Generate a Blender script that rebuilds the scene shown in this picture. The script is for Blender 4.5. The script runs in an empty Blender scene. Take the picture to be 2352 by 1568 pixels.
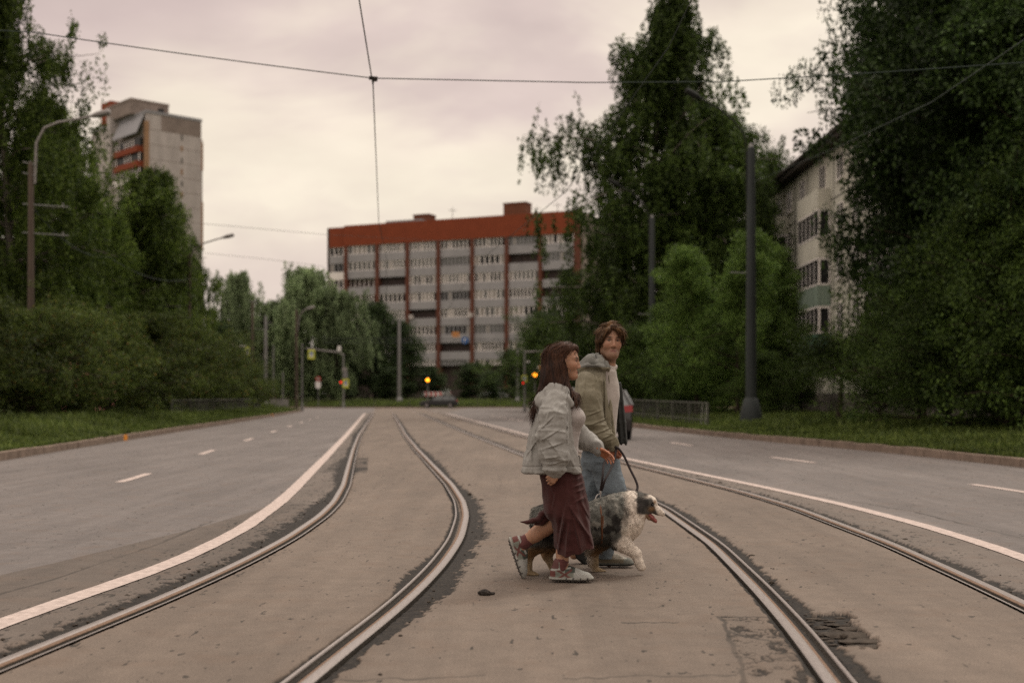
import bpy, math, random
import numpy as np
from mathutils import Vector, Matrix
random.seed(7)
RNG = np.random.default_rng(11)
SC = bpy.context.scene
COL = SC.collection
R = math.radians
# ------------------------------------------------------------------ camera geometry
F, HC, HZ, CX = 2744.0, 1.24, 912.0, 1176.0      # focal length and horizon measured on a 2352 px wide view of the photo
def at(x, y, Y):                                  # point seen at (x, y) standing Y metres away
    return np.array([(x - CX) * Y / F, Y, HC - (y - HZ) * Y / F])
def gnd(x, y, z=0.0):                             # point of the ground seen at (x, y)
    Y = (HC - z) * F / (y - HZ)
    return np.array([(x - CX) * Y / F, Y, z])
# ------------------------------------------------------------------ noise
def _h(i, j, k, s):
    n = (i * 374761393 + j * 668265263 + k * 2147483647 + s * 1274126177) & 0x7fffffff
    n = ((n ^ (n >> 13)) * 1274126177) & 0x7fffffff
    n = ((n ^ (n >> 15)) * 668265263) & 0x7fffffff
    return ((n ^ (n >> 16)) & 0xffff) / 32767.5 - 1.0
def vn(x, y, z=0.0, s=0):
    x, y, z = np.broadcast_arrays(np.asarray(x, float), np.asarray(y, float), np.asarray(z, float))
    i, j, k = np.floor(x).astype(np.int64), np.floor(y).astype(np.int64), np.floor(z).astype(np.int64)
    u, v, w = x - i, y - j, z - k
    u, v, w = [a * a * (3 - 2 * a) for a in (u, v, w)]
    r = 0
    for a in (0, 1):
        for b in (0, 1):
            for c in (0, 1):
                r = r + _h(i + a, j + b, k + c, s) * (u if a else 1 - u) * (v if b else 1 - v) * (w if c else 1 - w)
    return r
def fbm(x, y, z=0.0, s=0, o=4):
    r, a = 0, 0.5
    for q in range(o):
        r = r + a * vn(np.asarray(x) * 2 ** q, np.asarray(y) * 2 ** q, np.asarray(z) * 2 ** q, s + q * 17)
        a *= 0.5
    return r
def sstep(a, b, x):
    t = np.clip((x - a) / (b - a), 0, 1)
    return t * t * (3 - 2 * t)
# ------------------------------------------------------------------ objects
ORG = {}
def org(o):
    return ORG.get(o.name, np.zeros(3))
def tag(o, label=None, cat=None, group=None, kind=None):
    if label: o['label'] = label
    if cat: o['category'] = cat
    if group: o['group'] = group
    if kind: o['kind'] = kind
    return o
def thing(name, label, cat, loc=(0, 0, 0), group=None):
    o = bpy.data.objects.new(name, None)
    o.empty_display_size = 0.2
    COL.objects.link(o)
    o.location = loc
    ORG[o.name] = np.array(loc, float)
    return tag(o, label, cat, group)
def mkmesh(name, V, Fc, smooth=False, attrs=None, fmat=None, mats=()):
    V = np.asarray(V, np.float32)
    me = bpy.data.meshes.new(name)
    if isinstance(Fc, np.ndarray):
        n, k = Fc.shape
        me.vertices.add(len(V)); me.vertices.foreach_set('co', V.ravel())
        me.loops.add(n * k); me.loops.foreach_set('vertex_index', Fc.astype(np.int32).ravel())
        me.polygons.add(n); me.polygons.foreach_set('loop_start', np.arange(0, n * k, k, dtype=np.int32))
        me.update(calc_edges=True)
    else:
        me.from_pydata(V.tolist(), [], [list(map(int, f)) for f in Fc])
        me.update()
    if smooth: me.polygons.foreach_set('use_smooth', np.ones(len(me.polygons), bool))
    for m in mats: me.materials.append(m)
    if fmat is not None: me.polygons.foreach_set('material_index', np.asarray(fmat, np.int32))
    for k, a in (attrs or {}).items():
        a = np.asarray(a, np.float32)
        if a.ndim == 1:
            at_ = me.attributes.new(k, 'FLOAT', 'POINT'); at_.data.foreach_set('value', a)
        else:
            if a.shape[1] == 3: a = np.concatenate([a, np.ones((len(a), 1), np.float32)], 1)
            at_ = me.attributes.new(k, 'FLOAT_COLOR', 'POINT'); at_.data.foreach_set('color', a.ravel())
    me.validate()
    return me
def link(name, me, parent=None):
    o = bpy.data.objects.new(name, me)
    COL.objects.link(o)
    if parent is not None:
        o.parent = parent
        ORG[o.name] = org(parent)
    return o
class MB:
    def __init__(s): s.v = []; s.f = []; s.m = []; s.n = 0
    def add(s, V, Fc, mi=0):
        V = np.asarray(V, float)
        s.v.append(V)
        s.f += [[int(i) + s.n for i in f] for f in Fc]
        s.m += [mi] * len(Fc)
        s.n += len(V); return s
    def box(s, c, d, rz=0.0, mi=0, M=None):
        a = np.array([[x, y, z] for z in (-.5, .5) for y in (-.5, .5) for x in (-.5, .5)]) * np.array(d)
        if rz:
            k, q = math.cos(rz), math.sin(rz)
            a = np.stack([a[:, 0] * k - a[:, 1] * q, a[:, 0] * q + a[:, 1] * k, a[:, 2]], 1)
        if M is not None: a = a @ np.array(M).T
        return s.add(a + np.array(c), [(0, 2, 3, 1), (4, 5, 7, 6), (0, 1, 5, 4), (1, 3, 7, 5), (3, 2, 6, 7), (2, 0, 4, 6)], mi)
    def tube(s, P, r, n=8, mi=0, cap=True, up=None):
        P = [np.array(p, float) for p in P]
        r = [r] * len(P) if np.isscalar(r) else list(r)
        V = []; a = None
        for i, p in enumerate(P):
            t = P[min(i + 1, len(P) - 1)] - P[max(i - 1, 0)]; t = t / (np.linalg.norm(t) + 1e-9)
            if a is None:
                a = np.array([0, 0, 1.]) if abs(t[2]) < .9 else np.array([1., 0, 0])
            a = a - t * a.dot(t); a /= np.linalg.norm(a) + 1e-9
            b = np.cross(t, a)
            for j in range(n):
                th = 2 * math.pi * (j + .5) / n
                V.append(p + (a * math.cos(th) + b * math.sin(th)) * r[i])
        Fc = [(i * n + j, i * n + (j + 1) % n, (i + 1) * n + (j + 1) % n, (i + 1) * n + j) for i in range(len(P) - 1) for j in range(n)]
        if cap: Fc += [tuple(range(n))[::-1], tuple((len(P) - 1) * n + j for j in range(n))]
        return s.add(V, Fc, mi)
    def prism(s, poly, d, mi=0):                   # poly: list of 3-D points (planar), d: extrusion vector
        A = np.array(poly, float); n = len(A); B = A + np.array(d)
        return s.add(np.concatenate([A, B]), [tuple(range(n))[::-1], tuple(range(n, 2 * n))] + [(i, (i + 1) % n, n + (i + 1) % n, n + i) for i in range(n)], mi)
    def disc(s, c, nrm, r, t=.02, n=24, mi=0):
        nrm = np.array(nrm, float); nrm /= np.linalg.norm(nrm)
        return s.tube([np.array(c) - nrm * t / 2, np.array(c) + nrm * t / 2], r, n, mi)
    def build(s, name, mats, parent=None, smooth=False, o=None):
        V = np.concatenate(s.v)
        V = V - (org(parent) if parent is not None else (np.zeros(3) if o is None else np.array(o)))
        mats = mats if isinstance(mats, (list, tuple)) else [mats]
        ob = link(name, mkmesh(name, V, s.f, smooth, None, s.m if len(mats) > 1 else None, mats), parent)
        if o is not None and parent is None: ob.location = o; ORG[ob.name] = np.array(o, float)
        if smooth and len(V) < 60000:
            ob.data.set_sharp_from_angle(angle=R(40))
        return ob
def copy_tree(o, parent=None):
    c = o.copy(); COL.objects.link(c)
    if parent is not None: c.parent = parent
    ORG[c.name] = org(o).copy()
    for ch in list(o.children): copy_tree(ch, c)
    return c
# ------------------------------------------------------------------ materials
def mat(name, base, rough=.8, spec=.3, var=0.0, scale=5.0, bump=0.0, bscale=40.0, metal=0.0, c2=None, emit=None, estr=0.0, coat=0.0, stretch=(1, 1, 1)):
    m = bpy.data.materials.new(name); m.use_nodes = True
    nt = m.node_tree; b = nt.nodes['Principled BSDF']; L = nt.links.new
    b.inputs['Base Color'].default_value = (*base, 1)
    b.inputs['Roughness'].default_value = rough
    b.inputs['Specular IOR Level'].default_value = spec
    b.inputs['Metallic'].default_value = metal
    b.inputs['Coat Weight'].default_value = coat
    tc = nt.nodes.new('ShaderNodeTexCoord')
    mp = nt.nodes.new('ShaderNodeMapping'); mp.inputs['Scale'].default_value = stretch
    L(tc.outputs['Object'], mp.inputs['Vector'])
    if var or c2 is not None:
        n = nt.nodes.new('ShaderNodeTexNoise'); n.inputs['Scale'].default_value = scale; n.inputs['Detail'].default_value = 6; n.inputs['Roughness'].default_value = .65
        L(mp.outputs[0], n.inputs['Vector'])
        r = nt.nodes.new('ShaderNodeValToRGB'); r.color_ramp.elements[0].position = .33; r.color_ramp.elements[1].position = .68
        lo = c2 if c2 else tuple(c * (1 - var) for c in base); hi = base if c2 else tuple(min(1, c * (1 + var)) for c in base)
        r.color_ramp.elements[0].color = (*lo, 1); r.color_ramp.elements[1].color = (*hi, 1)
        L(n.outputs['Fac'], r.inputs['Fac']); L(r.outputs['Color'], b.inputs['Base Color'])
    if bump:
        n2 = nt.nodes.new('ShaderNodeTexNoise'); n2.inputs['Scale'].default_value = bscale; n2.inputs['Detail'].default_value = 5
        L(mp.outputs[0], n2.inputs['Vector'])
        bp = nt.nodes.new('ShaderNodeBump'); bp.inputs['Strength'].default_value = bump; bp.inputs['Distance'].default_value = .02
        L(n2.outputs['Fac'], bp.inputs['Height']); L(bp.outputs['Normal'], b.inputs['Normal'])
    if emit:
        b.inputs['Emission Color'].default_value = (*emit, 1); b.inputs['Emission Strength'].default_value = estr
    return m
def leafmat(name, c1, c2, trans=.35, rough=.55, patch=None):
    m = bpy.data.materials.new(name); m.use_nodes = True
    nt = m.node_tree; b = nt.nodes['Principled BSDF']; L = nt.links.new; out = nt.nodes['Material Output']
    g = nt.nodes.new('ShaderNodeNewGeometry')
    r = nt.nodes.new('ShaderNodeValToRGB'); r.color_ramp.elements[0].color = (*c1, 1); r.color_ramp.elements[1].color = (*c2, 1)
    if patch:
        e = r.color_ramp.elements.new(.96); e.color = (*c2, 1); r.color_ramp.elements[-1].color = (*patch, 1)
    L(g.outputs['Random Per Island'], r.inputs['Fac'])
    tc = nt.nodes.new('ShaderNodeTexCoord')
    n = nt.nodes.new('ShaderNodeTexNoise'); n.inputs['Scale'].default_value = .5; n.inputs['Detail'].default_value = 3
    L(tc.outputs['Object'], n.inputs['Vector'])
    mr = nt.nodes.new('ShaderNodeMapRange'); mr.inputs['From Min'].default_value = .3; mr.inputs['From Max'].default_value = .7; mr.inputs['To Min'].default_value = .6; mr.inputs['To Max'].default_value = 1.45
    L(n.outputs['Fac'], mr.inputs['Value'])
    oi = nt.nodes.new('ShaderNodeObjectInfo'); m2 = nt.nodes.new('ShaderNodeMapRange'); m2.inputs['To Min'].default_value = .75; m2.inputs['To Max'].default_value = 1.3; L(oi.outputs['Random'], m2.inputs['Value'])
    mm = nt.nodes.new('ShaderNodeMath'); mm.operation = 'MULTIPLY'; L(mr.outputs['Result'], mm.inputs[0]); L(m2.outputs['Result'], mm.inputs[1]); mr = mm
    mx = nt.nodes.new('ShaderNodeMix'); mx.data_type = 'RGBA'; mx.blend_type = 'MULTIPLY'; mx.inputs['Factor'].default_value = 1
    L(r.outputs['Color'], mx.inputs['A']); L(mr.outputs[0], mx.inputs['B'])
    L(mx.outputs['Result'], b.inputs['Base Color'])
    b.inputs['Roughness'].default_value = rough; b.inputs['Specular IOR Level'].default_value = .14
    t = nt.nodes.new('ShaderNodeBsdfTranslucent'); L(mx.outputs['Result'], t.inputs['Color'])
    ms = nt.nodes.new('ShaderNodeMixShader'); ms.inputs['Fac'].default_value = trans
    L(b.outputs[0], ms.inputs[1]); L(t.outputs[0], ms.inputs[2]); L(ms.outputs[0], out.inputs['Surface'])
    return m
# ------------------------------------------------------------------ world, sun, camera
SUN_EL, SUN_AZ = R(52), R(40)                     # azimuth from +Y (the way the camera looks) towards +X
def world():
    w = bpy.data.worlds.new('World'); SC.world = w; w.use_nodes = True
    nt = w.node_tree; L = nt.links.new; N = nt.nodes.new
    bg = nt.nodes['Background']; bg.inputs['Strength'].default_value = .1
    sky = N('ShaderNodeTexSky'); sky.sky_type = 'NISHITA'; sky.sun_disc = False
    sky.sun_elevation = SUN_EL; sky.sun_rotation = SUN_AZ
    tc = N('ShaderNodeTexCoord')
    sx = N('ShaderNodeSeparateXYZ'); L(tc.outputs['Generated'], sx.inputs[0])
    mp = N('ShaderNodeMapping'); mp.inputs['Scale'].default_value = (1, 1, 2.6); mp.inputs['Location'].default_value = (.37, .2, .11)
    L(tc.outputs['Generated'], mp.inputs['Vector'])
    n = N('ShaderNodeTexNoise'); n.inputs['Scale'].default_value = 3.1; n.inputs['Detail'].default_value = 5; n.inputs['Roughness'].default_value = .5; n.inputs['Distortion'].default_value = .25
    L(mp.outputs[0], n.inputs['Vector'])
    # height ramp: cream near the horizon, pinkish grey cloud higher up, bright overhead
    h = N('ShaderNodeValToRGB'); e = h.color_ramp.elements
    k = 9.6
    e[0].position = 0; e[0].color = (.86, .74, .64, 1)
    e[1].position = 1; e[1].color = (2.5, 2.2, 1.95, 1)
    for p, c in ((.09, (.80, .665, .585)), (.135, (.90, .765, .65)), (.175, (1.02, .90, .73)), (.205, (.98, .85, .70)), (.255, (.78, .635, .575)), (.30, (.70, .56, .52)), (.42, (.66, .535, .49)), (.6, (1.5, 1.3, 1.15))):
        q = e.new(p); q.color = (*c, 1)
    ad = N('ShaderNodeMath'); ad.operation = 'MULTIPLY_ADD'; ad.inputs[1].default_value = .42; 
    sb = N('ShaderNodeMath'); sb.operation = 'SUBTRACT'; sb.inputs[1].default_value = .5
    L(n.outputs['Fac'], sb.inputs[0]); L(sb.outputs[0], ad.inputs[0])
    sh = N('ShaderNodeMath'); sh.operation = 'MULTIPLY_ADD'; sh.inputs[1].default_value = -.30; mxx = N('ShaderNodeMath'); mxx.operation = 'MAXIMUM'; mxx.inputs[1].default_value = 0; L(sx.outputs['X'], mxx.inputs[0]); L(mxx.outputs[0], sh.inputs[0]); L(sx.outputs['Z'], sh.inputs[2]); L(sh.outputs[0], ad.inputs[2])
    L(ad.outputs[0], h.inputs['Fac'])
    n2 = N('ShaderNodeTexNoise'); n2.inputs['Scale'].default_value = 7; n2.inputs['Detail'].default_value = 6
    L(mp.outputs[0], n2.inputs['Vector'])
    mr = N('ShaderNodeMapRange'); mr.inputs['From Min'].default_value = .3; mr.inputs['From Max'].default_value = .7; mr.inputs['To Min'].default_value = k * .93; mr.inputs['To Max'].default_value = k * 1.07
    L(n2.outputs['Fac'], mr.inputs['Value'])
    ml = N('ShaderNodeMix'); ml.data_type = 'RGBA'; ml.blend_type = 'MULTIPLY'; ml.inputs['Factor'].default_value = 1; ml.clamp_result = False
    L(h.outputs['Color'], ml.inputs['A']); L(mr.outputs['Result'], ml.inputs['B'])
    mx = N('ShaderNodeMix'); mx.data_type = 'RGBA'; mx.inputs['Factor'].default_value = .96
    L(sky.outputs['Color'], mx.inputs['A']); L(ml.outputs['Result'], mx.inputs['B'])
    L(mx.outputs['Result'], bg.inputs['Color'])
    sd = bpy.data.lights.new('sun', 'SUN'); sd.energy = 1.5; sd.angle = R(12); sd.color = (1, .93, .83)
    so = bpy.data.objects.new('sun', sd); COL.objects.link(so)
    d = Vector((math.sin(SUN_AZ) * math.cos(SUN_EL), math.cos(SUN_AZ) * math.cos(SUN_EL), math.sin(SUN_EL)))
    so.rotation_euler = d.to_track_quat('Z', 'Y').to_euler(); so.location = d * 60
    cd = bpy.data.cameras.new('camera'); co = bpy.data.objects.new('camera', cd); COL.objects.link(co)
    cd.sensor_width = 36; cd.lens = 36 * F / 2352; cd.shift_y = (HZ - 784) / 2352
    co.location = (0, 0, HC); co.rotation_euler = (R(90), 0, 0)
    cd.clip_end = 3000; cd.clip_start = .1
    cd.dof.use_dof = True; cd.dof.focus_distance = 8.35; cd.dof.aperture_fstop = 1.55
    SC.camera = co
    SC.cycles.use_denoising = False
    SC.view_settings.view_transform = 'Standard'; SC.view_settings.look = 'None'; SC.view_settings.exposure = EXPO
    SC.view_settings.gamma = 1
EXPO = 0.0
world()
# ================================================================== ground, roads, rails
def path(pts, y0, y1, step=.1, win=2.0):
    p = np.array(sorted(pts)); ys = np.arange(y0, y1 + step, step)
    s0 = (p[1, 1] - p[0, 1]) / (p[1, 0] - p[0, 0]); s1 = (p[-1, 1] - p[-2, 1]) / (p[-1, 0] - p[-2, 0])
    yy = np.arange(y0 - 4, y1 + 4, step)
    x = np.interp(yy, p[:, 0], p[:, 1])
    x = np.where(yy < p[0, 0], p[0, 1] + (yy - p[0, 0]) * s0, x); x = np.where(yy > p[-1, 0], p[-1, 1] + (yy - p[-1, 0]) * s1, x)
    k = np.hanning(int(win / step) + 2); k /= k.sum()
    xs = np.convolve(np.pad(x, 40, mode='edge'), k, 'same')[40:-40]
    return ys, np.interp(ys, yy, xs)
T1 = path([(5.2, -1.665), (6, -1.57), (7, -1.44), (8, -1.345), (9, -1.275), (10.5, -1.222), (12.5, -1.25), (14.2, -1.352), (16.9, -1.62), (21.3, -2.155), (28.7, -3.05), (39.8, -4.33), (46.6, -5.05), (87, -9.4), (100, -10.8), (140, -15.2)], 1, 139)
T2 = path([(5.19, 2.168), (6.33, 2.27), (7.77, 2.359), (10.07, 2.462), (13.45, 2.44), (15.6, 2.28), (20, 1.72), (25.2, 1.04), (38.7, -.52), (89.5, -6.1), (100, -7.3), (140, -11.8)], 1, 139)
def off(t, d):
    y, x = t; tx = np.gradient(x, y); n = np.sqrt(1 + tx ** 2)
    return y - d * (-tx / n) * -1 * 0 + d * (-tx / n), x + d / n
RC, RD, RA, RB = off(T1, -.762), off(T1, .762), off(T2, -.762), off(T2, .762)
WL = path([(5, -2.9), (6.5, -2.8), (7.38, -2.7), (8.13, -2.6), (9.15, -2.52), (11.2, -2.53), (11.8, -2.58), (13.8, -2.72), (15.9, -2.92), (18.8, -3.23), (25.2, -3.91), (39.8, -5.5), (85, -10.55), (92, -11.3)], 2, 93)
WR = path([(5, 3.66), (9.2, 3.95), (9.78, 3.98), (11.4, 3.98), (13.7, 3.825), (16.6, 3.446), (19.8, 2.95), (24.7, 2.2), (37.4, .7), (94, -5.3)], 2, 93)
KL = path([(2, -8.0), (15, -9.35), (23.3, -9.99), (31, -10.8), (38.5, -11.55), (52.4, -12.9), (77.7, -15.4), (103, -18.2)], 1, 103, .5, 4)
KR = path([(2, 8.6), (14, 9.25), (21, 9.02), (26.7, 8.34), (29.8, 7.8), (32.4, 7.25), (37, 6.5), (42.2, 5.8), (49, 4.9), (89, 1.25)], 1, 89, .5, 4)
fx = lambda t, Y: np.interp(Y, t[0], t[1])

def seg_dist(X, Y, pl):
    d = np.full(X.shape, 9.)
    for (ax, ay), (bx, by) in zip(pl[:-1], pl[1:]):
        vx, vy = bx - ax, by - ay
        t = np.clip(((X - ax) * vx + (Y - ay) * vy) / (vx * vx + vy * vy), 0, 1)
        d = np.minimum(d, np.hypot(X - ax - t * vx, Y - ay - t * vy))
    return d
def inpoly(X, Y, pl):
    c = np.zeros(X.shape, bool); n = len(pl)
    for i in range(n):
        (ax, ay), (bx, by) = pl[i], pl[(i + 1) % n]
        if ay == by: continue
        c ^= ((ay > Y) != (by > Y)) & (X < (bx - ax) * (Y - ay) / (by - ay) + ax)
    return c
def G2(*p): return [tuple(gnd(x, y)[:2]) for x, y in p]
CR = [G2((-300, 1450), (0, 1364), (106, 1334), (213, 1298), (319, 1264), (383, 1241), (486, 1196), (575, 1194), (690, 1191)),
      G2((1609, 1100), (1745, 1121), (1902, 1141), (2097, 1174), (2352, 1236), (2600, 1310)),
      G2((841, 1074), (982, 1076)), G2((1300, 1556), (1500, 1553), (1687, 1550)), G2((1656, 1412), (1675, 1459), (1695, 1506), (1716, 1580)),
      G2((1656, 1412), (1700, 1416), (1777, 1419)), G2((1800, 1191), (1894, 1191)), G2((1476, 1207), (1552, 1208)),
      G2((730, 1562), (1100, 1553)), G2((1433, 1428), (1552, 1429)), G2((1700, 1525), (1830, 1505)), G2((889, 1255), (908, 1255)),
      G2((1675, 1447), (1740, 1468), (1790, 1472)), G2((1795, 1500), (1860, 1530), (1880, 1568))]
PIT = G2((1836, 1409), (1941, 1405), (1966, 1424), (2021, 1481), (1913, 1483), (1874, 1461))
PATCH = G2((1656, 1412), (1780, 1418), (1900, 1568), (1718, 1590))
PATCH2 = G2((812, 1052), (846, 1050), (843, 1083), (806, 1083))
PATCH3 = G2((806, 1049), (800, 1083), (738, 1083), (770, 1060))

def road_masks(X, Y):
    nb = fbm(X * 9, Y * 5, 0, 3, 3); nf = fbm(X * 30, Y * 22, 0, 5, 3); nl = fbm(Y * 0.9, X * .2 + 3, 0, 8, 3); nj = fbm(X * 6, Y * 17, 0, 15, 2)
    far = 1 - sstep(85, 96, Y)
    dirt = np.zeros_like(X)
    def strip(t, lo, wid, rough=1.0):               # band from offset lo outwards (sign of wid)
        s = X - fx(t, Y)
        sg = np.sign(wid[0])
        w = np.abs(np.interp(Y, wid[1], wid[2]))
        u = sg * s - lo
        ww = w * 1.12 * (1 + .6 * nl * rough + .5 * nb * rough + .65 * nf * rough + .4 * nj * rough)
        return sstep(.010, -.006, u - ww) * (u > -.05) * (w > .004)
    D = [strip(RC, .045, (-1, [0, 5, 7, 9.5, 11, 13, 16, 20, 22, 26, 40, 90], [.13, .12, .10, .12, .16, .17, .07, .16, .14, .08, .12, .14])),
         strip(RC, .05, (1, [0, 5, 12, 15, 18, 20.5, 23, 27, 40, 90], [.0, .0, .012, .03, .03, .10, .04, .05, .05, .07])),
         strip(RD, .05, (1, [0, 5, 7, 8.5, 10, 12.5, 14, 16, 19, 22, 25, 40, 90], [.05, .06, .09, .13, .12, .15, .13, .08, .05, .12, .10, .09, .12])),
         strip(RD, .105, (-1, [0, 5, 6.7, 7.5, 8.3, 8.8, 9.6, 11, 14, 18, 90], [.03, .03, .004, .01, .07, .05, .02, .02, .03, .02, .01])),
         strip(RA, .10, (1, [0, 5, 6, 7, 8, 9, 10, 12, 14, 20, 90], [.09, .10, .07, .08, .06, .07, .075, .09, .08, .10, .13]), .7),
         strip(RA, .045, (-1, [0, 5, 7, 9, 12, 20, 90], [.035, .035, .025, .02, .02, .02, .04]), .7),
         strip(RB, .05, (1, [0, 5, 10, 16, 25, 90], [.07, .07, .07, .07, .10, .12]), 1.2),
         strip(RB, .10, (-1, [0, 6, 90], [.012, .012, .04]), .5)]
    for d in D: dirt = np.maximum(dirt, d)
    dirt *= far
    jx, jy = X + .06 * nb + .05 * nf, Y + .12 * nb + .10 * nf
    pit = inpoly(jx, jy, PIT).astype(float)
    dirt = np.maximum(dirt, pit)
    p2 = inpoly(X + .03 * nb, Y + .1 * nb, PATCH2).astype(float); p3 = inpoly(X + .1 * nb, Y + .2 * nb, PATCH3).astype(float)
    patch = inpoly(X, Y, PATCH).astype(float)
    dirt = np.maximum(dirt, np.maximum(p2, p3 * .8) * (.45 + .5 * (vn(X * 4, Y * 3.2, 0, 44) > -.1)))
    pw = np.abs(fbm(X * 5 + 2 * nb, Y * 4, 0, 33, 3)); dirt = np.maximum(dirt, patch * sstep(.05, .02, pw) * .8); dirt = np.maximum(dirt, patch * sstep(.02, .10, nb + nf * .6 - .9 * np.maximum(np.abs(X - fx(RA, Y)) - .12, 0) * 2) * .9)
    crack = np.zeros_like(X)
    for i, pl in enumerate(CR):
        w = .012 + .012 * nb if i < 2 else .008 + .006 * nb
        crack = np.maximum(crack, sstep(w + .012, w - .002, seg_dist(X + .035 * nb, Y + .06 * nb, pl)) * (.75 if i < 2 else .7) * np.clip(.7 + 1.4 * nl, .2, 1))
    sp = vn(X * 30, Y * 13, 0, 61) * .6 + vn(X * 61, Y * 27, 0, 62) * .4      # specks of grit beside the rails
    zone = sstep(.55, .0, np.abs(X - fx(RC, Y) + .28)) * far; zone2 = sstep(.35, .0, np.abs(X - fx(RB, Y) - .2)) * far
    speck = sstep(.50, .56, sp + .10 * zone + .08 * zone2 - .16 * (zone + zone2 < .02))
    crack = np.maximum(crack, speck * .85 * (Y < 40))
    # tone: the worn strip between crack and rails is darker and browner than the carriageway
    carr = np.maximum(sstep(.05, -.05, X - fx(WL, Y)), sstep(-.05, .05, X - fx(WR, Y)))   # carriageway
    bed = sstep(-.02, .02, X - fx(RC, Y)) * sstep(.02, -.02, X - fx(RB, Y))
    strip_l = (X > np.interp(Y, [5, 9, 11.5, 14, 14.3, 90], [-4.35, -3.42, -2.97, -2.72, -2.4, -2.4])) & (X < fx(RC, Y)) & (Y < 13.9)
    wheel = (np.exp(-((X - fx(KL, Y) * .62 - fx(WL, Y) * .38) / .5) ** 2) + np.exp(-((X - fx(KL, Y) * .25 - fx(WL, Y) * .75) / .5) ** 2)) * carr
    stain = np.exp(-(((X - .62) / .75) ** 2 + ((Y - 8.05) / .5) ** 2)) * 0
    rub = fbm(X * 14, Y * 14, 0, 91, 4)
    z = -.016 * dirt + dirt * rub * .010 - .003 * crack + .004 * fbm(X * 3, Y * 3, 0, 97, 3) * 0
    z = z - .022 * pit + pit * .02 * np.maximum(0, fbm(X * 7, Y * 6, 0, 95, 3))
    near = sstep(.25, .0, np.abs(X - fx(RC, Y))) + sstep(.25, .0, np.abs(X - fx(RD, Y))) + sstep(.25, .0, np.abs(X - fx(RA, Y)))
    for t in (RC, RD, RA, RB):                       # the bed dips under the rails so the steel stands free
        s = X - fx(t, Y)
        z = np.where(np.abs(s - (.033 if (t is RC or t is RA) else -.033)) < .085, np.minimum(z, -.03), z)
    return dirt, crack, carr, bed, strip_l.astype(float), z, np.clip(near, 0, 1), patch

def make_road():
    rows, cols = 920, 1500
    dy = np.linspace(24.2, 1150, rows); Yr = HC * F / dy
    t = np.concatenate([-.52 - 1.6 * np.linspace(1, 0, 60, endpoint=False) ** 1.6, np.linspace(-.52, .52, cols - 120), .52 + 1.6 * np.linspace(0, 1, 61)[1:] ** 1.6])
    Y = np.repeat(Yr[:, None], cols, 1); X = Y * t[None, :]
    xl, xr = fx(KL, np.minimum(Y, 102.9)), fx(KR, np.minimum(Y, 88.9))
    dirt, crack, carr, bed, sl, z, near, patch = road_masks(X, Y)
    for _ in range(2):                                # round off the broken edges a little
        q = np.pad(z, 1, mode='edge'); z = (q[:-2, 1:-1] + q[2:, 1:-1] + q[1:-1, :-2] + q[1:-1, 2:] + 2 * z) / 6
    V = np.stack([X, Y, z], 2).reshape(-1, 3)
    idx = np.arange(rows * cols).reshape(rows, cols)
    Q = np.stack([idx[1:, :-1], idx[1:, 1:], idx[:-1, 1:], idx[:-1, :-1]], 2).reshape(-1, 4)
    cxm = (X[1:, :-1] + X[:-1, 1:]).ravel() / 2; cym = (Y[1:, :-1] + Y[:-1, 1:]).ravel() / 2
    inb = (cxm > fx(RC, cym) + .02) & (cxm < fx(RB, cym) - .02)
    kl = np.where(cym < 103, fx(KL, cym) - .12, -200); kr = np.where(cym < 89, fx(KR, cym) + .12, 200)
    keep = (cxm > kl) & (cxm < kr)
    A = dict(dirt=dirt.ravel(), crack=crack.ravel(), carr=carr.ravel(), bed=bed.ravel(), worn=sl.ravel(), rust=near.ravel())
    for nm, sel in (('road', keep & ~inb), ('tram_bed', inb)):
        q = Q[sel]; used, inv = np.unique(q, return_inverse=True)
        me = mkmesh(nm, V[used], inv.reshape(-1, 4), True, {k: a[used] for k, a in A.items()}, None, [M['asphalt']])
        tag(link(nm, me), kind='structure')
    # the parts of the junction and the road outside the wide view
    mb = MB()
    mb.box((0, 240, -.35), (900, 1200, .1)); 
    tag(mb.build('ground', M['soil']), kind='structure')
    mb = MB()
    mb.box((-150, 118, -.06), (160, 44, .1)); mb.box((150, 118, -.06), (160, 44, .1)); mb.box((0, -8, -.06), (40, 22, .1))
    tag(mb.build('side_road', M['asphalt_plain']), kind='structure')

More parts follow.
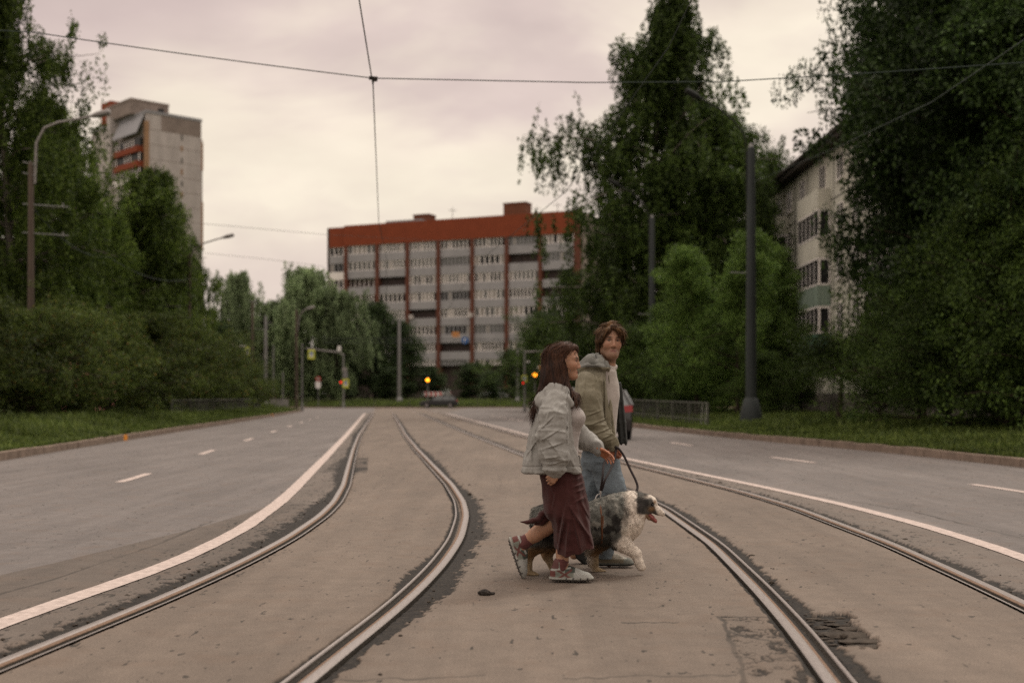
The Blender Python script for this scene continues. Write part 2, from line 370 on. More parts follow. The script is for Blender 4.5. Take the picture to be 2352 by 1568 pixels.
def asphalt():
    m = bpy.data.materials.new('asphalt'); m.use_nodes = True
    nt = m.node_tree; b = nt.nodes['Principled BSDF']; L = nt.links.new; N = nt.nodes.new
    def attr(n):
        a = N('ShaderNodeAttribute'); a.attribute_name = n; return a.outputs['Fac']
    tc = N('ShaderNodeTexCoord')
    def noise(s, d=5, r=.6, st=None):
        n = N('ShaderNodeTexNoise'); n.inputs['Scale'].default_value = s; n.inputs['Detail'].default_value = d; n.inputs['Roughness'].default_value = r
        if st:
            mp = N('ShaderNodeMapping'); mp.inputs['Scale'].default_value = st; L(tc.outputs['Object'], mp.inputs['Vector']); L(mp.outputs[0], n.inputs['Vector'])
        else: L(tc.outputs['Object'], n.inputs['Vector'])
        return n.outputs['Fac']
    def mix(f, a, c, mode='MIX'):
        x = N('ShaderNodeMix'); x.data_type = 'RGBA'; x.blend_type = mode
        for s, v in (('Factor', f), ('A', a), ('B', c)):
            if isinstance(v, (tuple, float, int)): x.inputs[s].default_value = v if s == 'Factor' else (*v, 1)
            else: L(v, x.inputs[s])
        return x.outputs['Result']
    def mrange(v, a, c, lo, hi):
        x = N('ShaderNodeMapRange'); x.inputs['From Min'].default_value = a; x.inputs['From Max'].default_value = c; x.inputs['To Min'].default_value = lo; x.inputs['To Max'].default_value = hi
        L(v, x.inputs['Value']); return x.outputs['Result']
    grey, brown, worn = (.130, .115, .107), (.137, .109, .087), (.098, .081, .068)
    c = mix(attr('bed'), mix(attr('worn'), mix(attr('carr'), (.125, .104, .088), grey), worn), brown)
    c = mix(1.0, c, mrange(noise(.9, 6, .62, (1, .3, 1)), .3, .7, .80, 1.18), 'MULTIPLY')
    c = mix(1.0, c, mrange(noise(6, 6, .7), .3, .7, .86, 1.14), 'MULTIPLY')
    c = mix(1.0, c, mrange(noise(2.2, 4, .6, (1.6, .05, 1)), .35, .65, .90, 1.08), 'MULTIPLY')
    c = mix(1.0, c, mrange(noise(95, 4, .8), .28, .72, .55, 1.45), 'MULTIPLY')
    c = mix(1.0, c, mrange(noise(260, 2, .8), .3, .7, .78, 1.22), 'MULTIPLY')
    st = N('ShaderNodeTexVoronoi'); st.inputs['Scale'].default_value = 60; L(tc.outputs['Object'], st.inputs['Vector'])
    c = mix(mrange(st.outputs['Distance'], .10, .16, .55, 0), c, mix(noise(31, 1), (.06, .04, .034), (.30, .235, .19)))
    c = mix(mrange(noise(3.1, 3), .52, .7, 0, .25), c, (.135, .090, .062))
    c = mix(mrange(attr('rust'), 0, 1, 0, .22), c, (.125, .078, .046))
    dc = mix(mrange(noise(38, 6, .85), .46, .74, 0, 1), (.007, .0055, .004), (.052, .040, .028))
    c = mix(attr('dirt'), c, dc)
    c = mix(attr('crack'), c, (.024, .021, .017))
    L(c, b.inputs['Base Color'])
    b.inputs['Roughness'].default_value = .82; b.inputs['Specular IOR Level'].default_value = .28
    bp = N('ShaderNodeBump'); bp.inputs['Strength'].default_value = .35; bp.inputs['Distance'].default_value = .008
    L(noise(110, 5, .7), bp.inputs['Height']); L(bp.outputs['Normal'], b.inputs['Normal'])
    return m
M = {}
M['asphalt'] = asphalt()
M['asphalt_plain'] = mat('asphalt_plain', (.14, .12, .108), .85, .25, .12, 2, .3, 90)
M['soil'] = mat('soil', (.07, .06, .035), .95, .1, .3, 1)
M['paint'] = mat('road_paint', (.54, .45, .405), .75, .2, 0, 16, .3, 120, c2=(.34, .28, .25))
M['kerb'] = mat('kerb_stone', (.205, .155, .122), .9, .2, .25, 3, .5, 40)
M['orange_paint'] = mat('orange_paint', (.62, .24, .03), .8, .2, .15, 9)
M['rail_top'] = mat('rail_steel', (.30, .268, .25), .42, .4, .16, 18, .12, 60, metal=.5, stretch=(6, .6, 1))
M['rail_side'] = mat('rail_rust', (.16, .10, .065), .75, .3, .3, 30, .4, 60)
M['groove'] = mat('rail_groove', (.030, .024, .017), .7, .3, .35, 25, .4, 60, stretch=(4, 1, 1))
M['grass'] = leafmat('grass_blades', (.030, .050, .011), (.118, .150, .036), .38)
M['verge'] = mat('verge_soil', (.055, .075, .018), .95, .1, .4, 1.5, .5, 20)
make_road()

def ribbon(t, w, y0, y1, z, jit=0.0):
    y = t[0][(t[0] >= y0) & (t[0] <= y1)]; x = fx(t, y); tx = np.gradient(x, y); n = np.sqrt(1 + tx ** 2)
    a = w / 2 * (1 + jit * fbm(y * 6, y * 0, 0, 5, 3)); c = w / 2 * (1 + jit * fbm(y * 6, y * 0 + 9, 0, 6, 3))
    Lp = np.stack([x - a / n, y + a * tx / n, y * 0 + z], 1); Rp = np.stack([x + c / n, y - c * tx / n, y * 0 + z], 1)
    V = np.concatenate([Lp, Rp]); k = len(y); i = np.arange(k - 1)
    return V, np.stack([i, i + k, i + 1 + k, i + 1], 1)
for t, w in ((WL, .165), (WR, .155)):
    V, Q = ribbon(t, w, 2, 92, .006, .10)
    tag(link('lane_line', mkmesh('lane_line', V, Q, False, None, None, [M['paint']])), kind='structure')
def dashes():
    mb = MB()
    yl = np.arange(11.2, 96, 7.9)
    tL = path([(13, -5.42), (17.8, -5.75), (20.4, -6.0), (26.5, -6.84), (34, -7.6), (42.5, -8.54), (50, -9.37), (95, -14.5)], 2, 100)
    tR = path([(8, 7.3), (16.6, 6.6), (22.6, 5.72), (24.5, 5.38), (30.4, 4.62), (33, 4.3), (60, .7), (90, -2.4)], 2, 100)
    for t, ys in ((tL, [10.2, 17.35, 25.9, 33.9, 42.0, 49.8, 57.8, 65.7, 73.5]), (tR, [6.9, 14.9, 22.6, 30.6, 38.5, 46.2, 54, 62, 66, 70, 74, 78])):
        for y in ys:
            if y > 58: Ln = 2.2
            else: Ln = 2.15
            V, Q = ribbon(t, .14, y, y + Ln, .006, .15)
            mb.add(V, Q.tolist())
    tag(mb.build('lane_dashes', M['paint']), kind='structure')
dashes()

def rail(name, t, flip, label):
    # grooved rail: head towards the outside, groove and guard lip towards the track centre
    s = -1 if flip else 1
    root = thing(name, label, 'tram rail', (float(fx(t, 9)), 9, 0), 'grooved tram rails in the asphalt')
    y = t[0][(t[0] >= 1) & (t[0] <= 138)]
    sel = np.concatenate([np.arange(0, min(600, len(y)), 2), np.arange(600, len(y), 10)])
    y = y[sel]; x = fx(t, y); tx = np.gradient(x, y); n = np.sqrt(1 + tx ** 2)
    def sweep(prof, nm, m, smooth=True):
        P = [np.stack([x + s * o / n, y - s * o * tx / n, y * 0 + z], 1) for o, z in prof]
        V = np.concatenate(P); k = len(y); i = np.arange(k - 1); Q = []
        for j in range(len(prof) - 1):
            q = np.stack([i + j * k, i + (j + 1) * k, i + 1 + (j + 1) * k, i + 1 + j * k], 1)
            Q.append(q[:, ::-1] if flip else q)
        link(nm, mkmesh(nm, V - org(root), np.concatenate(Q), False, None, None, [m]), root)
    sweep([(.041, -.002), (.037, .003), (-.010, .004), (-.014, .001)], 'rail_head', M['rail_top'])
    sweep([(.046, -.07), (.041, -.002)], 'rail_web', M['groove'])
    sweep([(-.014, .001), (-.022, -.004), (-.026, -.002), (-.032, -.003), (-.034, -.008)], 'gauge_face', M['rail_side'])
    sweep([(-.034, -.008), (-.038, -.032), (-.078, -.034), (-.085, -.008)], 'groove', M['groove'])
    sweep([(-.085, -.008), (-.087, .000), (-.103, .000)], 'guard_lip', M['rail_side'] if False else M['rail_top'])
    return root
# flip=True mirrors the profile (head on the left side)
rail('tram_rail', RC, True, 'leftmost tram rail, next to the thick white line on the left')
rail('tram_rail', RD, False, 'long S-shaped tram rail passing left of the woman, with crumbled asphalt on its right')
rail('tram_rail', RA, True, 'tram rail curving to the lower right past the dog, beside the square pothole')
rail('tram_rail', RB, False, 'thin dull tram rail on the far right, just inside the right white line')

def kerb(nm, xs, ys, z0=.0, h=.16, w=.16, seg=1.0):
    P = np.stack([xs, ys], 1); d = np.r_[0, np.cumsum(np.hypot(*np.diff(P, axis=0).T))]
    mb = MB(); L = d[-1]; q = 0
    while q < L - .2:
        ln = seg * random.uniform(.55, 1.15); e = min(q + ln, L)
        a = np.array([np.interp(q, d, P[:, 0]), np.interp(q, d, P[:, 1])]); b = np.array([np.interp(e, d, P[:, 0]), np.interp(e, d, P[:, 1])])
        c = (a + b) / 2; hh = h + random.uniform(-.012, .012)
        mb.box((c[0], c[1], z0 - .1 + (hh + .1) / 2), (w + random.uniform(-.01, .01), np.linalg.norm(b - a) - .03, hh + .1), -math.atan2(b[0] - a[0], b[1] - a[1]) + random.uniform(-.01, .01))
        q = e
    return mb
def cornered(t, ext):
    return np.r_[t[1], [e[0] for e in ext]], np.r_[t[0], [e[1] for e in ext]]
klx, kly = cornered(KL, [(-19, 106), (-20.6, 108.6), (-23.5, 110.4), (-28, 111), (-70, 111.5)])
krx, kry = cornered(KR, [(1.35, 91), (2.0, 93.5), (3.6, 95.6), (6.5, 97), (12, 97.5), (70, 98)])
kl_o = kerb('kerb', klx - .08, kly).build('kerb', M['kerb']); tag(kl_o, kind='structure')
kr_o = kerb('kerb', krx + .08, kry).build('kerb', M['kerb']); tag(kr_o, kind='structure')
fk = np.linspace(-90, 90, 181)
tag(kerb('kerb', fk, 139 + 0 * fk - .00035 * (fk + 10) ** 2, h=.15).build('kerb', M['kerb']), kind='structure')
# orange survey marks sprayed on two kerb stones
for px, w in ((292, .42), (619, .35)):
    Yk = {292: 34.3, 619: 76.}[px]; xk = float(fx(KL, Yk)); rz = math.atan2(-(fx(KL, Yk + .5) - fx(KL, Yk - .5)), 1)
    MB().box((xk - .062, Yk, .082), (.16, w, .165), rz).build('paint_mark', M['orange_paint'], kl_o)

def verge_h(d): return .145 + .30 * sstep(.3, 7, d)
def verge(nm, xs, ys, sgn, outs):
    P = np.stack([xs, ys], 1); T = np.gradient(P, axis=0); T /= np.linalg.norm(T, axis=1)[:, None]
    Nn = np.stack([-T[:, 1], T[:, 0]], 1) * sgn
    outs = np.array(outs); k = len(outs)
    Q3 = P[:, None, :] + Nn[:, None, :] * (outs[None, :, None] + .15)
    Z = verge_h(outs)[None, :] + .03 * fbm(Q3[..., 0], Q3[..., 1], 0, 4, 3)
    V = np.concatenate([Q3, Z[..., None]], 2).reshape(-1, 3)
    i = np.arange(len(P) * k).reshape(len(P), k)
    q = np.stack([i[:-1, :-1], i[1:, :-1], i[1:, 1:], i[:-1, 1:]], 2).reshape(-1, 4)
    if sgn < 0: q = q[:, ::-1]
    tag(link(nm, mkmesh(nm, V, q, True, None, None, [M['verge']])), kind='structure')
ii = kly <= 100
verge('grass_verge', klx[ii] - .08, kly[ii], 1, [0, .3, .7, 1.2, 2, 3, 4.5, 7, 12, 25, 60, 120])
ii = kry <= 89
verge('grass_verge', krx[ii] + .08, kry[ii], -1, [0, .3, .7, 1.2, 2, 3, 4.5, 7, 12, 25, 60, 120])
def corner_fill(pts):                                # verge behind the rounded kerb corners
    mb = MB(); mb.prism([(x, y, .0) for x, y in pts], (0, 0, .15)); tag(mb.build('grass_verge', M['verge']), kind='structure')
corner_fill([(-18.1, 100), (-18.4, 103), (-19.15, 106), (-20.8, 108.4), (-23.7, 110.2), (-28, 110.8), (-140, 111.3), (-140, 100)])
corner_fill([(1.6, 88.5), (1.5, 91), (2.2, 93.3), (3.8, 95.3), (6.6, 96.7), (12, 97.2), (140, 97.7), (140, 88.5)])
def far_verge():
    xs = np.linspace(-130, 130, 60); ys = [139.2, 141, 144, 148, 156, 175, 230, 400]; zs = [.14, .25, .5, .7, .85, 1.0, 1.2, 1.5]
    V = np.array([[x, y - .00035 * (x + 10) ** 2 * (1 if y < 200 else 0), z] for x in xs for y, z in zip(ys, zs)])
    i = np.arange(len(V)).reshape(60, 8); q = np.stack([i[:-1, :-1], i[1:, :-1], i[1:, 1:], i[:-1, 1:]], 2).reshape(-1, 4)
    tag(link('grass_verge', mkmesh('grass_verge', V, q, True, None, None, [M['verge']])), kind='structure')
far_verge()
def grass(P, h, w, nm, m, lean=.35):
    n = len(P); a = RNG.uniform(0, 2 * np.pi, n); d = np.stack([np.cos(a), np.sin(a), 0 * a], 1); s = np.stack([-np.sin(a), np.cos(a), 0 * a], 1)
    h = h * RNG.uniform(.5, 1.25, n); w = w * RNG.uniform(.7, 1.3, n); ln = RNG.uniform(.1, lean * 2, n)
    A = P - s * w[:, None] / 2; B = P + s * w[:, None] / 2
    mid = P + d * (ln * h * .35)[:, None] + np.array([0, 0, 1]) * (h * .6)[:, None]
    tip = P + d * (ln * h)[:, None] + np.array([0, 0, 1]) * (h * .95)[:, None]
    V = np.stack([A, B, mid + s * w[:, None] * .4, tip, mid - s * w[:, None] * .4], 1).reshape(-1, 3)
    i = np.arange(n) * 5
    Q = np.concatenate([np.stack([i, i + 1, i + 2, i + 4], 1), np.stack([i + 4, i + 2, i + 3, i + 3], 1)])
    me = mkmesh(nm, V, Q[:n], False, None, None, [m])
    F3 = [tuple(q) for q in Q[:n]] 
    T3 = np.stack([i + 4, i + 2, i + 3], 1)
    Fa = np.concatenate([np.stack([i, i + 1, i + 2], 1), np.stack([i, i + 2, i + 4], 1), T3])
    return mkmesh(nm, V, Fa, False, None, None, [m])
def strip_pts(t, n, y0, y1, d0, d1, sgn, p=1.0, dp=1.3):
    u = RNG.uniform(0, 1, n) ** p; Y = y0 * (y1 / y0) ** u; d = d0 + (d1 - d0) * RNG.uniform(0, 1, n) ** dp
    X = fx(t, Y) + sgn * (d + .15)
    return np.stack([X, Y, verge_h(d) - .01], 1), d
P, d = strip_pts(KL, 90000, 17, 104, .05, 7.5, -1)
cl = .6 + .8 * np.clip(fbm(P[:, 0] * .5, P[:, 1] * .5, 0, 12, 3) + .45, 0, 1)
tag(link('grass', grass(P, (.12 + .26 * sstep(0, 2.5, d)) * cl, .022 + .0006 * P[:, 1], 'grass', M['grass'])), kind='stuff')
P, d = strip_pts(KR, 80000, 17, 96, .05, 9, 1); cr = .55 + 1.1 * np.clip(fbm(P[:, 0] * .8, P[:, 1] * .5, 0, 22, 4) + .4, 0, 1) + .9 * (RNG.random(len(P)) < .03)
tag(link('grass', grass(P, (.09 + .06 * sstep(0, 3, d)) * cr, .022 + .0006 * P[:, 1], 'grass', M['grass'])), kind='stuff')
X = RNG.uniform(-55, 45, 26000); yo = RNG.uniform(0, 1, 26000) ** 1.4 * 14
P = np.stack([X, 139.4 + yo - .00035 * (X + 10) ** 2, np.interp(yo, [0, 1.8, 4.8, 8.8, 16], [.14, .25, .5, .7, .85])], 1)
tag(link('grass', grass(P, .3, .12, 'grass', M['grass'])), kind='stuff')

# loose crumbs of asphalt along the broken edges, and one lump lying on the road
def lump(r, seed, sub=2):
    import bmesh
    bm = bmesh.new(); bmesh.ops.create_icosphere(bm, subdivisions=sub, radius=1)
    V = np.array([v.co for v in bm.verts]); Fc = [[v.index for v in f.verts] for f in bm.faces]; bm.free()
    k = 1 + .45 * fbm(V[:, 0] * 1.7, V[:, 1] * 1.7, V[:, 2] * 1.7, seed, 3)
    return V * k[:, None] * np.array(r), Fc
M['lump'] = mat('asphalt_lump', (.035, .03, .026), .9, .2, .4, 40, .6, 60)
M['stone'] = mat('broken_asphalt', (.052, .042, .033), .9, .2, .45, 12, .6, 40)
g = gnd(1113, 1366)
V, Fc = lump((.042, .03, .022), 3)
mb = MB(); mb.add(V + np.array([0, 0, .016]), Fc); V2, F2 = lump((.02, .015, .010), 5); mb.add(V2 + np.array([.045, .02, .008]), F2)
o = mb.build('asphalt_lump', M['lump']); o.location = g; tag(o, 'dark lump of asphalt lying on the road left of the woman', 'asphalt lump')
mb = MB()
for i in range(230):
    t, a, b, y0, y1 = random.choice([(RC, -.5, -.06, 5.5, 24), (RC, -.3, -.06, 5.5, 16), (RD, .05, .32, 5.2, 22), (RA, .1, .28, 5.2, 16), (RB, .06, .3, 7, 20)])
    y = random.uniform(y0, y1); x = float(fx(t, y)) + random.uniform(a, b); s = random.uniform(.004, .012) if random.random() < .93 else random.uniform(.015, .03)
    V, Fc = lump((s * 1.2, s, s * .7), i, 1); mb.add(V + np.array([x, y, random.uniform(-.02, .004)]), Fc)
xs = [p[0] for p in PIT]; yz = [p[1] for p in PIT]; k = 0
while k < 70:
    x, y = random.uniform(min(xs), max(xs)), random.uniform(min(yz), max(yz))
    if not inpoly(np.array([x]), np.array([y]), PIT)[0]: continue
    s = random.uniform(.006, .022) if k > 3 else random.uniform(.05, .08); k += 1
    V, Fc = lump((s * 1.9, s * .8, s * .25), k + 900, 2); mb.add(V + np.array([x, y, -.030]), Fc)
tag(mb.build('rubble', M['stone'], smooth=False), kind='stuff')
# ================================================================== buildings
def glassmat(n, c, rough=.22): return mat(n, c, rough, .3, .25, 1.3)
M['red'] = mat('red_cladding', (.205, .047, .019), .8, .2, .10, .8, .25, 12)
M['rib'] = mat('red_rib', (.118, .044, .028), .8, .2, .15, 1.5)
M['fascia'] = mat('grey_fascia', (.30, .292, .295), .85, .2, .09, .6, .2, 8)
M['facade_dark'] = mat('loggia_wall', (.07, .055, .05), .9, .1, .3, 2)
M['white_frame'] = mat('white_window_frame', (.78, .73, .69), .6, .3, .1, 3)
M['glass_dark'] = mat('dark_glass', (.022, .022, .022), .3, .12, .25, 1.3)
M['glass_grey'] = glassmat('grey_glass', (.10, .10, .095))
M['curtain'] = mat('curtained_glass', (.26, .235, .21), .35, .5, .3, 2.0, 0, 0, stretch=(3, 3, .2))
M['brick'] = mat('roof_brick', (.15, .06, .035), .9, .1, .25, 3, .4, 20)
M['concrete'] = mat('grey_concrete', (.42, .385, .36), .88, .2, .14, .7, .25, 15, stretch=(1, 1, .4))
M['concrete_dark'] = mat('stained_concrete', (.23, .19, .165), .9, .15, .2, .6)
M['seam_orange'] = mat('sealed_seam', (.31, .19, .11), .85, .2, .2, .4, stretch=(1, 1, .3))
M['seam'] = mat('panel_seam', (.12, .115, .105), .9, .1, .3, 1)
M['metal_roof'] = mat('sheet_metal', (.24, .24, .245), .5, .4, .1, 1, metal=.2)
M['panel_wall'] = mat('panel_wall', (.56, .54, .46), .9, .15, .14, .8, .3, 10, stretch=(1, 1, .35))
M['plinth'] = mat('plinth', (.12, .105, .095), .9, .15, .2, 1)
M['green_panel'] = mat('pale_green_panel', (.20, .255, .205), .7, .3, .12, 1.5, stretch=(1, 1, .3))
M['green_panel2'] = mat('sea_green_panel', (.085, .165, .125), .7, .3, .15, 1.5, stretch=(1, 1, .3))
M['eave'] = mat('eave', (.06, .052, .045), .9, .1, .2, 1)
def fr(O, u, n):                                      # local frame: a along the wall, b outwards, z up
    O = np.array(O, float); u = np.array([u[0], u[1], 0.]); n = np.array([n[0], n[1], 0.]); rz = math.atan2(u[1], u[0])
    def bx(mb, a0, a1, b0, b1, z0, z1, mi=0):
        c = O + u * (a0 + a1) / 2 + n * (b0 + b1) / 2; c[2] = (z0 + z1) / 2
        return mb.box(c, (abs(a1 - a0), abs(b1 - b0), z1 - z0), rz, mi)
    return bx
def red_block():
    u = (.9165, -.400); n = (-.400, -.9165)
    O = np.array([-28.2, 203.0, 0]); bx = fr(O, u, n)
    root = thing('apartment_block', 'long nine storey apartment block with red attic band, red ribs and grey glazed balconies', 'building', O)
    ribs = [0, 6.1, 11.85, 17.6, 23.75, 29.85, 35.65, 41.5]
    m = MB(); bx(m, -3.9, 42, -13, -1.3, .3, 29.6); m.build('wall', M['facade_dark'], root)
    m = MB(); bx(m, -.3, 42, -1.296, .12, 26.9, 30.35); bx(m, -.3, 42, -13, -12.5, 26.9, 30.35); bx(m, 41.6, 42.0, -12.5, -1.3, 26.9, 30.35)
    p = m.build('attic_band', M['red'], root)
    m = MB(); bx(m, -3.9, -.304, -2.3, -.9, 26.9, 30.3); m.build('attic_band', M['red'], root)
    for a in ribs[:-1]:
        m = MB(); bx(m, a - .3, a + .3, -1.29, .22, 2.6, 26.89); m.build('rib', M['rib'], root)
    m = MB(); bx(m, 41.4, 42.3, -.4, .22, .4, 30.36); m.build('rib', M['rib'], root)
    m = MB(); bx(m, 42.004, 42.6, -13.02, -.404, .4, 30.2); m.build('end_wall', M['concrete_dark'], root)
    m = MB(); bx(m, -4.3, -3.902, -13.0, -.9, .4, 30.3); m.build('end_wall', M['facade_dark'], root)
    rnd = random.Random(5)
    bays = [(-3.9, -.3)] + [(ribs[i] + .3, ribs[i + 1] - .3) for i in range(7)]
    dark = {(1, 2), (3, 4), (2, 2), (6, 1), (7, 2), (7, 3), (4, 6)}
    for bi, (a0, a1) in enumerate(bays):
        bb = -.9 if bi == 0 else 0.0
        a0 += .004; a1 -= .004
        for k in range(8):
            zt = 26.885 - 2.79 * k; zb = zt - 1.45
            if k == 7: zb = zt - .9
            isd = (bi, k) in dark
            if k < 7:
                m = MB(); bx(m, a0, a1, bb - .25, bb - .06, zb - 1.33, zb)
                if (bi, k) == (0, 1): m.build('balcony_front', M['white_frame'], root)
                else: m.build('balcony_front', M['fascia'], root)
            gm = M['facade_dark'] if isd else rnd.choice([M['glass_dark'], M['glass_dark'], M['glass_grey'], M['glass_grey'], M['glass_dark']])
            gb = bb - (.95 if isd else .22)
            if k == 7 and bi in (0, 1, 2): continue
            m = MB(); bx(m, a0, a1, gb - .05, gb, zb + .004, zt); w = m.build('window', gm, root)
            fm = MB(); nm = rnd.choice([6, 7, 8, 8, 9]) if bi else 4
            if isd and rnd.random() < .6: continue
            L = a1 - a0
            for j in range(nm + 1):
                a = a0 + .04 + (L - .08) * j / nm
                bx(fm, a - .085, a + .085, gb + .004, gb + .07, zb + .09, zt - .08)
            bx(fm, a0, a1, gb + .004, gb + .075, zb + .004, zb + .088); bx(fm, a0, a1, gb + .004, gb + .075, zt - .08, zt - .004)
            for j in range(nm):                        # odd panes with curtains or white panels
                if rnd.random() < .22 and not isd:
                    a = a0 + (L) * j / nm
                    bx(fm, a + .1, a + L / nm - .1, gb + .002, gb + .03, zb + .1, zt - .1, 1)
            fm.build('frame', [M['white_frame'] if rnd.random() < .75 else M['fascia'], M['curtain']], w)
    for a0, a1, b, h in ((26.6, 30.6, -6, 2.9), (9.2, 12.2, -7, 2.2), (32.6, 36, -7, 1.1), (14.5, 18, -7, 1.0)):
        m = MB(); bx(m, a0, a1, b - 2.5, b, 29.6, 30.3 + h); bx(m, a0 - .12, a1 + .12, b - 2.6, b + .1, 30.3 + h, 30.45 + h); m.build('chimney', M['brick'], root)
    m = MB(); bx(m, 5.9, 12.8, -5, -3.2, 30.36, 31.2); m.build('roof_hatch', M['metal_roof'], root)
    for a, z in ((18.2, 2.6), (33.4, 1.8), (37.0, 2.2)):
        m = MB(); p = O + np.array(u + (0,)) * a + np.array(n + (0,)) * -4; p[2] = 30.3; m.tube([p, p + np.array([0, 0, z])], .05, 6); m.tube([p + np.array([-.7, 0, z * .8]), p + np.array([.7, 0, z * .8])], .04, 5); m.build('aerial', M['eave'], root)
    m = MB()
    for a0 in (13.0, 23.9):
        bx(m, a0 - .75, a0, -.06, .3, 14.2, 14.9)
    m.build('air_conditioner', M['concrete'], root)
def tower():
    u = (.73, .683); n = (.683, -.73); O = np.array([-67.2, 220., 0])
    bx = fr(O, u, n); bl = fr(O, (-.683, .73), (-.73, -.683))
    root = thing('tower_block', 'tall grey panel tower block rising behind the trees on the left', 'building', O)
    H = 53.6; W = 11.9
    m = MB(); bx(m, 0, W - .9, -24, 0, 0, H); bx(m, W - .9, W, -24, -1.2, 0, H - 3); m.prism([], (0, 0, 0)) if False else None
    m.build('wall', M['concrete'], root)
    m = MB(); bx(m, 2.8, W - .95, .002, .02, H - 2.9, H - .1); m.build('stained_panel', M['concrete_dark'], root)
    m = MB()
    for k in range(20):
        z = H - 2.95 - 2.72 * k
        if z < 1: break
        bx(m, .2, W - .92, .003, .022, z - .035, z + .035)
    m.build('panel_joint', M['concrete_dark'], root)
    m = MB(); m2 = MB()
    for k in range(26):
        z = H - 3 - 2.72 * k / 1.25
        if z < 3: break
        (bx(m, 6.75, 7.15, .024, .05, z - 1.0, z, 0) if k % 2 else bx(m2, 6.78, 7.12, .024, .05, z - 1.1, z))
    m.build('joint_sealant', M['seam_orange'], root); m2.build('joint_gap', M['seam'], root)
    m = MB()
    for z0, z1 in ((H - 9, H - 3.6), (H - 24, H - 15), (H - 40, H - 33)): bx(m, W - .898, W + .05, -1.19, -1.0, z0, z1)
    m.build('corner_strip', M['seam_orange'], root)
    m = MB(); bl(m, -.05, .9, -.4, .25, H - 16.5, H - 1.5); m.build('corner_pier', M['seam_orange'], root)
    m = MB(); bx(m, -.2, W - .8, -24.2, .15, H, H + .5); m.build('cornice', M['metal_roof'], root)
    m = MB(); bx(m, -1, 6.6, -15, -4.5, H + .5, H + 3.0); bx(m, -1.1, 6.7, -15.1, -4.4, H + 3.0, H + 3.4); m.build('lift_house', M['concrete_dark'], root)
    m = MB(); bx(m, 4.4, 5.6, -4.5, -4.42, H + 1.2, H + 2.3); m.build('window', M['glass_dark'], root)
    m = MB(); bl(m, 17.6, 21.8, -6, -1, H - 1, H + 5.6); m.build('chimney', M['red'], root)
    m = MB(); bl(m, 12, 13.5, -1.5, 1.6, 0, H + 1); m.build('pier', M['concrete'], root)
    # balcony stack on the left face under a sloping sheet-metal roof
    m = MB(); e = lambda a, b, z: tuple(O + np.array([-.683, .73, 0]) * a + np.array([-.73, -.683, 0]) * b + np.array([0, 0, z]))
    m.add([e(.8, .1, H + .1), e(11, .1, H + .1), e(11, 1.7, H - 3.6), e(.8, 1.7, H - 3.6), e(.8, .1, H - .1), e(11, .1, H - .1), e(11, 1.7, H - 3.8), e(.8, 1.7, H - 3.8)],
          [(0, 1, 2, 3), (7, 6, 5, 4), (0, 3, 7, 4), (1, 5, 6, 2), (3, 2, 6, 7), (0, 4, 5, 1)]); m.build('balcony_roof', M['metal_roof'], root)
    for k in range(9):
        z = H - 6.2 - 2.72 * k
        fmat_ = [M['red'], M['red'], M['white_frame'], M['concrete']][k] if k < 4 else M['fascia']
        m = MB(); bl(m, 1, 10.9, .2, 1.5, z - .95, z + .15); m.build('balcony_front', fmat_, root)
        m = MB(); bl(m, 1, 10.9, .05, .9, z + .154, z + 1.75); w = m.build('window', M['glass_dark'], root)
        m = MB(); r_ = random.Random(k)
        for j in range(9):
            if r_.random() < (.55 if k < 2 else 1): bl(m, 1.05 + j * 1.2, 1.3 + j * 1.2, .905, 1.0, z + .16, z + 1.7)
        if m.n: m.build('frame', M['white_frame'], w)
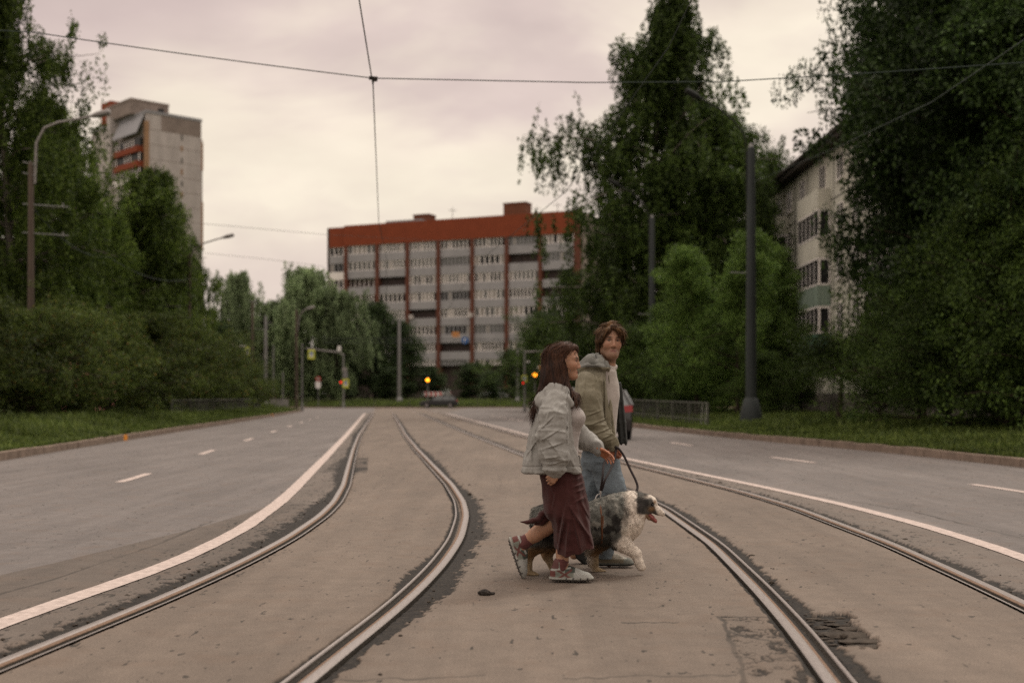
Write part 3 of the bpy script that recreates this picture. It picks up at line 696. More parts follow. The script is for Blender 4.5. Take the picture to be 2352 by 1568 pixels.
def panel_house():
    # the facade runs along the street and faces it
    X0 = 17.8; bx = fr((X0, 88, 0), (0, -1), (-1, 0))         # a = 88 - Y
    root = thing('panel_house', 'five storey pale panel house with green balcony fronts, half hidden behind the big dark tree', 'building', (X0, 62, .4))
    m = MB(); bx(m, 4, 46, -12, 0, 1.4, 15.0); m.build('wall', M['panel_wall'], root)
    m = MB(); bx(m, 3.9, 46.1, -12.1, .06, .1, 1.4); m.build('plinth', M['plinth'], root)
    m = MB(); bx(m, 3.6, 46.4, -12.6, .65, 15.0, 15.32); bx(m, 3.4, 46.6, -12.8, .8, 15.32, 15.5); m.build('eave', M['eave'], root)
    m = MB()
    for f in range(6):
        z = 1.42 + 2.7 * f
        bx(m, 4.01, 45.99, .002, .02, z - .035, z + .035)
    for a in range(7, 46, 3): bx(m, a - .03, a + .03, .0225, .04, 1.45, 14.98)
    m.build('panel_joint', M['seam'], root)
    for f in range(5):
        for a in (5.4, 8.4, 11.4, 14.9, 19.6, 23.3, 26.3, 29.3, 32.3, 35.3, 38.3, 41.3, 44.3):
            z0 = 1.42 + 2.7 * f + .85
            m = MB(); bx(m, a - .68, a + .68, -.06, .006, z0, z0 + 1.4); w = m.build('window', M['glass_dark'], root)
            m = MB()
            for o_, w_ in ((-.68, .09), (-.1, .08), (.60, .09)): bx(m, a + o_, a + o_ + w_, .0065, .05, z0 + .07, z0 + 1.33)
            bx(m, a - .68, a + .68, .0065, .055, z0, z0 + .068); bx(m, a - .68, a + .68, .0065, .055, z0 + 1.332, z0 + 1.4)
            bx(m, a - .75, a + .75, .0065, .12, z0 - .07, z0 - .002)
            m.build('frame', M['white_frame'], w)
    for a0, a1, mats_ in ((16.6, 21.4, [None, 'green_panel2', 'green_panel', None, None]), (7.0, 11.0, [None, 'eave', 'eave', 'eave', None]), (30, 34.6, [None, 'panel_wall', 'fascia', 'panel_wall', None]), (40, 44, [None, 'fascia', 'fascia', 'panel_wall', None])):
        for f in (1, 2, 3, 4):
            z = 1.06 + 2.7 * f
            mm = M[mats_[f]] if f < len(mats_) and mats_[f] else M['panel_wall']
            m = MB(); bx(m, a0, a1, .05, .75, z - .12, z); bx(m, a0, a1, .68, .752, z + .002, z + 1.02); bx(m, a0, a0 + .06, .05, .678, z + .002, z + 1.02); bx(m, a1 - .06, a1, .05, .678, z + .002, z + 1.02)
            m.build('balcony', mm, root)
            if f < 4:
                m = MB(); bx(m, a0 + .05, a1 - .05, .06, .70, z + 1.03, z + 2.45); w = m.build('window', M['glass_dark'], root)
                m = MB()
                for j in range(6):
                    a = a0 + .03 + (a1 - a0 - .12) * j / 5; bx(m, a, a + .09, .702, .722, z + 1.12, z + 2.40)
                bx(m, a0, a1, .702, .77, z + 1.03, z + 1.115); bx(m, a0, a1, .05, .77, z + 2.452, z + 2.56)
                bx(m, a1 - .048, a1 + .02, .62, .7, z + 1.03, z + 2.45); bx(m, a1 - .048, a1 + .02, .06, .14, z + 1.03, z + 2.45); bx(m, a1 - .048, a1 + .01, .142, .618, z + 1.03, z + 1.12)
                m.build('frame', M['white_frame'], w)
def small_house():
    root = thing('brick_house', 'low brick building with a pale cornice seen over the hedge on the far left', 'building', (-36, 155, 0))
    bx = fr((-38, 158, 0), (1, 0), (0, -1))
    m = MB(); bx(m, 0, 8.2, -6, 0, 0, 10.6); m.build('wall', M['brick'], root)
    m = MB(); bx(m, -.3, 8.5, -6.3, .3, 10.6, 11.3); m.build('cornice', M['fascia'], root)
    m = MB(); bx(m, -.1, 8.3, .004, .25, 6.4, 7.2); bx(m, 3.4, 5.6, .004, .5, .2, 6.396); m.build('canopy', M['panel_wall'], root)
    for a in (.8, 5.6):
        m = MB(); bx(m, a + .6, a + 1.3, .006, .05, 7.9, 9.6); m.build('window', M['curtain'], root)
red_block(); tower(); panel_house(); small_house()

# ================================================================== poles, lamps, wires
M['pole_concrete'] = mat('pole_concrete', (.085, .064, .05), .85, .2, .2, 2, .3, 30, stretch=(1, 1, .2))
M['pole_steel'] = mat('painted_pole', (.036, .041, .040), .7, .2, .18, 2, stretch=(1, 1, .15))
M['pole_grey'] = mat('galvanised_pole', (.17, .165, .16), .5, .4, .15, 3, metal=.2)
M['lamp_metal'] = mat('lamp_metal', (.24, .22, .21), .45, .4, .1, 5, metal=.3)
M['arm_dark'] = mat('dark_lamp_arm', (.020, .021, .019), .75, .15)
M['wire'] = mat('wire', (.02, .035, .028), .6, .3)
M['black'] = mat('black_plastic', (.02, .02, .02), .5, .4)
M['white'] = mat('white_plate', (.62, .60, .57), .5, .4)
M['sign_yellow'] = mat('yellow_green_sheet', (.50, .52, .06), .5, .4)
M['sign_blue'] = mat('blue_sheet', (.015, .09, .27), .5, .4)
M['sign_red'] = mat('red_sheet', (.40, .02, .02), .5, .4)
M['sign_orange'] = mat('orange_sheet', (.55, .22, .04), .5, .4)
M['amber_lit'] = mat('lit_amber_lens', (.8, .3, .02), .4, .3, emit=(1, .30, .015), estr=5.5)
M['red_lit'] = mat('lit_red_lens', (.6, .01, .01), .4, .3, emit=(1, .02, .01), estr=2)
def shaft(root, p, h, r0, r1, m, base=None, n=12):
    mb = MB(); p = np.array(p, float); mb.tube([p - [0, 0, .3], p + [0, 0, h * .5], p + [0, 0, h - .12], p + [0, 0, h]], [r0, (r0 + r1) / 2, r1, r1 * .75], n)
    mb.build('pole_shaft', m, root, True)
    if base:
        mb = MB(); mb.tube([p - [0, 0, .3], p + [0, 0, .15], p + [0, 0, base[1]], p + [0, 0, base[1] + .05]], [base[0], base[0], r0 * 1.25, r0 * 1.02], n); mb.build('pole_base', m, root, True)
def lamp(root, pts, r, head_len, hm=None, am=None):
    pts = [np.array(p, float) for p in pts]
    mb = MB(); mb.tube(pts, r, 8); arm = mb.build('lamp_arm', am or M['lamp_metal'], root, True)
    d = pts[-1] - pts[-2]; d /= np.linalg.norm(d); a = pts[-1] - d * .1
    mb = MB(); mb.tube([a, a + d * .12, a + d * head_len * .5, a + d * head_len * .95, a + d * head_len], [.05, .09, .13, .11, .05], 8); mb.build('lamp_head', hm or M['lamp_metal'], arm, True)
def left_pole(px, Y, h, label, arm, brackets=(), name='street_lamp'):
    p = at(px, HZ, Y); p[2] = .4
    root = thing(name, label, 'street lamp', p, 'concrete lamp posts along the left side')
    shaft(root, p, h - .4, .135, .095, M['pole_concrete'])
    if arm: lamp(root, [p + np.array(a) for a in arm], .045, .75)
    for z, l in brackets:
        mb = MB(); mb.tube([p + [-.3, 0, z], p + [l, -.05, z - .12]], .022, 6); mb.tube([p + [l - .2, -.05, z - .15], p + [l - .2, -.05, z + .02]], .03, 6); mb.build('cable_bracket', M['pole_grey'], root)
    return root
left_pole(71, 44, 9.9, 'brown concrete lamp post by the left birches, with curved lamp arm and two cable brackets', [(.14, 0, 8.7), (.2, 0, 10.2), (.5, 0, 10.75), (1.0, 0, 10.95), (2.0, 0, 11.13), (2.3, 0, 11.2)], ((7.95, 1.4), (6.9, 1.4), (9.1, .2), (9.5, .2)))
left_pole(435, 73, 10.0, 'concrete lamp post where the hedge meets the birches, its arm reaching over sky', [(.1, 0, 9.3), (.3, 0, 9.9), (.9, 0, 10.25), (1.9, 0, 10.55), (2.1, 0, 10.6)], ((8.1, .5), (7.1, .5)))
left_pole(580, 100, 9.2, 'bare brown concrete post in front of the willow, without lamp', None, ((6.6, 1.3), (8.9, .4)), 'utility_pole')['category'] = 'pole'
left_pole(681, 104, 8.9, 'pale concrete lamp post with short curved arm, in front of the grey willows', [(.1, 0, 6.6), (.25, 0, 7.8), (.5, 0, 8.3), (.85, 0, 8.5), (.95, 0, 8.53)], ())
def thin_pole(px, Y, top, label, r=.07, m='pole_grey', base=0.3, name='pole', cat='pole'):
    p = at(px, HZ, Y); p[2] = base
    root = thing(name, label, cat, p)
    shaft(root, p, at(px, top, Y)[2] - base, r, r * .8, M[m], (r * 1.8, .5))
    return root, p
thin_pole(610.5, 113, 725, 'thick grey steel pole standing between two concrete posts left of the willow', .15, 'pole_grey')
thin_pole(628, 108, 792, 'thin pale post rising behind the concrete panel fence', .06)
thin_pole(650, 116, 853, 'shortest thin post behind the concrete panel fence', .06)
thin_pole(694, 106, 788, 'thin pale post just right of the pale lamp post', .07)
for px, Y, h, lab, arm in ((1725, 46, 10.85, 'nearest thick dark tram pole on the right verge, with flared base', True), (1497.5, 69, 11.6, 'dark tram pole in front of the tall birch, second along the right verge', True), (1272, 115, 11.4, 'slim dark tram pole seen just above the woman', False)):
    p = at(px, HZ, Y); p[2] = .42
    root = thing('tram_pole', lab, 'tram pole', p, 'dark tram poles on the right verge')
    shaft(root, p, h - .42, .215, .15, M['pole_steel'], (.42, .75), 16)
    mb = MB(); mb.tube([p + [0, 0, h - .425], p + [0, 0, h - .25]], [.12, .05], 12); mb.build('pole_cap', M['pole_grey'], root)
    if arm:
        lamp(root, [p + np.array(a) for a in ((-.16, 0, h - 2.6), (-.2, 0, h - .2), (-.3, 0, h + .1), (-.6, 0, h + .55), (-1.2, 0, h + 1.05), (-2.0, 0, h + 1.5))], .03, .7, M['arm_dark'], M['arm_dark'])
    mb = MB(); mb.tube([p + [0, 0, 5.6], p + [-.8, 0, 5.62]], .025, 6); mb.build('cable_bracket', M['pole_grey'], root)
# lattice arms over the junction
def lattice(root, a, b, h=.55):
    a, b = np.array(a, float), np.array(b, float); mb = MB(); n = max(6, int(np.linalg.norm(b - a) / .8)); d = np.array([0, 0, h])
    mb.tube([a, b], .035, 6); mb.tube([a + d, b + d], .035, 6)
    for i in range(n):
        p, q = a + (b - a) * i / n, a + (b - a) * (i + 1) / n
        mb.tube([p, q + d] if i % 2 else [p + d, q], .02, 5)
    return mb.build('lattice_arm', M['pole_steel'], root)
p = at(917, HZ, 147); p[2] = .4
rp = thing('tram_pole', 'grey tram pole beyond the junction left of the dark car, carrying lattice arms', 'tram pole', p)
shaft(rp, p, 10.4, .24, .17, M['pole_grey'], (.5, .8), 14)
lattice(rp, at(738, 787, 147), at(912, 787, 147)); lattice(rp, at(922, 787, 147), at(948, 787, 147))
p = at(1189, HZ, 147); p[2] = .4
rq = thing('tram_pole', 'grey tram pole beyond the junction carrying the arm with the round blue sign', 'tram pole', p)
shaft(rq, p, 10.0, .2, .15, M['pole_grey'], (.45, .8), 14)
lattice(rq, at(983, 789, 147), at(1185, 789, 147))
def face(mb, c, w, h, t=.02, mi=0): return mb.box(c, (w, t, h), 0, mi)
# round blue arrow sign and orange plate hanging on the lattice arm
c = at(1068, 781, 146.6); rs = thing('road_sign', 'round blue sign with a white arrow hanging over the junction', 'road sign', c + [0, 0, -.5])
mb = MB(); mb.disc(c, (0, 1, 0), .45, .03, 28); mb.build('sign_plate', M['sign_blue'], rs)
mb = MB(); a = c + [0, -.03, 0]
mb.prism([a + [-.17, 0, -.30], a + [-.07, 0, -.32], a + [.02, 0, .02], a + [.10, 0, .0], a + [.08, 0, .30], a + [-.16, 0, .12], a + [-.07, 0, .06]], (0, -.01, 0)); mb.build('arrow', M['white'], rs)
c = at(1046.8, 768, 146.6); rs = thing('road_sign', 'small orange plate hanging above and left of the round blue sign', 'road sign', c + [0, 0, -.3])
mb = MB(); face(mb, c, .9, .62); mb.build('sign_plate', M['sign_orange'], rs)
mb = MB(); face(mb, c + [-.2, -.02, 0], .12, .4); face(mb, c + [.2, -.02, 0], .12, .4); mb.build('bars', M['concrete_dark'], rs)
def ped_sign(root, c, w=.72, h=1.0):
    c = np.array(c); mb = MB(); face(mb, c, w, h); s = mb.build('sign_plate', M['sign_yellow'], root)
    mb = MB(); face(mb, c + [0, -.02, 0], w * .56, h * .58); mb.build('blue_panel', M['sign_blue'], s)
    mb = MB(); q = c + [0, -.04, -.02]; k = h * .24
    mb.prism([q + [-k, 0, -k], q + [k, 0, -k], q + [0, 0, k * 1.1]], (0, -.01, 0)); mb.build('white_triangle', M['white'], s)
    mb = MB(); q = c + [0, -.06, -.05]; k = h * .1
    mb.disc(q + [0, 0, k * 1.3], (0, 1, 0), k * .3, .01, 10); mb.tube([q + [0, 0, k], q + [0, 0, 0]], k * .22, 6); mb.tube([q, q + [-k * .6, 0, -k * 1.2]], k * .15, 5); mb.tube([q, q + [k * .6, 0, -k * 1.2]], k * .15, 5); mb.build('walking_figure', M['black'], s)
# crossing sign gantry on the left far corner
root, p = thin_pole(789, 138.6, 812, 'slim pole at the far left corner with two crossing signs and a long horizontal arm', .09, 'pole_grey', .12, 'sign_post', 'sign post')
mb = MB(); mb.tube([at(789, 815, 138.6), at(779, 809, 138.6), at(703, 800, 138.6)], .07, 8); mb.build('sign_arm', M['lamp_metal'], root)
mb = MB(); mb.tube([at(779, 806, 138.4), at(779, 794, 138.4)], [.22, .2], 10); mb.build('camera_dome', M['white'], root, True)
ped_sign(root, at(715.5, 813.5, 138.5), .78, 1.1); ped_sign(root, at(794, 880, 138.4), .72, 1.05)
mb = MB(); face(mb, at(793, 861, 138.45), .5, .75, .25); mb.build('signal_back', M['pole_grey'], root)
mb = MB(); face(mb, at(791.5, 848, 138.45), .55, .4, .2); mb.build('bracket', M['lamp_metal'], root)
mb = MB(); mb.box(at(783, 880, 138.5), (.26, .25, .8)); mb.build('signal_housing', M['black'], root)
mb = MB(); mb.disc(at(782.6, 877.5, 138.3), (0, 1, 0), .10, .06, 14); mb.build('red_light', M['red_lit'], root)
# the same over the left road, its post hidden behind the hedge
root, p = thin_pole(502, 108, 786, 'pole behind the hedge with a crossing sign on its arm, by the brick building', .08, 'pole_grey', .4, 'sign_post', 'sign post')
mb = MB(); mb.tube([at(502, 791, 108), at(566, 795.5, 108)], .06, 8); mb.build('sign_arm', M['lamp_metal'], root)
ped_sign(root, at(568.6, 806.5, 107.9), .42, .85)
# right corner post with crossing signs
root, p = thin_pole(1205, 100, 803, 'grey sign post on the right corner island beside the woman, with crossing signs', .08, 'pole_grey', .2, 'sign_post', 'sign post')
mb = MB(); mb.tube([at(1204, 808, 100), at(1256, 806, 100)], .05, 8); mb.build('sign_arm', M['lamp_metal'], root)
ped_sign(root, at(1204.5, 869, 99.8), .46, .55); ped_sign(root, at(1250, 823, 99.8), .55, .85)
mb = MB(); mb.tube([at(1210, 831, 99.9), at(1216, 831, 99.9)], .07, 8); mb.build('lamp_head', M['white'], root)
mb = MB(); mb.box(at(1201, 879, 99.85), (.2, .2, .5)); mb.build('signal_housing', M['black'], root)
mb = MB(); mb.disc(at(1201.5, 879, 99.7), (0, 1, 0), .06, .05, 14); mb.build('red_light', M['red_lit'], root)
def signal(px, py, Y, label, base_z, extra=None):
    g0 = at(px, py, Y); p = g0.copy(); p[2] = base_z
    root = thing('traffic_light', label, 'traffic light', p, 'amber traffic lights')
    mb = MB(); mb.tube([p, g0 - [0, 0, .5]], .06, 8); mb.build('post', M['pole_grey'], root)
    mb = MB(); mb.box(g0 + [0, .16, .02], (.36, .26, 1.05)); mb.build('housing', M['black'], root)
    mb = MB(); mb.disc(g0 + [0, -.04, 0], (0, 1, 0), .19, .06, 20); mb.build('amber_lamp', M['amber_lit'], root)
    for dz in (.34, -.34):
        mb = MB(); mb.disc(g0 + [0, .01, dz], (0, 1, 0), .12, .05, 16); mb.build('unlit_lamp', M['glass_dark'], root)
    for dz in (.34, 0, -.34):
        mb = MB(); mb.tube([g0 + [0, -.02, dz + .21], g0 + [0, -.16, dz + .20]], .015, 6); mb.build('visor', M['black'], root)
    return root
signal(982.3, 872.4, 143, 'lit amber traffic light above the red and white chevron board', .2)
signal(1228.5, 860.2, 100, 'lit amber traffic light beside the long haired woman', .2)
c = at(1242, 844, 99.6); rs = thing('warning_sign', 'round orange sign on a white plate above the right amber light', 'road sign', (c[0], c[1], .2))
mb = MB(); mb.box(c + [0, .03, 0], (.46, .02, .46), 0, 0, Matrix.Rotation(R(45), 3, 'Y')); mb.build('sign_plate', M['white'], rs)
mb = MB(); mb.disc(c, (0, 1, 0), .19, .02, 20); mb.build('orange_disc', M['sign_orange'], rs)
mb = MB(); mb.tube([(c[0], c[1] + .06, .2), c + [0, .06, .3]], .035, 8); mb.build('post', M['pole_grey'], rs)
# chevron board
c0, c1 = at(974.5, 904.5, 143.2), at(1017, 904.5, 143.2)
rs = thing('chevron_board', 'red and white chevron board pointing right behind the dark car', 'road sign', ((c0[0] + c1[0]) / 2, 143.2, .3))
mb = MB(); face(mb, (c0 + c1) / 2, c1[0] - c0[0], .52, .03); mb.build('board', M['white'], rs)
mb = MB(); w = (c1[0] - c0[0]) / 4
for i in range(4):
    a = c0 + [i * w + .03, -.03, 0]; h = .25; q = w * .45
    mb.add([a + [0, 0, h], a + [q, 0, h], a + [q + .2, 0, 0], a + [q, 0, -h], a + [0, 0, -h], a + [.2, 0, 0]], [(0, 5, 2, 1), (5, 4, 3, 2)])
mb.build('chevrons', M['sign_red'], rs)
mb = MB()
for x in (.35, c1[0] - c0[0] - .35): mb.tube([(c0[0] + x, 143.26, .2), c0 + [x, .06, .25]], .035, 6)
mb.build('posts', M['pole_grey'], rs)
# round no-waiting sign with a white plate below
c = at(731, 870, 136); rs = thing('road_sign', 'round red rimmed sign over a white plate on a thin post, far left corner', 'road sign', (c[0], 136, .15))
mb = MB(); mb.disc(c, (0, 1, 0), .30, .02, 24); mb.build('sign_rim', M['sign_red'], rs)
mb = MB(); mb.disc(c + [0, -.02, 0], (0, 1, 0), .21, .02, 24); mb.build('sign_face', M['concrete_dark'], rs)
mb = MB(); b = at(730.5, 884, 136); mb.prism([b + [-.3, 0, .38], b + [.3, 0, .38], b + [.3, 0, -.15], b + [.17, 0, -.38], b + [-.17, 0, -.38], b + [-.3, 0, -.15]], (0, .02, 0)); mb.build('plate', M['white'], rs)
mb = MB(); mb.tube([(c[0], 136.06, .1), c + [0, .06, 0]], .035, 8); mb.build('post', M['pole_grey'], rs)
# wires
def wire(pts, r, label, cat='overhead wire', name='overhead_wire', sag=0.0, n=10, group=None):
    pts = [np.array(p, float) for p in pts]; P = []
    for a, b in zip(pts[:-1], pts[1:]):
        for i in range(n):
            t = i / n; q = a + (b - a) * t; q[2] -= sag * 4 * t * (1 - t); P.append(q)
    P.append(pts[-1]); mb = MB(); mb.tube(P, r, 6)
    o = mb.build(name, M['wire'], None, True, o=P[0]); tag(o, label, cat, group); return o
node = at(857, 180, 17.8)
wire([at(-420, 36, 17.8), at(80, 75, 17.8), node], .008, 'span wire from the upper left birch to the hanger block', sag=.02)
wire([node, at(1350, 190, 17.8), at(1660, 188, 17.8), at(2000, 168, 17.8), at(2700, 120, 17.8)], .008, 'span wire from the hanger block across the tall birch to the right maple')
tr1 = [np.array([fx(T1, y) - (.25 if y < 19 else .05), y, 6.0 + .02 * math.sin(y)]) for y in (9, 12, 14.3)]
wire([at(800, -140, 12.6), at(825, 0, 14.3), node - [0, 0, .12], at(862, 320, 22), at(870, 510, 32.8), np.array([-4.2, 40, 5.9]), np.array([-6.3, 60, 5.9]), np.array([-9.4, 88, 5.9]), np.array([-14.6, 136, 5.9])], .0085, 'tram contact wire dropping from the top of the picture through the hanger block')
wire([at(1650, -140, 12.6), at(1588, 0, 14.3), at(1535, 110, 16.3), at(1300, 440, 27.7), at(1100, 600, 41.8), np.array([-5.9, 88, 5.9]), np.array([-11, 136, 5.9])], .0085, 'tram contact wire crossing the top of the tall birch')
wire([at(2560, -20, 16), at(2352, 92, 18), at(2140, 235, 24), at(1930, 335, 33), at(1727, 420, 46)], .009, 'slack wire running down across the big dark maple')
wire([at(460, 513, 60), at(760, 540, 75), at(1150, 560, 90), at(1300, 566, 105)], .011, 'thin wire crossing the sky in front of the red attic band')
wire([at(460, 580, 73), at(620, 596, 78), at(745, 612, 90)], .011, 'faint wire from the second lamp post towards the red block')
wire([at(80, 484, 44), at(250, 590, 55), at(435, 640, 73)], .015, 'sagging cable strung between the two left lamp posts', sag=.5)
mb = MB(); c = node
mb.tube([c + [-.06, 0, .005], c + [.065, 0, -.005]], .028, 10); mb.box(c + [.03, 0, -.02], (.06, .04, .05)); mb.tube([c + [0, 0, -.02], c + [0, 0, -.10]], [.022, .008], 8)
o = mb.build('wire_hanger', M['lump'], None, True, o=c); tag(o, 'dark hanger block where the overhead wires cross in the sky', 'wire hanger')

# ================================================================== fences
M['fence_paint'] = mat('weathered_fence', (.085, .085, .07), .8, .2, .3, 6)
M['fence_white'] = mat('bare_metal', (.38, .37, .35), .5, .4, .1, 6)
M['fence_conc'] = mat('fence_panel', (.25, .235, .22), .9, .15, .15, 1.5)
def fence(a, b, h, label, mats, step=.16, end=True):
    a, b = np.array(a, float), np.array(b, float); L = np.linalg.norm((b - a)[:2]); d = (b - a) / L
    root = thing('metal_fence', label, 'fence', a)
    mb = MB(); mb.tube([a + [0, 0, h], b + [0, 0, h]], .03, 6); mb.tube([a + [0, 0, .18], b + [0, 0, .18]], .022, 6); mb.build('rail', mats[0], root)
    mb = MB(); n = int(L / step); mw = MB()
    for i in range(1, n):
        p = a + d * (i * step); s = (.07 if i % 2 else -.07) + random.uniform(-.02, .02)
        (mw if (i in (1, 3) and end) else mb).tube([p + [0, 0, .02] + d * s, p + [0, 0, h - .01] - d * s], .017, 5)
    mb.build('bars', mats[0], root)
    if mw.n: mw.build('bare_bar', mats[1], root)
    k = max(1, int(L / 2.4))
    for i in range(k + 1):
        p = a + d * (L * i / k); mb = MB(); mb.tube([p - [0, 0, .2], p + [0, 0, h + .04]], .04, 6); mb.build('post', mats[0], root)
fence((7.25, 44.2, .2), (5.75, 57.5, .3), .82, 'low metal fence with zigzag bars on the right verge, ending in two bare bars', (M['fence_paint'], M['fence_white']), .28)
fence((-16.1, 56.5, .36), (-19.4, 92, .36), .74, 'low metal fence with zigzag bars under the hedge on the left verge', (M['fence_paint'], M['fence_white']), .3, False)
a, b = np.array([-21.2, 104.5, .3]), np.array([-19.6, 105, .3])
root = thing('panel_fence', 'short pale concrete panel fence between the hedge and the far lamp posts', 'fence', a)
for i in range(3):
    p0 = a + (b - a) * i / 3; p1 = a + (b - a) * (i + 1) / 3; c = (p0 + p1) / 2
    mb = MB(); mb.box(c + [0, 0, .38], (abs(p1[0] - p0[0]) - .03, .08, .8), .3); mb.build('panel', M['fence_conc'], root)
a, b = np.array([-24., 104.2, .3]), np.array([-22., 104.6, .3])
mb = MB()
for q in (0, 1):
    mb.box((-20.7 - 2.2 * q + .2, 103.6, .75), (.5, .5, 1.0))
# railing along the far side of the junction
root = thing('railing', 'thin grey railing along the grass on the far side of the junction', 'railing', (-2, 139.6, .1))
mb = MB(); mb.tube([(-32, 139.3, .95), (40, 139.3, .95)], .02, 6); mb.tube([(-32, 139.3, .5), (40, 139.3, .5)], .015, 6); mb.build('rail', M['fence_paint'], root)
mb = MB()
for i in range(19): mb.tube([(-32 + 4 * i, 139.3, 0), (-32 + 4 * i, 139.3, 1.0)], .04, 6)
mb.build('posts', M['fence_paint'], root)
p = gnd(1222, 948); mb = MB(); mb.box((p[0] + .3, 99, .55), (1.1, .5, .55), .1); mb.box((p[0] + .3, 99, .86), (1.2, .6, .08), .1)
o = mb.build('concrete_block', M['fence_conc'], None, o=(p[0] + .3, 99, .2)); tag(o, 'pale concrete block on the corner island behind the woman', 'concrete block')

# ================================================================== cars
M['car_dark'] = mat('dark_paint', (.014, .015, .014), .35, .3, .1, 2, coat=.1)
M['car_black'] = mat('black_paint', (.012, .010, .010), .25, .6, .1, 2, coat=.6)
M['car_grey'] = mat('grey_paint', (.16, .17, .165), .3, .6, .1, 2, coat=.5)
M['car_white'] = mat('pale_paint', (.40, .40, .38), .3, .6, .1, 2, coat=.5)
M['tyre'] = mat('tyre', (.015, .015, .015), .9, .2)
M['tail'] = mat('tail_lamp', (.22, .008, .010), .25, .6, emit=(1, .03, .02), estr=.02)
M['car_glass'] = mat('car_glass', (.03, .035, .035), .08, .8)
def car(loc, rz, label, paint, scale=1.0, hatch=True, group=None):
    # x forward, y to the left, built as a lofted body: side profile swept across the width with tumblehome
    root = thing('car', label, 'car', loc, group); V0 = np.array(loc, float); k, q = math.cos(rz), math.sin(rz)
    def W(P): P = np.asarray(P, float) * scale; return np.stack([P[:, 0] * k - P[:, 1] * q, P[:, 0] * q + P[:, 1] * k, P[:, 2]], 1) + V0
    low = [(2.16, .30), (2.22, .52), (2.12, .70), (1.85, .80), (1.05, .93), (.2, .97), (-1.0, .98), (-2.0, .97), (-2.16, .86), (-2.2, .55), (-2.12, .32)]
    yw = [.60, .72, .80, .86, .89, .90, .90, .88, .84, .80, .72]
    def loft(prof, wy, m, nm, inset=.0):
        n = len(prof); V = []
        for s, f in ((-1, 1.0), (-1, .93), (1, .93), (1, 1.0)):
            pass
        # rounded cross-section: side at full width, shoulder rolled in
        for (x, z), w in zip(prof, wy):
            V += [(x, -w, .28), (x, -w, z - .10), (x, -w * .95, z - .02), (x, 0, z + .015), (x, w * .95, z - .02), (x, w, z - .10), (x, w, .28)]
        Fc = []
        for i in range(n - 1):
            for j in range(6): Fc.append((i * 7 + j, i * 7 + j + 1, (i + 1) * 7 + j + 1, (i + 1) * 7 + j))
            Fc.append((i * 7 + 6, i * 7, (i + 1) * 7, (i + 1) * 7 + 6))
        Fc += [tuple(range(7))[::-1], tuple((n - 1) * 7 + j for j in range(7))]
        mb = MB(); mb.add(W(V), Fc); return mb.build(nm, m, root, True)
    loft(low, yw, paint, 'body')
    roof = [(1.05, .93), (.25, 1.33), (-.2, 1.43), (-1.0, 1.45), (-1.7, 1.36), (-2.08, .95)]
    gl = MB(); V = []
    for x, z in roof:
        t = (z - .93) / .5; w = .87 - .2 * max(t, 0)
        V += [(x, -w, z), (x, w, z)]
    V += [(1.05, -.87, .9), (1.05, .87, .9), (-2.08, -.87, .9), (-2.08, .87, .9)]
    Fc = [(2 * i, 2 * i + 1, 2 * i + 3, 2 * i + 2) for i in range(5)] + [(0, 2, 4, 6, 8, 10)[::-1], (1, 3, 5, 7, 9, 11)]
    gl.add(W(V), Fc); gl.build('windows', M['car_glass'], root)
    mb = MB()
    for s in (-1, 1):
        def pil(a, b, r=.035): mb.tube(W([a, b]), r * scale, 6)
        pil((1.05, s * .87, .94), (.25, s * .71, 1.34)); pil((.25, s * .71, 1.34), (-.2, s * .67, 1.44)); pil((-.2, s * .67, 1.44), (-1.0, s * .665, 1.46)); pil((-1.0, s * .665, 1.46), (-1.7, s * .70, 1.37))
        pil((-1.7, s * .70, 1.37), (-2.08, s * .86, .96), .06); pil((-.45, s * .89, .95), (-.45, s * .68, 1.44)); pil((-1.35, s * .89, .95), (-1.35, s * .69, 1.41))
    mb.add(W([(.2, -.70, 1.365), (.2, .70, 1.365), (-.2, -.67, 1.455), (-.2, .67, 1.455), (-1.0, -.66, 1.475), (-1.0, .66, 1.475), (-1.72, -.69, 1.375), (-1.72, .69, 1.375)]), [(0, 1, 3, 2), (2, 3, 5, 4), (4, 5, 7, 6)])
    mb.build('roof', paint, root)
    for x in (1.35, -1.35):
        for s in (-1, 1):
            mb = MB(); c = W([(x, s * .74, .32), (x, s * .92, .32)]); mb.tube([c[0], c[1]], .325 * scale, 20); w = mb.build('wheel', M['tyre'], root)
            mb = MB(); c = W([(x, s * .80, .32), (x, s * .93, .32)]); mb.tube([c[0], c[1]], .2 * scale, 14); mb.build('rim', M['lamp_metal'], w)
    for s in (-1, 1):
        mb = MB(); mb.add(W([(-2.215, s * .55, .78), (-2.16, s * .86, .80), (-2.12, s * .86, .98), (-2.17, s * .62, .97), (-2.1, s * .55, .78), (-2.0, s * .88, .80), (-2.0, s * .87, .98), (-2.05, s * .62, .97)]), [(0, 1, 2, 3), (7, 6, 5, 4), (0, 4, 5, 1), (1, 5, 6, 2), (2, 6, 7, 3), (3, 7, 4, 0)]); mb.build('tail_light', M['tail'], root)
        mb = MB(); mb.add(W([(2.215, s * .4, .58), (2.14, s * .80, .60), (2.02, s * .84, .74), (2.12, s * .45, .70), (2.1, s * .4, .58), (2.0, s * .8, .6), (1.9, s * .82, .74), (2.0, s * .45, .7)]), [(0, 1, 2, 3), (7, 6, 5, 4), (0, 4, 5, 1), (1, 5, 6, 2), (2, 6, 7, 3), (3, 7, 4, 0)]); mb.build('headlight', M['lamp_metal'], root)
        mb = MB(); c = W([(.75, s * .92, 1.0)])[0]; mb.box(c, (.16 * scale, .2 * scale, .13 * scale), rz); mb.build('mirror', paint, root)
    mb = MB(); c = W([(-2.23, 0, .62)])[0]; mb.box(c, (.02, .52 * scale, .12), rz); mb.build('number_plate', M['white'], root)
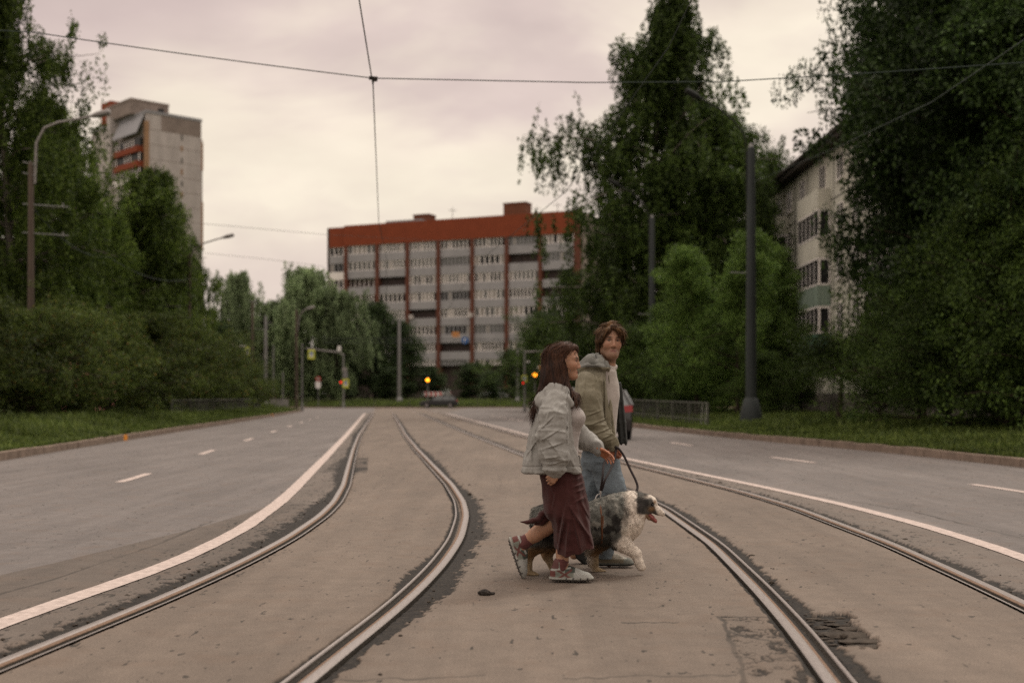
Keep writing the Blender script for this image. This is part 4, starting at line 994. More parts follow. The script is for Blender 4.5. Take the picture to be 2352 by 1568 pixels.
    return root
car((-8.4, 137.2, 0), R(180), 'dark hatchback crossing the junction from right to left', M['car_dark'], .99)
car((2.42, 36.4, 0), R(94), 'dark car driving away on the right road, mostly hidden behind the man', M['car_black'], 1.03)
car((-2.8, 172, 1.0), R(180), 'grey car parked in the shade under the trees beyond the junction', M['car_grey'], 1.0, group='cars parked beyond the junction')
car((-10.8, 170, 1.0), R(180), 'pale car roof showing over the chevron board beyond the junction', M['car_white'], 1.0, group='cars parked beyond the junction')
# ================================================================== trees and shrubs
M['bark'] = mat('dark_bark', (.045, .035, .026), .95, .1, .35, 6, .6, 20, stretch=(1, 1, .25))
M['birch_bark'] = mat('birch_bark', (.22, .19, .165), .9, .15, 0, 4, .4, 14, c2=(.04, .035, .03), stretch=(1, 1, 3))
M['leaf_birch'] = leafmat('birch_leaves', (0.0185, 0.0385, 0.0084), (0.1383, 0.1958, 0.0359), .42)
M['leaf_birch_dark'] = leafmat('dark_birch_leaves', (0.0118, 0.0246, 0.0063), (0.0820, 0.1253, 0.0256), .35)
M['leaf_maple'] = leafmat('maple_leaves', (0.0076, 0.0171, 0.0053), (0.0553, 0.0941, 0.0231), .25)
M['leaf_linden'] = leafmat('linden_leaves', (0.0269, 0.0556, 0.0115), (0.1281, 0.1958, 0.0410), .4)
M['leaf_bush'] = leafmat('shrub_leaves', (0.0101, 0.0214, 0.0053), (0.0717, 0.1122, 0.0218), .32)
M['leaf_hedge'] = leafmat('hedge_leaves', (0.0134, 0.0257, 0.0063), (0.0943, 0.1253, 0.0256), .34, patch=(.16, .075, .02))
M['leaf_willow'] = leafmat('willow_leaves', (0.0630, 0.0910, 0.0441), (0.2562, 0.3264, 0.1665), .4)
M['leaf_far'] = leafmat('far_leaves', (0.0168, 0.0321, 0.0126), (0.0615, 0.0914, 0.0321), .3)
M['petal'] = mat('rose_petals', (.50, .22, .20), .7, .2, .2, 5)
def leaf_mesh(nm, P, D, size, m, asp=.62):
    # rhombic leaves at P, hanging along D with jitter; folded slightly along the midrib
    n = len(P); D = D / (np.linalg.norm(D, axis=1)[:, None] + 1e-9)
    r = RNG.normal(size=(n, 3)); s = np.cross(D, r); s /= np.linalg.norm(s, axis=1)[:, None] + 1e-9
    size = size * RNG.uniform(.6, 1.3, n)
    a = P; b = P + D * (size * .45)[:, None] + s * (size * asp * .5)[:, None]; c = P + D * size[:, None]; d = P + D * (size * .45)[:, None] - s * (size * asp * .5)[:, None]
    V = np.stack([a, b, c, d], 1).reshape(-1, 3); i = np.arange(n) * 4
    return mkmesh(nm, V, np.stack([i, i + 1, i + 2, i + 3], 1), False, None, None, [m])
def limb_pts(p, d, L, n, droop, rnd, wob=.12):
    P = [np.array(p, float)]; d = np.array(d, float); d /= np.linalg.norm(d)
    for i in range(n):
        d = d + rnd.normal(size=3) * wob + np.array([0, 0, droop]); d /= np.linalg.norm(d); P.append(P[-1] + d * L / n)
    return np.array(P)
def tree_mesh(kind, H, Rm, seed, leaves, lsize, leafm, barkm, prof=None, base=.15, clump=.55, droop=-.02, lean=0.0, trunk=None, nl=None):
    """returns (trunk mesh, crown mesh); the crown is made of leaf clumps on branch ends, weeping kinds hang strands"""
    rnd = np.random.default_rng(seed); mb = MB()
    T = limb_pts((0, 0, 0), (lean, 0, 1), H * .97, 12, .02, rnd, .035)
    tr = trunk or H * .012
    mb.tube([T[0] - [0, 0, .3]] + list(T), [tr * 1.5] + [tr * (1.25 if i == 0 else 1) * (1 - i / 12.5) ** .8 + .012 for i in range(13)], 9)
    nl = nl or int(34 + H * 2.2); C = []; Dr = []; strands = []
    prof = prof or (lambda t: math.sin(math.pi * min(1, t * .85 + .13)) ** .7)
    for i in range(nl):
        t = base + (1 - base) * ((i + rnd.uniform(0, 1)) / nl) ** .9 * .97
        k = t * 12; j = min(11, int(k)); p = T[j] + (T[j + 1] - T[j]) * (k - j)
        az = i * 2.4 + rnd.uniform(-.5, .5)
        lobe = float(vn(math.cos(az) * 1.1 + seed, math.sin(az) * 1.1, t * H * .28, seed)) + .6 * float(vn(math.cos(az) * 2.3, math.sin(az) * 2.3 + seed, t * H * .6, seed + 5))
        rr = Rm * prof((t - base) / (1 - base)) * rnd.uniform(.5, 1.05) * min(1.35 if kind == 'bush' else 1.22 if kind == 'birch' else 1.14, max(.45, 1 + (.75 if kind == 'bush' else .5) * lobe)); up = {'birch': .75, 'broad': .45, 'willow': .8, 'bush': .6}[kind] * rnd.uniform(.5, 1.4)
        d = np.array([math.cos(az), math.sin(az), up])
        Lb = rr / math.cos(math.atan(up)) * 1.0
        B = limb_pts(p, d, Lb, 6, droop - (.10 if kind in ('birch', 'willow') else .03), rnd, .13)
        r0 = max(.012, tr * .42 * (1 - t) + .01)
        mb.tube(B, [r0 * (1 - q / 7) + .006 for q in range(7)], 5, cap=False)
        for q in range(2, 7):
            for w in range(2 if q < 6 else 3):
                e = B[q] + rnd.normal(size=3) * rr * .12
                C.append(e); Dr.append(B[q] - B[q - 1])
    C = np.array(C); Dr = np.array(Dr)
    if kind in ('birch', 'willow'):
        ns = len(C) * 3; src = rnd.integers(0, len(C), ns); S = C[src] + rnd.normal(size=(ns, 3)) * [.26, .26, .2] * (Rm / 5)
        Ls = rnd.uniform(.5, 2.3 if kind == 'birch' else 3.0, ns) * (H / 20) ** .7
        sway = rnd.normal(size=(ns, 3)) * .12; sway[:, 2] = 0
        per = max(4, leaves // ns); u = rnd.uniform(0, 1, (ns, per))
        P = S[:, None, :] + np.array([0, 0, -1.]) * (u * Ls[:, None])[..., None] + sway[:, None, :] * (u ** 1.5)[..., None] * 2 + rnd.normal(size=(ns, per, 3)) * .07
        P = P.reshape(-1, 3); P = P[P[:, 2] > .3]
        D = rnd.normal(size=P.shape) * .7 + [0, 0, -.9]
    else:
        per = max(6, leaves // len(C)); g = rnd.normal(size=(len(C), per, 3)); g /= np.linalg.norm(g, axis=2)[..., None] + 1e-6
        rad = clump * rnd.uniform(.55, 1.25, (len(C), 1, 1)) * rnd.uniform(.15, 1, (len(C), per, 1)) ** .45
        P = (C[:, None, :] + g * rad * [1.15, 1.15, .75]); P = P.reshape(-1, 3); ok = P[:, 2] > .12
        P = P[ok]; D = (g.reshape(-1, 3)[ok] + rnd.normal(size=P.shape) * .8 + [0, 0, -.35])
    return mb, leaf_mesh('crown', P, D, lsize, leafm), barkm
LIB = {}
def proto(key, *a, **k):
    mb, cr, bm = tree_mesh(*a, **k)
    V = np.concatenate(mb.v); me = mkmesh('trunk', V, mb.f, True, None, None, [bm]); LIB[key] = (me, cr, a[1])
def plant(key, px, Y, top, label, cat, name='tree', rz=None, sx=1.0, group=None, z0=None, R_=None):
    me, cr, H = LIB[key]
    p = at(px, HZ, Y); p[2] = .35 if z0 is None else z0
    s = (at(px, top, Y)[2] - p[2]) / H
    root = thing(name, label, cat, p, group)
    root.rotation_euler = (0, 0, random.uniform(0, 6.28) if rz is None else rz); root.scale = (s * sx, s * sx, s)
    link('trunk', me, root); link('crown', cr, root)
    return root
spire = lambda t: max(.08, min(1, (1 - t) * 2.1 + .05) * min(1, .75 + t * 2.0))
birchp = lambda t: max(.06, (math.sin(math.pi * min(1, t * .80 + .2)) ** .8))
proto('birch_a', 'birch', 22, 4.4, 1, 120000, .155, M['leaf_birch'], M['birch_bark'], birchp, .10)
proto('birch_b', 'birch', 17, 3.4, 2, 85000, .155, M['leaf_birch'], M['birch_bark'], birchp, .08)
proto('birch_c', 'birch', 27, 6.0, 31, 150000, .21, M['leaf_birch_dark'], M['birch_bark'], spire, .03, nl=120)
proto('birch_d', 'birch', 21, 4.2, 4, 100000, .18, M['leaf_birch_dark'], M['birch_bark'], birchp, .04, nl=80)
proto('maple', 'broad', 17, 5.4, 5, 150000, .185, M['leaf_maple'], M['bark'], lambda t: math.sin(math.pi * min(1, t * .8 + .17)) ** .55, .17, .95, .0, nl=70)
proto('broad', 'broad', 22, 4.4, 6, 42000, .20, M['leaf_bush'], M['bark'], lambda t: math.sin(math.pi * min(1, t * .82 + .15)) ** .7, .12, .9)
proto('linden', 'broad', 8.5, 2.1, 7, 34000, .105, M['leaf_linden'], M['bark'], lambda t: math.sin(math.pi * min(1, t * .75 + .22)) ** .7, .10, .42)
proto('lilac', 'bush', 5.5, 2.6, 8, 46000, .095, M['leaf_bush'], M['bark'], lambda t: math.sin(math.pi * min(1, t * .62 + .36)) ** .6, .04, .36, nl=90)
proto('hedge', 'bush', 4.2, 2.6, 9, 55000, .085, M['leaf_hedge'], M['bark'], lambda t: math.sin(math.pi * min(1, t * .55 + .42)) ** .55, .03, .32, nl=90)
proto('hedge_b', 'bush', 4.2, 2.6, 19, 55000, .085, M['leaf_hedge'], M['bark'], lambda t: math.sin(math.pi * min(1, t * .55 + .42)) ** .55, .03, .28, nl=100)
proto('willow', 'willow', 16, 4.8, 10, 60000, .26, M['leaf_willow'], M['bark'], lambda t: math.sin(math.pi * min(1, t * .7 + .25)) ** .6, .12)
proto('far', 'broad', 13, 3.8, 12, 26000, .24, M['leaf_far'], M['bark'], lambda t: math.sin(math.pi * min(1, t * .7 + .25)) ** .6, .05, .8)
proto('umbrella', 'broad', 3.3, 1.9, 13, 15000, .085, M['leaf_bush'], M['bark'], lambda t: .9, .52, .38, trunk=.10)
B, S = 'tree', 'shrub'
gL = 'birches along the left street'
plant('birch_a', -150, 54, -200, 'birch at the very left edge of the picture, leaves cut by the frame', B, 'birch_tree', 1, 1.1, gL)
plant('birch_a', 45, 52, -90, 'tallest left birch, its crown rising past the top left corner', B, 'birch_tree', 2.1, .95, gL)
plant('birch_b', 150, 62, 160, 'left birch with a narrow top right behind the curved street lamp', B, 'birch_tree', 0, .85, gL)
plant('birch_b', 266, 72, 342, 'left birch whose hanging twigs cover the balconies of the tower block', B, 'birch_tree', 4, 1.3, gL)
plant('birch_b', 355, 83, 425, 'left birch below the tower block, just left of its grey side wall', B, 'birch_tree', 2.6, 1.0, gL)
plant('birch_b', 428, 95, 548, 'smallest left birch, beside the lamp post at the foot of the tower block', B, 'birch_tree', 5.2, .85, gL)
plant('birch_b', 212, 66, 238, 'left birch between the curved street lamp and the roof of the tower block', B, 'birch_tree', 1.2, .95, gL)
plant('birch_d', 90, 70, 330, 'birch deep in the left row, behind the brown lamp post', B, 'birch_tree', 3, 1.1, gL)
plant('birch_d', 235, 84, 470, 'dark birch filling the middle of the left row above the hedge', B, 'birch_tree', 1, 1.3, gL)
plant('birch_d', 345, 96, 560, 'dark birch low in the left row behind the hedge', B, 'birch_tree', 2, 1.3, gL)
gH = 'shrubs of the left hedge'
for i, (x, Y, t, lab) in enumerate([(-70, 40, 700, 'hedge shrub cut by the left picture edge'), (48, 43, 722, 'hedge shrub in front of the foot of the brown lamp post'), (150, 47, 728, 'hedge shrub with pale pink blossoms, right of the brown lamp post'),
        (245, 52, 738, 'hedge shrub with rose blossoms low on its front, above the orange kerb mark'), (325, 61, 735, 'tall hedge shrub at the near end of the left metal fence'), (400, 69, 752, 'hedge shrub behind the middle of the left metal fence'),
        (462, 79, 778, 'hedge shrub right below the second lamp post'), (515, 88, 806, 'hedge shrub in front of the small brick building'), (556, 97, 842, 'low hedge shrub near the end of the left row'), (590, 106, 872, 'lowest hedge shrub, last in the left row')]):
    r = plant(('hedge', 'hedge_b')[i % 2], x, Y, t, lab, S, 'hedge_shrub', i * 1.3, 1.12, gH)
    if i in (2, 3):
        f = []; c = org(r); n = 26
        for q in range(n):
            fx_, fy_ = ((130 + random.gauss(25, 24), 868 + random.gauss(0, 26)) if i == 2 else (240 + random.gauss(0, 18), 900 + random.gauss(0, 22)))
            f.append(at(fx_, fy_, Y - 2.9 + random.uniform(-.2, .3)))
        f = np.array(f); f = np.repeat(f, 5, 0) + RNG.normal(size=(n * 5, 3)) * .035
        me = leaf_mesh('blossom', f, RNG.normal(size=f.shape), .075, M['petal'], .9)
        o = link('blossom', me, r); o['kind'] = 'stuff'
        o.matrix_parent_inverse = Matrix.LocRotScale(r.location, r.rotation_euler, r.scale).inverted()
# right side
plant('birch_c', 1488, 80, -40, 'tallest birch right of centre, with a spiky top above the man', B, 'birch_tree', 2.6, 1.0)
plant('birch_d', 1598, 76, 178, 'dark birch merging with the tallest one, behind the nearest tram pole', B, 'birch_tree', 2.2, 1.35)
plant('broad', 1752, 97, 215, 'broad tree with an open top left of the panel house roof', B, 'tree', 1.0, .85)
plant('broad', 1842, 104, 322, 'pale green tree top peeping over the panel house roof', B, 'tree', 2.0, .8)
plant('birch_d', 1420, 90, 420, 'dark birch filling in low left of the tallest birch', B, 'birch_tree', 3.3, .62)
plant('broad', 1330, 104, 610, 'dark tree between the red block and the tallest birch', B, 'tree', 3.0, 1.0)
gR = 'young lindens on the right verge'
plant('linden', 1600, 57, 560, 'light green linden left of the nearest tram pole', B, 'linden_tree', 0, .98, gR)
plant('linden', 1695, 55, 528, 'light green linden right behind the nearest tram pole', B, 'linden_tree', 2, .95, gR)
plant('linden', 1785, 58, 560, 'light green linden between the nearest tram pole and the green balconies', B, 'linden_tree', 4, .85, gR)
plant('linden', 1535, 63, 690, 'low linden behind the man, in front of the second tram pole', B, 'linden_tree', 5, .95, gR)
gS = 'dark shrubs on the right verge'
for i, (x, Y, t, sx, lab) in enumerate([(1480, 66, 760, 1.3, 'dark shrub behind the right metal fence beside the man'), (1570, 60, 790, 1.2, 'dark shrub behind the end of the right metal fence'), (1660, 62, 760, 1.3, 'dark shrub left of the nearest tram pole base'),
        (1765, 52, 815, 1.1, 'dark shrub just right of the nearest tram pole base'), (1840, 66, 820, .8, 'low dark shrub at the plinth of the panel house'), (1400, 82, 740, 1.4, 'dark shrub at the foot of the tallest birch'), (1325, 95, 770, 1.3, 'dark shrub seen between the two walkers'),
        (1270, 112, 740, 1.2, 'dark shrub above the woman, by the slim tram pole')]):
    plant('lilac', x, Y, t, lab, S, 'shrub', i * 1.7, sx, gS)
plant('broad', 1778, 73, 390, 'dark tree hiding the far end of the panel house', B, 'tree', 2.5, .62)
plant('umbrella', 1925, 43, 772, 'small umbrella shaped tree with a bare trunk in front of the panel house', B, 'tree', 1, 1.1)
plant('maple', 2320, 38, -330, 'huge dark maple filling the upper right corner of the picture', B, 'maple_tree', .5, .88)
plant('maple', 2120, 43, -160, 'slim dark maple at the left edge of the dark mass, beside the panel house', B, 'maple_tree', 4.0, .60)
plant('maple', 2480, 33, -200, 'second dark maple cut by the right picture edge', B, 'maple_tree', 2.5, .9)
gT = 'tall shrubs below the maple'
plant('lilac', 2290, 33.5, 432, 'tall yellowish green shrub right of the panel house, at the picture edge', S, 'shrub', .3, .82, gT)
plant('lilac', 2110, 37, 600, 'tall shrub in front of the panel house windows below the maple', S, 'shrub', 2.0, .9, gT)
plant('lilac', 2020, 41, 730, 'middle sized shrub right of the umbrella shaped tree', S, 'shrub', 3.1, .9, gT)
plant('lilac', 2420, 31, 520, 'tall shrub cut by the right picture edge', S, 'shrub', 4.1, .9, gT)
plant('lilac', 2180, 34, 700, 'dark shrub at the grass edge below the maple', S, 'shrub', 5.1, 1.2, gT)
plant('lilac', 2310, 32, 740, 'lowest dark shrub at the right end of the grass', S, 'shrub', 1.1, 1.2, gT)
# middle distance
gW = 'grey green willows at the junction'
plant('willow', 552, 146, 622, 'slender grey green willow standing apart on the left', B, 'willow_tree', .5, .62, gW, .4)
plant('willow', 690, 152, 612, 'largest grey green willow in the middle distance', B, 'willow_tree', 1.9, 1.0, gW, .4)
plant('willow', 772, 150, 662, 'grey green willow touching the left end of the red block', B, 'willow_tree', 3.9, .95, gW, .4)
plant('willow', 640, 158, 690, 'lower willow behind the far lamp posts', B, 'willow_tree', 5.0, 1.2, gW, .4)
gD = 'dark trees in front of the red block'
for i, (x, Y, t, sx, lab) in enumerate([(860, 160, 690, .95, 'dark tree in front of the left third of the red block'), (935, 165, 738, 1.1, 'dark tree behind the far grey tram pole'), (1240, 152, 712, 1.0, 'tree in front of the right end of the red block, above the woman'), (1178, 158, 800, 1.2, 'low dark tree by the pole with the round blue sign'),
        (1000, 166, 842, 1.6, 'low tree above the dark car'), (1075, 168, 832, 1.6, 'low tree under the middle of the red block'), (1130, 162, 852, 1.6, 'low tree left of the right amber light'), (805, 160, 800, 1.3, 'dark tree behind the pole with the crossing signs'), (890, 154, 842, 1.7, 'low dark tree left of the chevron board'),
        (720, 164, 800, 1.5, 'dark tree behind the round red rimmed sign'), (650, 164, 830, 1.5, 'dark low tree behind the concrete panel fence'), (1300, 150, 760, 1.2, 'dark tree right behind the long haired woman'), (500, 140, 735, .8, 'thin far tree left of the slender willow')]):
    plant('far', x, Y, t, lab, B, 'tree', i * 2.1, sx, gD, .6)
plant('hedge_b', 1224, 93, 908, 'clipped low green shrub on the corner island behind the woman', S, 'shrub', 1, .55, None, .1)
# far treeline: reads as one mass
def treeline():
    n = 90000; X = RNG.uniform(-260, 260, n); top = 9 + 5 * fbm(X * .06, X * 0, 0, 3, 4) + 3 * fbm(X * .3, X * 0, 0, 4, 3)
    Z = RNG.uniform(0, 1, n) ** .8 * top * 1.0; Y = 262 + RNG.normal(size=n) * 4
    P = np.stack([X, Y, Z + 1], 1); tag(link('far_wood', leaf_mesh('far_wood', P, RNG.normal(size=P.shape), 1.0, M['leaf_far'], .9)), 'dark strip of far woodland closing the view between the houses', 'wood', None, 'stuff')
treeline()
# ================================================================== figures: volumes meshed with surface nets
class Vol:
    def __init__(s, lo, hi, h):
        s.lo = np.array(lo, float); s.h = h
        s.n = np.ceil((np.array(hi) - s.lo) / h).astype(int) + 1
        s.v = np.full(s.n, .2, np.float32)
    def _blk(s, lo, hi):
        a = np.maximum(0, np.floor((np.array(lo) - s.lo) / s.h).astype(int)); b = np.minimum(s.n, np.ceil((np.array(hi) - s.lo) / s.h).astype(int) + 1)
        if (b <= a).any(): return None
        ax = [s.lo[i] + np.arange(a[i], b[i]) * s.h for i in range(3)]
        return tuple(slice(a[i], b[i]) for i in range(3)), ax[0][:, None, None], ax[1][None, :, None], ax[2][None, None, :]
    def op(s, lo, hi, fn, k=.02, mode='u'):
        m = k + .012
        r = s._blk(np.array(lo) - m, np.array(hi) + m)
        if r is None: return s
        sl, X, Y, Z = r; d = np.asarray(fn(X, Y, Z), np.float32); d = np.broadcast_to(d, s.v[sl].shape); a = s.v[sl]
        if mode == 'u':
            h = np.maximum(k - np.abs(a - d), 0) / k; s.v[sl] = np.minimum(a, d) - h * h * k * .25
        elif mode == 's':
            d = -d; h = np.maximum(k - np.abs(a - d), 0) / k; s.v[sl] = np.maximum(a, d) + h * h * k * .25
        elif mode == 'i':
            s.v[sl] = np.maximum(a, d)
        return s
    def cap(s, a, b, ra, rb=None, k=.02, mode='u', flat=None):
        a, b = np.array(a, float), np.array(b, float); rb = ra if rb is None else rb; v = b - a; L2 = v.dot(v) + 1e-12
        R_ = max(ra, rb)
        def fn(X, Y, Z):
            x, y, z = X - a[0], Y - a[1], Z - a[2]; t = np.clip((x * v[0] + y * v[1] + z * v[2]) / L2, 0, 1)
            if flat is not None:
                f, q = flat; dx, dy, dz = x - t * v[0], y - t * v[1], z - t * v[2]; w = dx * f[0] + dy * f[1] + dz * f[2]
                return np.sqrt(np.maximum(dx * dx + dy * dy + dz * dz + w * w * (q * q - 1), 1e-12)) - (ra + (rb - ra) * t)
            return np.sqrt((x - t * v[0]) ** 2 + (y - t * v[1]) ** 2 + (z - t * v[2]) ** 2) - (ra + (rb - ra) * t)
        return s.op(np.minimum(a, b) - R_, np.maximum(a, b) + R_, fn, k, mode)
    def chain(s, P, r, k=.02, mode='u', flat=None):
        for i in range(len(P) - 1): s.cap(P[i], P[i + 1], r[i], r[i + 1], k, mode, flat)
        return s
    def ell(s, c, r, k=.02, mode='u', A=None):
        c = np.array(c, float); r = np.array(r, float); A = np.eye(3) if A is None else np.array(A); m = r.max()
        def fn(X, Y, Z):
            x, y, z = X - c[0], Y - c[1], Z - c[2]
            q = [(A[i][0] * x + A[i][1] * y + A[i][2] * z) for i in range(3)]
            k0 = np.sqrt(sum((q[i] / r[i]) ** 2 for i in range(3))) + 1e-9; k1 = np.sqrt(sum((q[i] / r[i] ** 2) ** 2 for i in range(3))) + 1e-9
            return k0 * (k0 - 1) / k1
        return s.op(c - m, c + m, fn, k, mode)
    def loft(s, rows, k=.02, mode='u', p=2.0):
        """rows: (z, x0, x1, yc, half_depth) from top to bottom or the reverse; superelliptic sections"""
        rows = sorted(rows); zz = [r[0] for r in rows]; x0 = [r[1] for r in rows]; x1 = [r[2] for r in rows]; yc = [r[3] for r in rows]; b = [r[4] for r in rows]
        def fn(X, Y, Z):
            z = Z.ravel(); a0, a1, c, d = [np.interp(z, zz, q)[None, None, :] for q in (x0, x1, yc, b)]
            xc, a = (a0 + a1) / 2, (a1 - a0) / 2
            r = (np.abs((X - xc) / a) ** p + np.abs((Y - c) / d) ** p) ** (1 / p)
            e = (r - 1) * np.minimum(a, d)
            cz = np.maximum(zz[0] - Z, Z - zz[-1])
            return np.where((e > 0) & (cz > 0), np.sqrt(e * e + np.maximum(cz, 0) ** 2), np.maximum(e, cz))
        return s.op((min(x0), min(np.array(yc) - b), zz[0]), (max(x1), max(np.array(yc) + b), zz[-1]), fn, k, mode)
    def disp(s, fn, lim=.035):
        i = np.argwhere(np.abs(s.v) < lim)
        P = s.lo + i * s.h
        s.v[tuple(i.T)] += fn(P[:, 0], P[:, 1], P[:, 2]).astype(np.float32); return s
    def blur(s, n=1):
        for _ in range(n):
            for ax in range(3):
                a = np.pad(s.v, [(1, 1) if q == ax else (0, 0) for q in range(3)], mode='edge')
                s.v = (np.take(a, range(0, s.n[ax]), ax) + 2 * s.v + np.take(a, range(2, s.n[ax] + 2), ax)) * .25
        return s
    def mesh(s):
        v = s.v; v[[0, -1]] = .05; v[:, [0, -1]] = .05; v[:, :, [0, -1]] = .05
        ins = v < 0
        c = [ins[i:ins.shape[0] - 1 + i, j:ins.shape[1] - 1 + j, k:ins.shape[2] - 1 + k] for i in (0, 1) for j in (0, 1) for k in (0, 1)]
        cnt = sum(x.astype(np.int8) for x in c); cells = np.argwhere((cnt > 0) & (cnt < 8))
        idx = np.full(np.array(v.shape) - 1, -1, np.int64); idx[tuple(cells.T)] = np.arange(len(cells))
        cor = np.array([[i, j, k] for i in (0, 1) for j in (0, 1) for k in (0, 1)])
        val = np.stack([v[tuple((cells + q).T)] for q in cor], 1)
        acc = np.zeros((len(cells), 3)); num = np.zeros(len(cells))
        for a in range(8):
            for b in range(a + 1, 8):
                if np.abs(cor[a] - cor[b]).sum() != 1: continue
                x = (val[:, a] < 0) != (val[:, b] < 0); t = np.where(x, val[:, a] / (val[:, a] - val[:, b] + 1e-12), 0)
                acc += np.where(x[:, None], cor[a] + t[:, None] * (cor[b] - cor[a]), 0); num += x
        V = s.lo + (cells + acc / num[:, None]) * s.h
        Q = []
        for ax in range(3):
            o = [q for q in range(3) if q != ax]
            A = np.take(ins, range(0, ins.shape[ax] - 1), ax); B = np.take(ins, range(1, ins.shape[ax]), ax)
            e = np.argwhere(A != B); e = e[(e[:, o[0]] > 0) & (e[:, o[1]] > 0) & (e[:, o[0]] < v.shape[o[0]] - 1) & (e[:, o[1]] < v.shape[o[1]] - 1)]
            fl = A[tuple(e.T)]
            def cell(d0, d1):
                q = e.copy(); q[:, o[0]] += d0; q[:, o[1]] += d1; return idx[tuple(q.T)]
            q = np.stack([cell(-1, -1), cell(0, -1), cell(0, 0), cell(-1, 0)], 1)
            if ax == 1: fl = ~fl
            q = np.where(fl[:, None], q, q[:, ::-1]); Q.append(q)
        return V, np.concatenate(Q)
    def obj(s, name, m, parent, colfn=None):
        V, Q = s.mesh(); at_ = {}
        if colfn is not None: at_['col'] = np.clip(colfn(V), 0, 1)
        return link(name, mkmesh(name, V - org(parent), Q, True, at_, None, [m]), parent)
def attrmat(name, rough, spec, scale, amt, bump, bscale, stretch=(1, 1, 1), sss=0.0, sheen=0.0, dist=.004):
    m = bpy.data.materials.new(name); m.use_nodes = True; nt = m.node_tree; b = nt.nodes['Principled BSDF']; L = nt.links.new; N = nt.nodes.new
    a = N('ShaderNodeAttribute'); a.attribute_name = 'col'
    tc = N('ShaderNodeTexCoord'); mp = N('ShaderNodeMapping'); mp.inputs['Scale'].default_value = stretch; L(tc.outputs['Object'], mp.inputs['Vector'])
    n = N('ShaderNodeTexNoise'); n.inputs['Scale'].default_value = scale; n.inputs['Detail'].default_value = 4; L(mp.outputs[0], n.inputs['Vector'])
    mr = N('ShaderNodeMapRange'); mr.inputs['From Min'].default_value = .3; mr.inputs['From Max'].default_value = .7; mr.inputs['To Min'].default_value = 1 - amt; mr.inputs['To Max'].default_value = 1 + amt; L(n.outputs['Fac'], mr.inputs['Value'])
    x = N('ShaderNodeMix'); x.data_type = 'RGBA'; x.blend_type = 'MULTIPLY'; x.inputs['Factor'].default_value = 1; L(a.outputs['Color'], x.inputs['A']); L(mr.outputs['Result'], x.inputs['B'])
    L(x.outputs['Result'], b.inputs['Base Color']); b.inputs['Roughness'].default_value = rough; b.inputs['Specular IOR Level'].default_value = spec
    if sss: b.inputs['Subsurface Weight'].default_value = sss; b.inputs['Subsurface Scale'].default_value = .01
    if sheen: b.inputs['Sheen Weight'].default_value = sheen
    n2 = N('ShaderNodeTexNoise'); n2.inputs['Scale'].default_value = bscale; n2.inputs['Detail'].default_value = 3; L(mp.outputs[0], n2.inputs['Vector'])
    bp = N('ShaderNodeBump'); bp.inputs['Strength'].default_value = bump; bp.inputs['Distance'].default_value = dist; L(n2.outputs['Fac'], bp.inputs['Height']); L(bp.outputs['Normal'], b.inputs['Normal'])
    return m
M['skin'] = attrmat('skin', .5, .35, 60, .07, .15, 120, sss=.08)
M['cloth'] = attrmat('cloth', .85, .2, 140, .07, .25, 260, sheen=.1)
M['shell'] = attrmat('thin_shell_fabric', .62, .3, 25, .06, .25, 60, sheen=.05, dist=.006)
def crease(m, sc, dist, st):                        # sharp creases of thin fabric: ridged noise in the bump
    nt = m.node_tree; L = nt.links.new; N = nt.nodes.new; b = nt.nodes['Principled BSDF']; old = b.inputs['Normal'].links[0].from_node
    tc = N('ShaderNodeTexCoord'); mp = N('ShaderNodeMapping'); mp.inputs['Scale'].default_value = st; L(tc.outputs['Object'], mp.inputs['Vector'])
    n = N('ShaderNodeTexNoise'); n.inputs['Scale'].default_value = sc; n.inputs['Detail'].default_value = 2; n.inputs['Distortion'].default_value = .25; L(mp.outputs[0], n.inputs['Vector'])
    a = N('ShaderNodeMath'); a.operation = 'SUBTRACT'; a.inputs[1].default_value = .5; L(n.outputs['Fac'], a.inputs[0])
    c = N('ShaderNodeMath'); c.operation = 'ABSOLUTE'; L(a.outputs[0], c.inputs[0])
    d = N('ShaderNodeMath'); d.operation = 'MINIMUM'; d.inputs[1].default_value = .10; L(c.outputs[0], d.inputs[0])
    bp = N('ShaderNodeBump'); bp.inputs['Strength'].default_value = .9; bp.inputs['Distance'].default_value = dist; L(d.outputs[0], bp.inputs['Height'])
    L(bp.outputs['Normal'], old.inputs['Normal'])
crease(M['shell'], 8, .036, (1.2, 1.2, .55))
M['denim'] = attrmat('denim', .9, .15, 90, .12, .3, 240)
M['hair'] = attrmat('hair', .55, .18, 170, .4, .6, 260, (1, 1, .12), dist=.006)
M['fur'] = attrmat('fur', .8, .2, 60, .25, .5, 110, dist=.01)
M['shoe'] = attrmat('shoe', .75, .25, 90, .1, .3, 150)
M['eye_white'] = mat('eye_white', (.26, .22, .19), .3, .4); M['eye_dark'] = mat('eye_iris', (.02, .015, .01), .15, .6)
M['leather'] = mat('leash_webbing', (.018, .011, .011), .6, .35, .2, 60)
M['harness'] = mat('harness_leather', (.115, .045, .018), .55, .4, .25, 40)
M['steel'] = mat('polished_steel', (.62, .60, .58), .25, .5, metal=.8)
M['tongue'] = mat('tongue', (.23, .06, .05), .35, .5, .2, 40)
M['nose'] = mat('nose_black', (.015, .013, .013), .35, .5)
def z1(x, y, Y): return at((x / 3.92 + 1240) * .91875, (y / 3.92 + 780) * .91875, Y)
def z2(x, y, Y): return at((x / 4.357 + 1240) * .91875, (y / 4.357 + 1120) * .91875, Y)
def inv2(V, Y):                                     # world points back to sketch coordinates on the plane Y
    x = V[:, 0] * F / Y + CX; y = HZ - (V[:, 2] - HC) * F / Y
    return (x / .91875 - 1240) * 4.357, (y / .91875 - 1120) * 4.357
def nrm(v): v = np.array(v, float); return v / np.linalg.norm(v)
